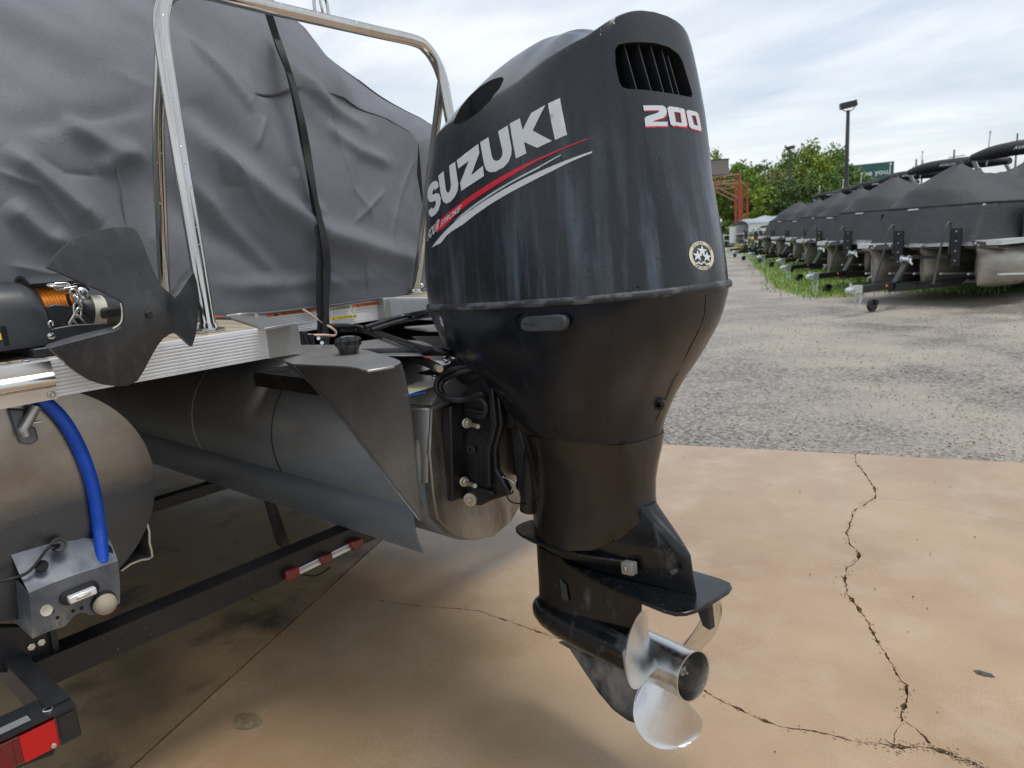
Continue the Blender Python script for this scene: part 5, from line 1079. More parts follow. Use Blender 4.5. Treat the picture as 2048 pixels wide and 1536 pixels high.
for f in f2:
    for i in range(3): ec_[frozenset((f[i], f[(i+1) % 3]))] += 1
b.f += [(f[i], f[(i+1) % 3], f[(i+1) % 3]+n, f[i]+n) for f in f2 for i in range(3) if ec_[frozenset((f[i], f[(i+1) % 3]))] == 1]
fk = b.build('flukes', MATS['anchor_vinyl'], anch, 40, bevel=.003)
def lit_edge(inner, outer):      # the thick rounded rim of a fluke, tilted up, its light put into a paler colour
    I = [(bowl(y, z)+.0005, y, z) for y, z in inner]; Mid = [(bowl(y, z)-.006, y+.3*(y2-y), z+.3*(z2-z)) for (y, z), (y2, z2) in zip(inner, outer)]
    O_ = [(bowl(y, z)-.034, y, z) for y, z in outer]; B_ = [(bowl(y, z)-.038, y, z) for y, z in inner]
    MB().rings([list(q) for q in zip(I, Mid, O_, B_)]).build('fluke_rim', MATS['anchor_vinyl_lit'], fk, 60)
lit_edge([(0.5086,1.0928),(0.526,1.0964),(0.5607,1.1029),(0.6017,1.11),(0.628,1.1141),(0.6425,1.1199)], [(0.5136,1.0991),(0.5335,1.1047),(0.5698,1.1124),(0.6112,1.1188),(0.639,1.1229),(0.6524,1.1268)])
lit_edge([(0.7603,1.1719),(0.7783,1.1817),(0.8056,1.2038),(0.8295,1.2254)], [(0.7679,1.184),(0.7847,1.193),(0.8126,1.2178),(0.8403,1.2384)])
MB().lathe([(-1.64,0.6949,1.1429)][0], (1,0,0), [(-.006,.0075),(.002,.0075),(.0035,.006),(.003,.003)], 16).build('bolt', MATS['black_cast'], anch, 40)
MB().bar((-1.67,.715,1.155), (-2.02,.715,1.135), .035, .028).build('shank', MATS['anchor_vinyl'], anch, 30, bevel=.008)
rim = smooth_path([(-1.655,0.6212,1.1209),(-1.655,0.6324,1.126),(-1.655,0.6413,1.1359),(-1.655,0.6456,1.1562),(-1.655,0.6454,1.1737)], 3)
MB().tube(rim, .0016, 8).build('worn_edge', MATS['label_cream'], anch, 60)
win = thing('anchor_winch', 'black plastic anchor winch with a spool of orange rope on the port deck', 'winch', (-2.0, .58, 1.06))
def rbox(c, d, bev, name, m, parent, seg=4): return MB().box(c, d).build(name, m, parent, 40, bevel=bev, seg=seg)
# drum housing: a rounded hood, wider at the foot
hs = []
for x, k, zt in ((-2.16,.9,1.20),(-2.13,.97,1.222),(-2.06,1,1.236),(-1.96,1,1.236),(-1.91,.99,1.225),(-1.885,.97,1.20),(-1.872,.95,1.17),(-1.862,.95,1.12),(-1.86,.93,1.088)):
    rr = []
    for i in range(20):
        t = 2*pi*i/20; c, s_ = cos(t), sin(t)
        rr.append((x, .475+.100*k*math.copysign(abs(c)**.5, c), 1.086+(zt-1.086)*(.5+.5*math.copysign(abs(s_)**.5, s_))))
    hs.append(rr)
MB().rings(hs).build('housing', MATS['winch_plastic'], win, 40)
MB().rings([[(-1.985+.098*cos(t), .56, 1.145+.094*sin(t)),(-1.985+.098*cos(t), .72, 1.145+.094*sin(t)),(-1.985+.105*cos(t), .72, 1.145+.101*sin(t)),(-1.985+.105*cos(t), .56, 1.145+.101*sin(t))] for t in [radians(165-8*k) for k in range(15)]]).build('hood', MATS['winch_plastic'], win, 40)
sp = MB().lathe((-1.975,.572,1.150), (0,1,0), [(0,.066),(.004,.066),(.004,.040),(.072,.040),(.072,.066),(.078,.066)], 32).build('spool', MATS['winch_plastic'], win, 40)
b = MB()
for lay in range(2):
    for k in range(9):
        rr = .050+.009*lay; b.tube([(-1.975+rr*cos(2*pi*i/28), .580+.0073*k+.003*lay+.001*sin(i), 1.150+rr*sin(2*pi*i/28)) for i in range(28)], .0046, 7, closed=True)
b.build('rope', MATS['orange_rope'], sp, 60)
MB().prism([(-1.9,0.5727,1.1709),(-1.9,0.5912,1.1759),(-1.9,0.6229,1.1689),(-1.9,0.6368,1.1614),(-1.9,0.6603,1.1297),(-1.9,0.6513,1.1162),(-1.9,0.5718,1.123)], (.012,0,0)).build('spool_guard', MATS['winch_plastic'], win, 30, bevel=.003)
MB().prism([(-1.865,0.5569,1.1179),(-1.865,0.5741,1.1225),(-1.865,0.6187,1.1249),(-1.865,0.6934,1.1202),(-1.865,0.7178,1.1134),(-1.865,0.6696,1.1001),(-1.865,0.613,1.0912),(-1.865,0.5723,1.0878),(-1.865,0.5545,1.0858)], (-.008,0,0)).build('side_arm', MATS['winch_plastic'], win, 30, bevel=.003)
MB().lathe([(-1.862,0.564,1.1054)][0], (1,0,0), [(0,.0085),(.003,.008),(.005,.004)], 16).build('screw', MATS['chain_zinc'], win, 40)
MB().tube(smooth_path([(-1.866,0.5663,1.1235),(-1.866,0.5649,1.133),(-1.866,0.5688,1.1382),(-1.866,0.5735,1.1353),(-1.866,0.5731,1.1273)], 4), .0026, 8).build('hook', MATS['chain_zinc'], win, 60)
mt = MB().lathe((-1.955,.650,1.152), (-.1,1,-.12), [(0,.030),(.012,.038),(.03,.040),(.14,.040),(.15,.034)], 28).build('winch_motor', MATS['winch_plastic'], win, 40)
MB().lathe((-1.955+.0-.003,.683,1.148), (-.1,1,-.12), [(0,.0405),(.030,.0408)], 28, False).build('motor_label', MATS['label_cream'], mt, 60)
MB().box((-2.03,.545,1.072), (.38,.055,.022)).build('base_channel', MATS['winch_plastic'], win, 30, bevel=.003)
MB().box((-2.03,.40,1.072), (.38,.055,.022)).build('base_channel', MATS['winch_plastic'], win, 30, bevel=.003)
MB().box((-1.862,.476,1.115), (.003,.010,.05)).build('slot', MATS['black_void'], win, 0)
MB().box((-1.86,.462,1.118), (.003,.012,.014)).build('sticker', MATS['label_yellow'], win, 0)
def link_(c, ax, up, L=.030, Wd=.015, r_=.0028):
    c, ax, up = Vector(c), Vector(ax).normalized(), Vector(up); nn = ax.cross(up).normalized()
    P = [c+ax*((L-Wd)/2*(1 if cos(t) > 0 else -1)+Wd/2*cos(t))+nn*(Wd/2*sin(t)) for t in [2*pi*k/20+.01 for k in range(20)]]
    return MB().tube(P, r_, 8, closed=True)
ch = [([(-1.9,0.6056,1.2177),(-1.9,0.6177,1.2143),(-1.9,0.6302,1.2121)], .034), ([(-1.885,0.6386,1.1899),(-1.885,0.6412,1.173),(-1.885,0.6363,1.1569)], .034), ([(-1.878,0.6228,1.1419)], .05), ([(-1.872,0.6324,1.1277)], .04)]
dirs = [(0,1,-.1),(0,1,-.05),(.1,1,.1),(0,.4,-1),(0,.1,-1),(0,-.2,-1),(0,-.75,-1),(0,.6,-1)]
k = 0
for ps, L in ch:
    for q in ps:
        link_(q, dirs[k], (1, .0, .35) if k % 2 else (.2,.9,.5), L, .016 if L < .05 else .02, .0029).build('chain_link', MATS['chain_zinc'], win, 60); k += 1
MB().lathe([(-1.905,0.6585,1.1952)][0], (1,.2,0), [(-.012,.014),(.004,.016),(.01,.012),(.012,.006)], 18).build('swivel', MATS['chain_zinc'], win, 40)
for q in [(-1.89,0.6378,1.1876),(-1.89,0.6424,1.1764),(-1.89,0.651,1.1815)]: MB().lathe(q, (1,0,.2), [(-.006,.0062),(.003,.0062),(.005,.003)], 12).build('shackle_pin', MATS['chain_zinc'], win, 40)
hose('winch_cable', [(-1.9,0.629,1.2051),(-1.9,0.6369,1.2138),(-1.9,0.6484,1.2176),(-1.9,0.6621,1.214),(-1.9,0.6744,1.2009)], .0032, MATS['black_hose'], win)
hose('winch_cable', [(-1.9,0.6253,1.196),(-1.9,0.6268,1.1792),(-1.9,0.6325,1.1619),(-1.9,0.6419,1.1392),(-1.9,0.6543,1.1207)], .004, MATS['black_hose'], win)


# ------------------------------------------------------------------ trailer under the boat
tr = thing('boat_trailer', 'black steel trailer carrying the nearest boat, with red lights on its rear crossmember', 'boat trailer', (-2.6, 1.535, 0))
TB = MATS['trailer_black']
b = MB(); y0, y1 = .405, 2.68
b.rings([[(-1.862,y,.285),(-1.862,y,.357),(-1.93,y,.357),(-1.93,y,.351),(-1.869,y,.351),(-1.869,y,.291),(-1.93,y,.291),(-1.93,y,.285)] for y in (y0, y1)]); b.build('crossmember', TB, tr, 30)
for s in (0, 1):
    y = .375 if s == 0 else 2.695
    MB().box((-4.8, y, .333), (6.44, .042, .076)).build('side_rail', TB, tr, 30, bevel=.004)
for x in (-2.8, -3.55, -4.6, -5.7): MB().box((x, 1.535, .335), (.05, 2.28, .045)).build('crossbar', TB, tr, 30, bevel=.003)
for yc in (.36, .60, 1.42, 1.66, 2.46, 2.72):
    MB().box((-5.2, yc, .42 if .9 < yc < 2.0 else .445), (6.0, .05, .05)).build('bunk', MATS['black_rubber'], tr, 30, bevel=.004)
    for x in (-2.75, -3.5, -4.6, -5.7): MB().box((x, yc, .375), (.045, .03, .06)).build('bunk_post', TB, tr, 0)
MB().prism([(-2.05,1.1517,0.4662),(-2.05,1.1741,0.4553),(-2.05,1.2078,0.2942),(-2.05,1.1759,0.2994)], (-.04,0,0)).build('guide_post', TB, tr, 30, bevel=.003)
# rear step with grip tape, tail light below it
stp = MB().prism([(-1.575,-.35,.374),(-1.575,.393,.374),(-1.615,.393,.374),(-1.615,.352,.374),(-1.66,.352,.374),(-1.66,-.35,.374)], (0,0,-.006)).build('step', TB, tr, 30)
MB().box((-1.75,.372,.377), (.30,.044,.004)).build('rail_cap', TB, tr, 0)
MB().prism([(-1.588,-.35,.3755),(-1.588,.318,.3755),(-1.612,.318,.3755),(-1.612,-.35,.3755)], (0,0,.0012)).build('grip_tape', MATS['grip_tape'], stp, 0)
MB().tube([(-1.60+.008*cos(t), .352+.008*sin(t), .3752) for t in [2*pi*k/16 for k in range(16)]], .002, 6, closed=True).build('step_hole', MATS['bolt_steel'], stp, 40)
MB().box((-1.60,.375,.335), (.045,.03,.05)).build('step_end', TB, stp, 0)
tl = MB().box((-1.590,.05,.330), (.02,.62,.062)).build('tail_light', MATS['lens_red'], tr, 30, bevel=.004, label='red tail light under the step')
MB().box((-1.5795,.322,.330), (.004,.062,.060)).build('reflector', MATS['reflector_red'], tl, 30, bevel=.001)
MB().lathe((-1.577,.343,.307), (1,0,0), [(0,.0055),(.002,.005),(.003,.002)], 12).build('screw', MATS['bolt_steel'], tl, 40)
for k in range(3): MB().tube([(-1.5795,.04+(.05+.05*k)*cos(t), .30+(.03+.018*k)*sin(t)) for t in [pi*(.05+.45*i/10) for i in range(11)]], .0022, 6).build('lens_ring', MATS['reflector_red'], tl, 60)
pl = [(-1.585,0.2516,0.3029),(-1.585,0.2692,0.3077),(-1.585,0.3024,0.3013),(-1.585,0.3285,0.2989),(-1.585,0.343,0.2987),(-1.585,0.3462,0.2908),(-1.585,0.3411,0.2824),(-1.585,0.3088,0.2878),(-1.585,0.275,0.2925),(-1.585,0.2578,0.2908)]
MB().prism(pl, (-.02,0,0)).build('plate_bracket', MATS['black_rubber'], tr, 30, bevel=.002)
for k in range(20): MB().box((-1.5788, -.25+.028*k, .330), (.003, .005, .052)).build('lens_rib', MATS['lens_red'], tl, 0)
# triple light bar on the crossmember
lb_ = [(-1.8595,1.0563,0.3039),(-1.8595,1.3364,0.3131),(-1.8595,1.3438,0.2906),(-1.8595,1.0601,0.2825)]
lbar = MB().prism(lb_, (.004,0,0)).build('light_bar', MATS['rail_white'], tr, 30, bevel=.001)
MB().prism([(-1.855,1.0933,0.3011),(-1.855,1.3033,0.3073),(-1.855,1.3045,0.3016),(-1.855,1.0943,0.2957)], (.003,0,0)).build('light_bar_groove', MATS['cap_alloy'], lbar, 0)
for q in ((567,1152),(636,1118),(697,1088)):
    pass
for pl_ in ([(-1.855,1.0557,0.3201),(-1.855,1.0995,0.3201),(-1.855,1.101,0.2929),(-1.855,1.0889,0.283),(-1.855,1.059,0.2826),(-1.855,1.0508,0.2977)], [(-1.855,1.1798,0.3194),(-1.855,1.2215,0.3183),(-1.855,1.2222,0.2956),(-1.855,1.2113,0.2862),(-1.855,1.1849,0.2884),(-1.855,1.1773,0.3017)], [(-1.855,1.2995,0.3246),(-1.855,1.3442,0.3201),(-1.855,1.3455,0.2982),(-1.855,1.3337,0.2885),(-1.855,1.3049,0.289),(-1.855,1.2966,0.3029)]):
    MB().prism(pl_, (.018,0,0)).build('marker_lamp', MATS['lens_red'], lbar, 40, bevel=.004)
MB().tube(smooth_path([(-1.88,1.1239,0.2732),(-1.88,1.1667,0.2483),(-1.88,1.1945,0.2434),(-1.88,1.2342,0.2496)], 4), .003, 6).build('wiring', MATS['black_rubber'], tr, 60)
# pontoon cradle bracket with two bolts at the corner
MB().prism([(-1.895,0.3337,0.4717),(-1.895,0.4595,0.41),(-1.895,0.4529,0.3266),(-1.895,0.3601,0.3439),(-1.895,0.3155,0.3684)], (-.03,0,0)).build('cradle', TB, tr, 30)
MB().prism([(-1.88,0.4495,0.4106),(-1.88,0.4622,0.4096),(-1.88,0.4597,0.3311),(-1.88,0.4469,0.3326)], (-.03,0,0)).build('cradle_rib', TB, tr, 30)
for q in [(-1.893,0.4094,0.3859),(-1.893,0.4305,0.3869)]: MB().lathe(q, (1,0,0), [(0,.0085),(.004,.0085),(.004,.0055),(.008,.005)], 6).build('bolt', MATS['bolt_steel'], tr, 30)
for yc in (.1, 2.97):
    w = MB().lathe((-4.7, yc-.09, .13), (0,1,0), [(0,.12),(.0,.23),(.02,.272),(.05,.28),(.13,.28),(.16,.272),(.18,.23),(.18,.12)], 40).build('wheel', MATS['black_rubber'], tr, 40)
    MB().lathe((-4.7, yc-.092, .13), (0,1,0), [(0,.05),(.0,.12),(.184,.12),(.184,.05)], 24).build('rim', MATS['far_zinc'], w, 40)
MB().box((-4.7, 1.535, .13), (.05, 2.9, .05)).build('axle', TB, tr, 0)
for y in (.375, 2.695): MB().box((-4.7, y, .21), (.30, .04, .20)).build('axle_hanger', TB, tr, 0)
for o in [o for o in S.objects if o not in NEAR and o.parent is None]: o.location.z += .15      # everything above was measured from 15 cm over the slab

# ------------------------------------------------------------------ the row of covered boats on trailers across the gravel
HD = radians(70)
def row_boat():
    t = thing('pontoon_boat', 'covered', 'boat', (0,0,0), 0)
    for y in (.75, 0, -.75):
        r_ = .275; zc = .50; rs = []
        for x, k, sq in ((6.2,1,0),(1.0,1,0),(.62,.97,0),(.40,.86,.25),(.22,.66,.55),(.08,.42,.8),(-.02,.18,1),(-.05,.05,1)):
            rr = []
            for i in range(24):
                a = 2*pi*i/24; zz_ = zc+r_*sin(a)+.055*sq*(1 if sin(a) > 0 else .0)
                if sin(a) < 0: zz_ += .10*sq*sq*(-sin(a))*.5
                rr.append((x-(.06*sq if sin(a) > .5 else 0), y+r_*k*cos(a), zz_))
            rs.append(rr)
        p = MB().rings(rs).build('pontoon', MATS['far_alloy'], t, 50, local=True)
        lip = [(-.20+.0*i, 0, 0) for i in range(0)]
        # flared nose lip
        R0, R1 = [], []
        for i in range(13):
            a = -pi/2+pi*i/12
            R0.append((-.02-.17*cos(a), y+.20*sin(a), .815-.02*abs(sin(a)))); R1.append((.30, y+.27*sin(a), .74))
        MB().rings([[(q[0], q[1], q[2]) for q in R0], [(q[0]+.02, q[1], q[2]-.014) for q in R0], R1], False, False, False).build('nose_lip', MATS['far_alloy'], p, 60, local=True)
        MB().prism([(.05,y-.19,.44),(.75,y-.285,.40),(.75,y-.285,.375),(.05,y-.19,.415)], (0,-.03,.0)).build('spray_rail', MATS['arm_silver'], p, 30, local=True)
        MB().prism([(.05,y+.16,.44),(.75,y+.255,.40),(.75,y+.255,.375),(.05,y+.16,.415)], (0,.03,.0)).build('spray_rail', MATS['arm_silver'], p, 30, local=True)
    for k in range(3): MB().box((3.1, 0, .822+.024*k), (6.3-.006*(k % 2), 2.03-.006*(k % 2), .022)).build('deck_rail', MATS['far_deck'], t, 30, local=True)
    MB().box((3.3, 1.0, 1.08), (5.6, .02, .44)).build('fence_panel', MATS['navy_panel'], t, 0, local=True); MB().box((3.3, -1.0, 1.08), (5.6, .02, .44)).build('fence_panel', MATS['navy_panel'], t, 0, local=True)
    for s in (1, -1):
        for x in (1.2, 3.2, 5.2): MB().box((x, s*1.012, 1.08), (.03, .012, .46)).build('fence_post', MATS['arm_silver'], t, 0, local=True)
        MB().prism([(1.0, s*1.014, 1.12),(1.8, s*1.014, 1.22),(3.0, s*1.014, 1.16),(1.9, s*1.014, 1.19)], (0, s*.004, 0)).build('swoosh', MATS['boat_white'], t, 0, local=True)
    # furled bimini in its boot, on silver legs
    bp = [(2.75+.16*(abs(y_)/.98)**3, y_, 2.14+.06*(1-(y_/1.0)**2)) for y_ in [-.95+1.9*k/14 for k in range(15)]]
    rs = []
    for i, (x, y_, z) in enumerate(bp):
        k = .55+.45*min(1, min(i, 14-i)/2.5)
        rs.append([(x+.17*k*cos(2*pi*j/16), y_, z+.11*k*sin(2*pi*j/16)+.012*noise.noise((j*.9, i*.5, 2))) for j in range(16)])
    bt = MB().rings(rs).build('bimini_boot', MATS['far_boot'], t, 60, local=True)
    v, f, w = text2d('AVALON', .3, .02)
    MB().add([(2.75-.182, -.30*0+.17-.34*x/w, 2.17+.05*y_) for x, y_ in v], f).build('lettering', MATS['white_print'], bt, 0, local=True)
    for s in (1, -1):
        MB().bar((2.85, s*.90, 2.10), (3.7, s*.985, 1.30), .06, .035).build('bimini_leg', MATS['arm_silver'], t, 30, local=True)
        MB().tube([(3.0, s*.88, 1.98), (4.1, s*.99, 1.30)], .012, 8).build('bimini_strut', MATS['arm_silver'], t, 60, local=True)
    MB().tube([(2.9,.72,2.0),(2.95,.72,2.52)], .012, 8).lathe((2.95,.72,2.52), (0,0,1), [(0,.02),(.03,.02),(.04,.01)], 10).build('mast_light', MATS['boat_white'], t, 60, local=True)
    return t
def row_cover():
    """travel cover: skirt all round, shoulder line, roof peaked over hidden poles"""
    nx_, ny_ = 84, 40; vs = []; fs = []
    peaks = [(1.15, .22, 1.98), (2.35, -.15, 1.96), (3.7, .22, 1.92), (5.0, 0, 1.84)]
    def roof(x, y):
        e = min(1, max(0, 1-(abs(y)/.97)**1.5))*min(1, max(0, (x-.28)/.9))*min(1, max(0, (6.2-x)/.6))
        h = 0
        for (x0, y0, z0), (x1, y1, z1) in zip(peaks, peaks[1:]):        # taut panels falling from a sagging ridge line
            d = (x1-x0, y1-y0); t = ((x-x0)*d[0]+(y-y0)*d[1])/(d[0]**2+d[1]**2); t = max(0, min(1, t))
            px, py = x0+d[0]*t, y0+d[1]*t; rz = z0+(z1-z0)*t-.17*sin(pi*t)-1.37
            run = (.97-py*(1 if y > py else -1)) if abs(x-px) < .02 or 0 < t < 1 else 1.25
            h = max(h, rz*max(0, 1-math.hypot(x-px, y-py)/max(.6, min(run, 1.3)))**1.2)
        return 1.37+.015+max(h, .03)*min(1, e*6)+.010*noise.noise((x*3, y*3, 0))
    for i in range(nx_+1):
        for j in range(ny_+1):
            fx = i/nx_; fy = j/ny_*2-1
            x = .28+fx*5.9; yy = .965*fy*min(1, .80+.20*min(1, fx*9)); vs.append((x, yy, roof(x, yy) if 0 < i < nx_ and 0 < j < ny_ else 1.37))
    for i in range(nx_):
        for j in range(ny_): k = i*(ny_+1)+j; fs.append((k, k+ny_+1, k+ny_+2, k+1))
    ring = [i for i in range(ny_+1)]+[(i)*(ny_+1)+ny_ for i in range(1, nx_+1)]+[nx_*(ny_+1)+j for j in range(ny_-1, -1, -1)]+[i*(ny_+1) for i in range(nx_-1, 0, -1)]
    prev = ring; rows = 8
    for q in range(1, rows+1):
        t = q/rows; cur = []
        for m, k in enumerate(ring):
            x, y, z = vs[k]
            fx = min(1, max(0, (x-.28)/1.1)); front = 1-fx
            x2 = x-.365*t*front*(1-.0*abs(y)); y2 = y*(1+.065*t)+ (.0 if abs(y) < .5 else math.copysign(.17*t*front*0, y))
            w_ = .022*noise.noise((x*2.6+y*3.1, t*.7, 4))*sin(t*pi*.9)+.006*sin((x+y)*21)*t
            if x <= .29: x2 += w_-.005
            else: y2 += math.copysign(abs(w_)+.004, y)
            vs.append((x2, y2, 1.37+((.868 if x < .3 and -.62 < y < .25 else .797)-1.37)*t-.006*(q == rows)*sin((x+y)*9))); cur.append(len(vs)-1)
        n = len(ring)
        fs += [(prev[m], prev[(m+1) % n], cur[(m+1) % n], cur[m]) for m in range(n)]; prev = cur
    t = MB().add(vs, fs).build('boat_cover', MATS['far_canvas'], None, 60)
    # rolled shoulder seam, vents on the peaks, snaps along the hem
    sh = [Vector(vs[k])+Vector((-.006 if vs[k][0] < .3 else 0, .006*(1 if vs[k][1] > .5 else -1 if vs[k][1] < -.5 else 0), -.004)) for k in ring]
    MB().tube(sh, .011, 6, closed=True).build('shoulder_seam', MATS['far_canvas'], t, 60)
    for px, py, pz in peaks: MB().lathe((px, py, pz+.0), (0,0,1), [(-.03,.07),(.005,.05),(.02,.045),(.03,.02)], 14).build('peak_cap', MATS['far_black'], t, 40)
    for k in range(9): MB().lathe((-.085,-.95+.237*k,.840), (-1,0,0), [(0,.014),(.01,.012),(.012,.004)], 8).build('snap', MATS['far_deck'], t, 40)
    MB().box((.255,.35,1.338), (.02,.15,.022)).build('vent', MATS['boat_white'], t, 0)
    MB().box((.255,-.62,1.338), (.02,.03,.03)).build('vent', MATS['boat_white'], t, 0)
    return t
def row_trailer():
    t = thing('boat_trailer', 'black', 'boat trailer', (0,0,0), 0); K = MATS['far_black']
    def bar_(name, p0, p1, w, h, m=K, par=None): return MB().bar(p0, p1, w, h).build(name, m, par or t, 30, local=True)
    bar_('tongue', (-1.55,0,.335), (-.55,0,.33), .07, .09)
    for s in (1, -1):
        bar_('side_rail', (-.75,s*.03,.30), (1.6,s*.72,.30), .05, .11); bar_('side_rail', (1.6,s*.72,.30), (6.0,s*.72,.30), .05, .11)
        P = [(-.50,s*.42,.33),(-.36,s*.40,.72),(-.26,s*.40,1.02),(-.21,s*.40,1.10),(-.15,s*.40,1.135),(-.12,s*.40,1.10),(-.115,s*.40,.98),(-.12,s*.40,.72)]
        MB().tube(smooth_path(P, 5), .014, 8).build('step_loop', MATS['pole_dark'], t, 60, local=True)
        bd_ = MB().box((-.125,s*.40-.09,.80), (.03,.125,.50)).build('bow_board', K, t, 30, local=True)
        for k in range(4): MB().lathe((-.14,s*.40-.09,.62+.13*k), (-1,0,0), [(0,.012),(.008,.009)], 8).build('bolt', MATS['far_zinc'], bd_, 40, local=True)
        bar_('bunk_post', (1.3,s*.72,.30), (1.3,s*.72,.24), .08, .05)
        for x in (1.0, 2.6): bar_('crossmember', (x,-.70,.335), (x,.70,.335), .05, .05) if s == 1 else None
        bar_('lower_step', (-.40,s*.02,.33), (-.40,s*.46,.335), .05, .03)
        w = MB().lathe((3.3, s*.86-.09, .23), (0,1,0), [(0,.12),(0,.19),(.03,.23),(.15,.23),(.18,.19),(.18,.12)], 28).build('wheel', K, t, 40, local=True)
        MB().lathe((3.3, s*.86-.092, .23), (0,1,0), [(0,.03),(0,.12),(.184,.12),(.184,.03)], 18).build('rim', MATS['far_zinc'], w, 40, local=True)
        w2 = MB().lathe((4.1, s*.86-.09, .23), (0,1,0), [(0,.12),(0,.19),(.03,.23),(.15,.23),(.18,.19),(.18,.12)], 28).build('wheel', K, t, 40, local=True)
    for y in (-.86,-.62,-.12,.12,.62,.86):
        MB().box((3.4, y, .245), (5.0, .06, .05)).build('bunk', K, t, 0, local=True)
    for x in (1.0, 2.6, 4.4, 5.6): MB().box((x, 0, .27), (.06, 1.72, .06)).build('crossmember', K, t, 0, local=True)
    for s in (1, -1): MB().rings([[(3.7+.78*cos(a), s*.86+w_, .23+.30*sin(a)) for a in [pi*k/14 for k in range(15)]] for w_ in (-.11, .11)], False, False, False).build('fender', K, t, 60, local=True)
    bar_('bow_crossbar', (-.155,-.42,.675), (-.155,.42,.675), .05, .045)
    bar_('winch_post', (-.72,0,.33), (-.44,0,.62), .07, .05, MATS['pole_dark'])
    wn_ = MB().lathe((-.46,-.06,.665), (0,1,0), [(0,.055),(.012,.055),(.012,.03),(.10,.03),(.10,.055),(.112,.055)], 16).build('winch', MATS['far_zinc'], t, 40, local=True)
    MB().tube([(-.46,-.07,.665),(-.52,-.10,.63),(-.55,-.15,.60)], .012, 8).build('crank', MATS['far_zinc'], wn_, 40, local=True)
    MB().tube([(-.44,0,.68),(-.06,0,.73)], .006, 6).build('winch_strap', MATS['pole_dark'], wn_, 40, local=True)
    j = bar_('jack', (-1.02,.075,.50), (-1.02,.075,.11), .045, .045)
    MB().lathe((-1.06,.055,.085), (0,1,0), [(0,.04),(0,.085),(.05,.085),(.05,.04)], 20).build('jack_wheel', K, j, 40, local=True)
    MB().box((-1.02,.075,.12), (.06,.09,.06)).build('jack_fork', K, j, 0, local=True)
    MB().tube([(-1.02,.13,.48),(-1.05,.17,.44),(-1.03,.18,.40)], .008, 6).build('jack_handle', MATS['far_zinc'], j, 40, local=True)
    c = MB().lathe((-1.70,0,.345), (1,0,0), [(-.05,.015),(-.03,.036),(.03,.042),(.08,.03),(.16,.028)], 14).build('coupler', MATS['far_zinc'], t, 40, local=True)
    MB().box((-1.66,0,.40), (.02,.02,.07)).build('coupler_lever', MATS['far_zinc'], c, 0, local=True)
    MB().box((-1.54,0,.345), (.15,.085,.10)).build('brake_actuator', MATS['far_zinc'], c, 30, local=True)
    for s in (.035, -.035):
        b = MB()
        for k in range(9): b.tube([(-1.50+.018*sin(k*1.1+s*40), s+.012*cos(a), .29-.026*k+.017*sin(a)) for a in [2*pi*q/8 for q in range(8)]], .004, 5, closed=True)
        b.build('safety_chain', MATS['far_zinc'], t, 40, local=True, kind='stuff')
    MB().lathe((-.93,-.036,.34), (0,-1,0), [(0,.018),(.008,.015)], 10).build('marker_lamp', MATS['amber'], t, 40, local=True)
    v, f, w = text2d('Avalon', .35, .0)
    MB().add([(.38+.66*(.62*x/w-.1)+0, -.03-.294*(.38+.66*(.62*x/w-.1)+.75)*1.0-.030, .272+.062*y_) for x, y_ in v], f).build('lettering', MATS['silver_print'], t, 0, local=True)
    return t
spots = [(-2.30,13.01),(-3.85,15.96),(-5.35,19.04),(-6.74,22.42),(-8.31,25.31),(-9.87,28.26)]
nth = ['nearest in the row', 'second nearest in the row', 'third in the row', 'fourth in the row', 'fifth in the row', 'farthest in the row by the trees']
P0, C0, T0 = row_boat(), row_cover(), row_trailer()
for i, (x, y) in enumerate(spots):
    for proto, lab_, cat, grp in ((P0, 'aluminium pontoon boat under a black cover, ', 'boat', 'pontoon boats parked in a row'), (C0, 'black tented cover on the boat ', 'boat cover', 'black covers on the row of boats'), (T0, 'black boat trailer with loop steps, ', 'boat trailer', 'trailers under the row of boats')):
        o = proto if i == 0 else copy_tree(proto)
        o.location = (x, y, 0); o.scale = (1.12, 1.12, 1.12); o.rotation_euler = (0, 0, HD+radians((0, 1.6, -1.2, 2.2, -1.8, 1)[i]))
        if proto is C0: o.scale = (1.12, 1.12, 1.12*(1, 1.015, .99, 1.02, .985, 1.01)[i])
        tag(o, lab_+nth[i], cat, grp)


# ------------------------------------------------------------------ far side of the yard
# white pontoon boat broadside, blue-grey cover on its seats
wb_ = thing('pontoon_boat', 'white pontoon boat with dark windows parked broadside beyond the row', 'boat', (-15.6, 42.9, 0), radians(41))
def part(name, b, m, p=wb_, s=30): return b.build(name, MATS[m], p, s, local=True)
for y in (-.75, .75): part('pontoon', MB().lathe((-2.0,y,.72), (1,0,0), [(0,.02),(.05,.16),(.3,.26),(5.6,.26)], 20), 'hull_grey')
part('deck', MB().box((.9,0,1.02), (5.8,2.2,.08)), 'boat_white'); part('rub_rail', MB().box((.9,-1.11,1.06), (5.8,.02,.03)), 'far_black')
part('side_panel', MB().box((.9,-1.1,1.30), (5.4,.03,.44)), 'boat_white'); part('side_panel', MB().box((.9,1.1,1.30), (5.4,.03,.44)), 'boat_white')
for x0, x1 in ((-1.2,.05),(.18,.5),(.62,2.4)): part('window', MB().prism([(x0,-1.118,1.27),(x0+.15,-1.118,1.38),((x0+x1)/2,-1.118,1.42),(x1,-1.118,1.36),(x1,-1.118,1.27)], (0,-.006,0)), 'boat_maroon')
part('top_rail', MB().box((.9,-1.1,1.53), (5.4,.05,.03)), 'boat_white'); part('dark_band', MB().prism([(-.2,-1.12,1.46),(1.6,-1.12,1.50),(2.9,-1.12,1.30),(1.4,-1.12,1.45)], (0,-.005,0)), 'far_black')
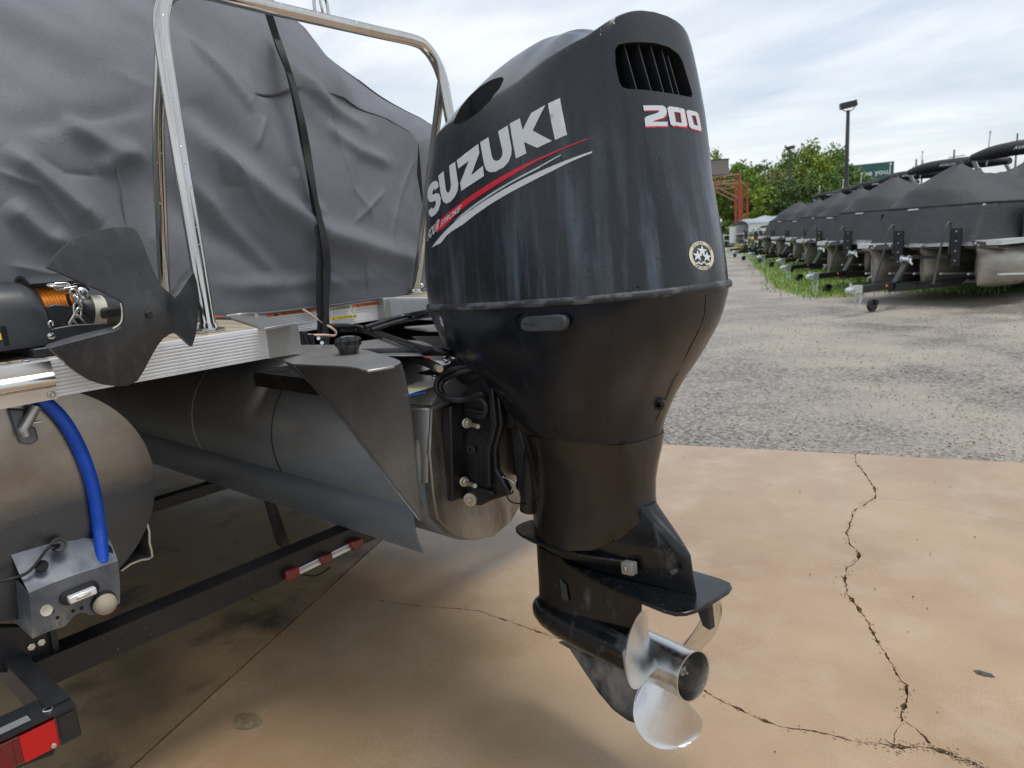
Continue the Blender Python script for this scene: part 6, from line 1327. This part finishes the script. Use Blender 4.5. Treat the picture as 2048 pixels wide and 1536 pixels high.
for x in (-1.3,.1,.56,2.5): part('fence_post', MB().box((x,-1.125,1.30), (.05,.02,.48)), 'boat_white')
part('engine', MB().rings([[(-2.35+.2*cos(a), .18*sin(a), z) for a in [2*pi*k/14 for k in range(14)]] for z in (.5,1.0,1.4,1.45)]), 'boat_white')
cvs = []; 
for i in range(25):
    x = -1.9+5.4*i/24; h = 1.72+.16*min(1, i/6)+.04*sin(i*1.3)
    cvs.append([(x,-1.14,1.52),(x,-1.12,1.62+.02*sin(i)),(x,-.85,h-.04),(x,-.2,h+.05),(x,.4,h+.02),(x,1.12,1.6),(x,1.14,1.5)])
c = MB().rings(cvs, False, False, False).build('boat_cover', MATS['cover_blue'], None, 60); c.location = wb_.location; c.rotation_euler = (0,0,radians(41))
tag(c, 'pale blue-grey rumpled cover on the white boat by the trees', 'boat cover')
wt = thing('boat_trailer', 'grey galvanised trailer with wooden blocks under the white boat', 'boat trailer', (-15.6,42.9,0), radians(41))
part('frame_rail', MB().box((.4,-.75,.40), (5.6,.07,.09)), 'far_zinc', wt); part('frame_rail', MB().box((.4,.75,.40), (5.6,.07,.09)), 'far_zinc', wt)
for x in (-1.7,.6,2.6): part('crossmember', MB().box((x,0,.40), (.08,1.6,.06)), 'far_zinc', wt)
for x in (-1.4,1.5):
    for y in (-.75,.75): part('block', MB().box((x,y,.18), (.3,.3,.36)), 'wood_pole', wt)
# empty trailers and dark outboards crowded on the grass at the far end of the row
for i, (x, y, rz) in enumerate(((-11.6,31.0,HD), (-13.4,34.4,HD))):
    o = copy_tree(T0); o.location = (x, y, 0); o.rotation_euler = (0,0,rz)
    tag(o, ('black empty trailer nosing out past the far end of the row' if i == 0 else 'black empty trailer furthest along the grass verge'), 'boat trailer', 'trailers under the row of boats')
for i, (x, y) in enumerate(((-11.9,32.2),(-13.0,34.1))):
    t = thing('outboard_motor', ['small dark outboard standing on the nearer empty trailer', 'small dark outboard on the empty trailer closest to the red posts'][i], 'outboard motor', (x,y,.30), HD, 'dark outboards on empty trailers')
    part('cowl', MB().rings([[((.2*k)*cos(a), (.14*k)*sin(a), z) for a in [2*pi*q/14 for q in range(14)]] for z, k in ((.30,.8),(.36,1),(.60,1),(.70,.7),(.72,.3))]), 'far_black', t, 50)
    part('leg', MB().box((.02,0,.15), (.14,.09,.32)), 'far_black', t); part('label', MB().box((-.19,0,.5), (.02,.12,.10)), 'boat_white', t)
for i, (x, y) in enumerate(((-14.2,36.3),(-13.7,36.0),(-13.5,36.5))):
    t = thing('trailer_guide', ['yellow roller guide furthest left on the black trailer', 'yellow roller guide in the middle of three', 'yellow roller guide furthest right of three'][i], 'guide post', (x,y,.0), 0, 'yellow roller guides')
    part('post', MB().box((0,0,.33), (.04,.04,.66)), 'far_black', t); part('roller', MB().lathe((-.12,0,.72), (1,.3,0), [(0,.04),(.03,.10),(.16,.10),(.19,.04)], 14), 'yellow_paint', t, 40)
t = thing('pontoon_boat', 'beige bimini boat half hidden behind the white boat', 'boat', (-13.4,44.6,0), radians(41))
part('pontoon', MB().lathe((-1,.7,.72), (1,0,0), [(0,.05),(.3,.26),(4.6,.26)], 16), 'hull_grey', t); part('pontoon', MB().lathe((-1,-.7,.72), (1,0,0), [(0,.05),(.3,.26),(4.6,.26)], 16), 'hull_grey', t)
part('deck', MB().box((1.5,0,1.02), (4.6,2.1,.08)), 'boat_white', t); part('side_panel', MB().box((1.5,-1.05,1.3), (4.4,.03,.44)), 'boat_white', t)
part('bimini', MB().rings([[(x, y, 1.86+.10*(1-(y/1.1)**2)+.05*sin(x)) for y in (-1.1,-.7,0,.7,1.1)]+[(x, 1.1, 1.80),(x, -1.1, 1.80)] for x in (-.6,.4,1.4,2.4)]), 'cover_beige', t, 60)
for x in (-.5,2.3):
    for y in (-1.05,1.05): part('bimini_leg', MB().tube([(x,y,1.82),(x+.3,y,1.05)], .02, 6), 'arm_silver', t)
for x in (.2,2.4): part('stand', MB().box((x,0,.23), (.3,1.7,.46)), 'wood_pole', t)
t = thing('ski_boat', 'white bowed ski boat tucked between the white boat and the row', 'boat', (-12.7,37.0,0), radians(62))
rs = []
for x, w, zb, zt in ((-.1,.04,.95,1.12),(.25,.40,.70,1.12),(.8,.72,.55,1.10),(1.8,.95,.45,1.05),(4.5,1.0,.42,1.0)):
    rs.append([(x,-w,zt),(x,-w*.92,(zb+zt)/2),(x,0,zb),(x,w*.92,(zb+zt)/2),(x,w,zt),(x,0,zt+.10)])
part('hull', MB().rings(rs), 'boat_white', t, 40); part('stand', MB().box((2.2,0,.22), (3,.8,.44)), 'far_black', t)
# red steel frame carrying a grey box, yellow feet
g = thing('lattice_gantry', 'red painted steel lattice frame on two posts with yellow feet', 'frame', (-18.4,44.9,0))
dirL = Vector((-.77,-.64,0))           # arm runs to the left, behind the motor
pa, pb = Vector((-18.42,44.95,0)), Vector((-21.5,51.7,0))
def pole(name, p0, p1, r_, m, par=g): return MB().tube([p0, p1], r_, 8).build(name, MATS[m], par, 60)
for p, h in ((pa, 4.65), (pb, 4.75)):
    pole('post', p, p+Vector((0,0,h)), .09, 'red_paint'); pole('post', p+Vector((.42,.18,0)), p+Vector((.42,.18,h-.5)), .06, 'red_paint')
    MB().tube([p, p+Vector((0,0,.42))], .105, 8).build('foot', MATS['yellow_paint'], g, 40); MB().tube([p+Vector((.42,.18,0)), p+Vector((.42,.18,.42))], .075, 8).build('foot', MATS['yellow_paint'], g, 40)
    for k in range(6): pole('lacing', p+Vector((0,0,.6+.6*k)), p+Vector((.42,.18,1.2+.6*k-.1)), .025, 'red_paint')
    e = p+dirL*3.6
    pole('arm', p+Vector((0,0,h)), e+Vector((0,0,h-.15)), .05, 'rust_paint'); pole('arm', p+Vector((0,0,h-.55)), e+Vector((0,0,h-.5)), .05, 'rust_paint')
    pole('brace', p+Vector((0,0,h-1.5)), e*.5+p*.5+Vector((0,0,h-.5)), .05, 'rust_paint')
    for k in range(4): pole('lacing', p+dirL*.9*k+Vector((0,0,h-.04*k)), p+dirL*.9*(k+1)+Vector((0,0,h-.53)), .025, 'rust_paint')
for k in range(4): pole('tie', pa+dirL*k*1.1+Vector((0,0,4.6)), pb+dirL*k*1.1+Vector((0,0,4.7)), .035, 'rust_paint')
bx = thing('sign_box', 'grey sheet-metal box with dark frame sitting on the red frame', 'sign box', (-19.9,44.4,4.6))
MB().box((-20.1,44.35,5.15), (2.0,1.2,.95), Matrix.Rotation(radians(40),3,'Z')).build('panel', MATS['grey_box'], bx, 30)
for dz in (-.48,.48): MB().box((-20.1,44.35,5.15+dz), (2.08,1.28,.05), Matrix.Rotation(radians(40),3,'Z')).build('frame', MATS['far_black'], bx, 30)
pole('support', Vector((-20.1,44.35,4.2)), Vector((-20.1,44.35,4.67)), .06, 'far_black', bx)
# flood-light poles
def lamp(loc, h, r_, label, wide):
    t = thing('street_lamp', label, 'street lamp', loc, radians(25), 'flood lights on dark poles')
    MB().lathe((0,0,0), (0,0,1), [(0,r_*1.25),(.4,r_*1.15),(h,r_*.7)], 14).build('pole', MATS['pole_dark'], t, 60, local=True)
    for s in (-1, 1): MB().tube(smooth_path([(0,0,h-.06),(s*.16*wide,0,h-.0),(s*.27*wide,0,h+.1)], 4), .018, 6).build('arm', MATS['pole_dark'], t, 60, local=True)
    hd_ = MB().box((0,0,h+.22), (.66*wide,.34,.24), Matrix.Rotation(radians(-8),3,'Y')).build('lamp_head', MATS['lamp_dark'], t, 30, bevel=.02, local=True)
    return t
lamp((-9.1,33.75,0), 5.95, .10, 'tall dark flood-light pole with box head, nearer of two, right of the trees', 1)
lamp((-19.87,58.3,0), 6.95, .11, 'dark flood-light pole further back in front of the trees', 1)
# green billboard beyond the trees
bb = thing('billboard', 'dark green roadside billboard with white words beyond the trees', 'billboard', (-22.6,96.2,0))
q0, q1 = Vector((-24.9,94.4,0)), Vector((-20.94,97.4,0)); u_ = (q1-q0).normalized(); nrm = Vector((u_.y,-u_.x,0))
q0 = q1-u_*5.6
MB().prism([q0+Vector((0,0,5.42)), q1+Vector((0,0,5.60)), q1+Vector((0,0,7.93)), q0+Vector((0,0,7.75))], -nrm*.3).build('panel', MATS['billboard_green'], bb, 30)
MB().prism([q0+Vector((0,0,5.0)), q1+Vector((0,0,5.2)), q1+Vector((0,0,5.55)), q0+Vector((0,0,5.38))], -nrm*.25).build('catwalk', MATS['billboard_back'], bb, 30)
for k in (.2,.75): MB().tube([q0.lerp(q1,k)-nrm*.2, q0.lerp(q1,k)-nrm*.2+Vector((0,0,6))], .18, 8).build('post', MATS['wood_pole'], bb, 60)
v, f, w = text2d('see you.', 0, .03)
o_ = q0.lerp(q1,.30)+nrm*.03+Vector((0,0,6.42)); MB().add([o_+u_*(3.45*x/w)+Vector((0,0,.62*y_+.12*x/w)) for x, y_ in v], f).build('lettering', MATS['white_print'], bb, 0)
# utility poles
for i, (x, y, h, arm, lb_) in enumerate(((-20.1,105.3,8.4,.9,'thin wooden utility pole just right of the green billboard'),(-19.5,105.8,8.3,0,'bare wooden pole, thicker of the pair by the billboard'),(-20.6,105.0,6.6,0,'shortest bare pole next to the billboard'),(-16.5,108.6,9.3,1.3,'wooden utility pole with slanting crossarm above the boat covers'),(-10.5,114.1,10.8,1.6,'tallest wooden utility pole with crossarms at the right'))):
    t = thing('utility_pole', lb_, 'utility pole', (x,y,0), radians(30), 'wooden utility poles')
    MB().lathe((0,0,0), (0,0,1), [(0,.16),(h,.10)], 8).build('pole', MATS['wood_pole'], t, 60, local=True)
    if arm:
        for dz in (.9, 2.1): MB().bar((-arm*.5,0,h-dz-.1), (arm,0,h-dz+.12), .09, .09).build('crossarm', MATS['wood_pole'], t, 0, local=True)
        for k in range(3): MB().lathe((arm*(k/2-.3),0,h-.85), (0,0,1), [(0,.05),(.16,.03)], 8).build('insulator', MATS['far_zinc'], t, 40, local=True)

# ------------------------------------------------------------------ trees
def leafmat(name, c1_, c2_, c3_):
    m = mat(name, c1_, .55, col2=c2_, nscale=.55, namp=(.40,.60), third=c3_, tscale=1.7, tamp=(.5,.72), obj_rand=.22, spec=.25)
    b_ = m.node_tree.nodes['Principled BSDF']; b_.inputs['Subsurface Weight'].default_value = 0
    return m
L1 = leafmat('leaf_mid', (.16,.255,.042), (.10,.185,.036), (.25,.33,.065))
L2 = leafmat('leaf_light', (.29,.38,.055), (.19,.29,.045), (.38,.42,.09))
L3 = leafmat('leaf_dark', (.10,.17,.045), (.065,.115,.034), (.15,.21,.055))
L4 = leafmat('leaf_olive', (.22,.23,.10), (.16,.18,.07), (.28,.26,.14))
def crown_mesh(seed, clumps, leaves, size, shape):
    r = random.Random(seed); vs = []; fs = []
    for c in range(clumps):
        # clump centres fill an uneven ellipsoid, thinner at the foot
        while True:
            p = Vector((r.uniform(-1,1), r.uniform(-1,1), r.uniform(-1,1)))
            if .25 < p.length < 1: break
        rad = shape(p.z); p = Vector((p.x*rad, p.y*rad, p.z)); cs = r.uniform(.13,.30)
        for k in range(leaves):
            d = Vector((r.gauss(0,1), r.gauss(0,1), r.gauss(0,.7))); d = d.normalized()*cs*r.random()**.45; q = p+d
            s = size*r.uniform(.6,1.3); a = Vector((r.gauss(0,1), r.gauss(0,1), r.gauss(0,1)+.2)).normalized(); b_ = a.orthogonal().normalized()
            b_ = Matrix.Rotation(r.random()*6.28, 3, a) @ b_; c_ = a.cross(b_); o = len(vs)
            vs += [q-b_*s*.5-c_*s*.12, q+c_*s*.32-b_*.05*s, q+b_*s*.6, q-c_*s*.34+b_*.05*s]; fs.append((o, o+1, o+2, o+3))
    me = bpy.data.meshes.new('crown'); me.from_pydata(vs, [], fs); return me
def trunk_mesh(seed):
    r = random.Random(seed); b = MB(); b.lathe((0,0,-1.9), (.02*r.uniform(-1,1),.03*r.uniform(-1,1),1), [(0,.075),(.4,.055),(1.4,.04),(2.4,.015)], 8)
    for k in range(7):
        z = r.uniform(-.9,.4); a = r.random()*6.28; l = r.uniform(.4,.8)
        b.tube([(0,0,z),(l*.5*cos(a),l*.5*sin(a),z+.22),(l*cos(a),l*sin(a),z+.55)], [.028,.018,.006], 6)
    return b.mesh('trunk', 60)
round_ = lambda z: .75+.35*(1-z*z)
tall_ = lambda z: .55+.45*(1-z)*.6
CR = [crown_mesh(1,105,62,.095,round_), crown_mesh(2,125,55,.09,tall_), crown_mesh(3,80,60,.10,round_), crown_mesh(4,60,40,.085,tall_)]
TK = [trunk_mesh(k) for k in range(4)]
LM = [L1, L2, L3, L4]
def tree(i, x, y, w, h, cr, lm, label, base=.30, grp='trees along the back of the yard'):
    t = thing('tree', label, 'tree', (x,y,0), i*1.7, grp)
    ch = h*(1-base)/2
    c = bpy.data.objects.new('crown', CR[cr]); COL.objects.link(c); c.parent = t; c.location = (0,0,h-ch); c.scale = (w/2,w/2,ch)
    if not CR[cr].materials: CR[cr].materials.append(L1)
    c.material_slots[0].link = 'OBJECT'; c.material_slots[0].material = LM[lm]
    k = bpy.data.objects.new('trunk', TK[i % 4]); COL.objects.link(k); k.parent = t; k.location = (0,0,h*.5); k.scale = (w/2.4,w/2.4,h*.27)
    if not TK[i % 4].materials: TK[i % 4].materials.append(MATS['bark'])
def back(px_t, d):      # a spot d metres off along the ground, px_t = slope across the view
    return (.768*px_t-.636)*d, (.638*px_t+.746)*d
TREES = [
 # slope across view, distance, width, height, crown, leaf, label
 (.255,66,5.0,8.0,0,0,'mid green broad tree directly behind the motor housing'),
 (.285,74,5.2,10.4,3,1,'pale thin-leaved tall tree showing its top right beside the motor'),
 (.315,64,5.2,7.4,0,0,'round green tree behind the grey sign box'),
 (.325,76,6.0,8.4,2,1,'yellow-green tree behind the red frame'),
 (.345,62,4.4,5.2,2,1,'low bright yellow-green bushy tree right of the red posts'),
 (.352,75,5.4,8.2,0,0,'mid green rounded tree left of the bare greyish gap'),
 (.372,70,3.8,7.6,3,3,'thin greyish-brown half-bare tree in the middle of the tree line'),
 (.385,78,5.8,9.6,1,0,'tall pointed green tree behind the further lamp pole'),
 (.395,60,4.6,5.6,0,2,'dark green bushy tree at the foot of the further lamp pole'),
 (.418,75,5.8,9.9,1,1,'tallest light green tree right of the further lamp pole'),
 (.432,61,5.0,5.8,0,0,'mid green low tree between the two lamp poles'),
 (.445,76,5.6,9.4,1,0,'tall green feathery tree just left of the nearer lamp pole'),
 (.462,66,5.2,6.6,2,2,'dark green rounded tree behind the nearer lamp pole'),
 (.468,72,3.8,7.6,3,3,'olive drooping willow-like tree right of the nearer lamp pole'),
 (.520,68,4.4,4.8,2,1,'low yellow-green tree below the billboard'),
 (.56,70,5.0,4.6,0,1,'low light green tree behind the second boat cover'),
 (.60,82,5.0,6.6,2,1,'light green tree top rising over the bimini of the second boat'),
 (.64,72,5.0,5.0,0,0,'green tree seen under the bimini of the nearest covered boat'),
 (.69,80,5.2,6.4,3,1,'yellow-green tree at the right behind the nearest covered boat'),
 (.74,76,5.6,5.4,0,0,'green tree at the right edge behind the boats'),
 (.30,82,6,7.6,0,2,'dark green tree in the second row behind the sign box'),
 (.36,84,6,7.8,0,2,'dark green tree in the second row behind the bushy trees'),
 (.41,84,6,8.2,0,2,'dark green tree in the second row between the lamp poles'),
 (.46,84,6,7.6,0,2,'dark green tree in the second row behind the nearer lamp pole')]
for i, (s, d, w, h, cr, lm, lb_) in enumerate(TREES):
    x, y = back(s, d); tree(i, x, y, w*.95, h*.90, cr, lm, lb_, .22)
# undergrowth closing the foot of the tree line
um = crown_mesh(9, 260, 30, .05, lambda z: 1.0)
r = random.Random(3); vs = []; fs = []
for k in range(15000):
    s = r.uniform(.20,.72); d = r.uniform(56,60); x, y = back(s, d); z = 1.8*r.random()**1.5*(.6+.8*(.5+.5*noise.noise((s*30,0,0)))); sz = r.uniform(.12,.30); a = Vector((r.gauss(0,1),r.gauss(0,1),r.gauss(0,1))).normalized(); b_ = a.orthogonal(); c_ = a.cross(b_); o = len(vs); q = Vector((x,y,z))
    vs += [q-b_*sz, q+c_*sz*.5, q+b_*sz, q-c_*sz*.5]; fs.append((o,o+1,o+2,o+3))
bpy.data.meshes.remove(um)
me = bpy.data.meshes.new('undergrowth'); me.from_pydata(vs, [], fs); link('undergrowth', me, L3, None, kind='stuff')
# the wood goes on behind the boat and the motor as one closed mass
r = random.Random(14); vs = []; fs = []
for k in range(26000):
    s_ = r.uniform(-.75, .262); d = r.uniform(64, 76); x, y = back(s_, d); top = 5.4+1.5*noise.noise((s_*9, 1, 0))+.8*noise.noise((s_*31, 4, 0)); z = top*r.random()**.8; sz = r.uniform(.2, .42)
    a = Vector((r.gauss(0,1),r.gauss(0,1),r.gauss(0,1))).normalized(); b_ = a.orthogonal(); c_ = a.cross(b_); o = len(vs); q = Vector((x,y,z))
    vs += [q-b_*sz, q+c_*sz*.6, q+b_*sz, q-c_*sz*.6]; fs.append((o,o+1,o+2,o+3))
me = bpy.data.meshes.new('treeline'); me.from_pydata(vs, [], fs); link('treeline', me, L1, None, kind='stuff')
fence = thing('pipe_fence', 'low pale pipe fence along the foot of the trees', 'fence', (*back(.31,56), 0))
fa, fb = Vector((*back(.24,56), 0)), Vector((*back(.40,55), 0))
for z in (.45,.85): MB().tube([fa+Vector((0,0,z)), fb+Vector((0,0,z))], .03, 6).build('rail', MATS['far_zinc'], fence, 60)
for k in range(9): MB().tube([fa.lerp(fb,k/8), fa.lerp(fb,k/8)+Vector((0,0,.95))], .04, 6).build('post', MATS['far_zinc'], fence, 60)
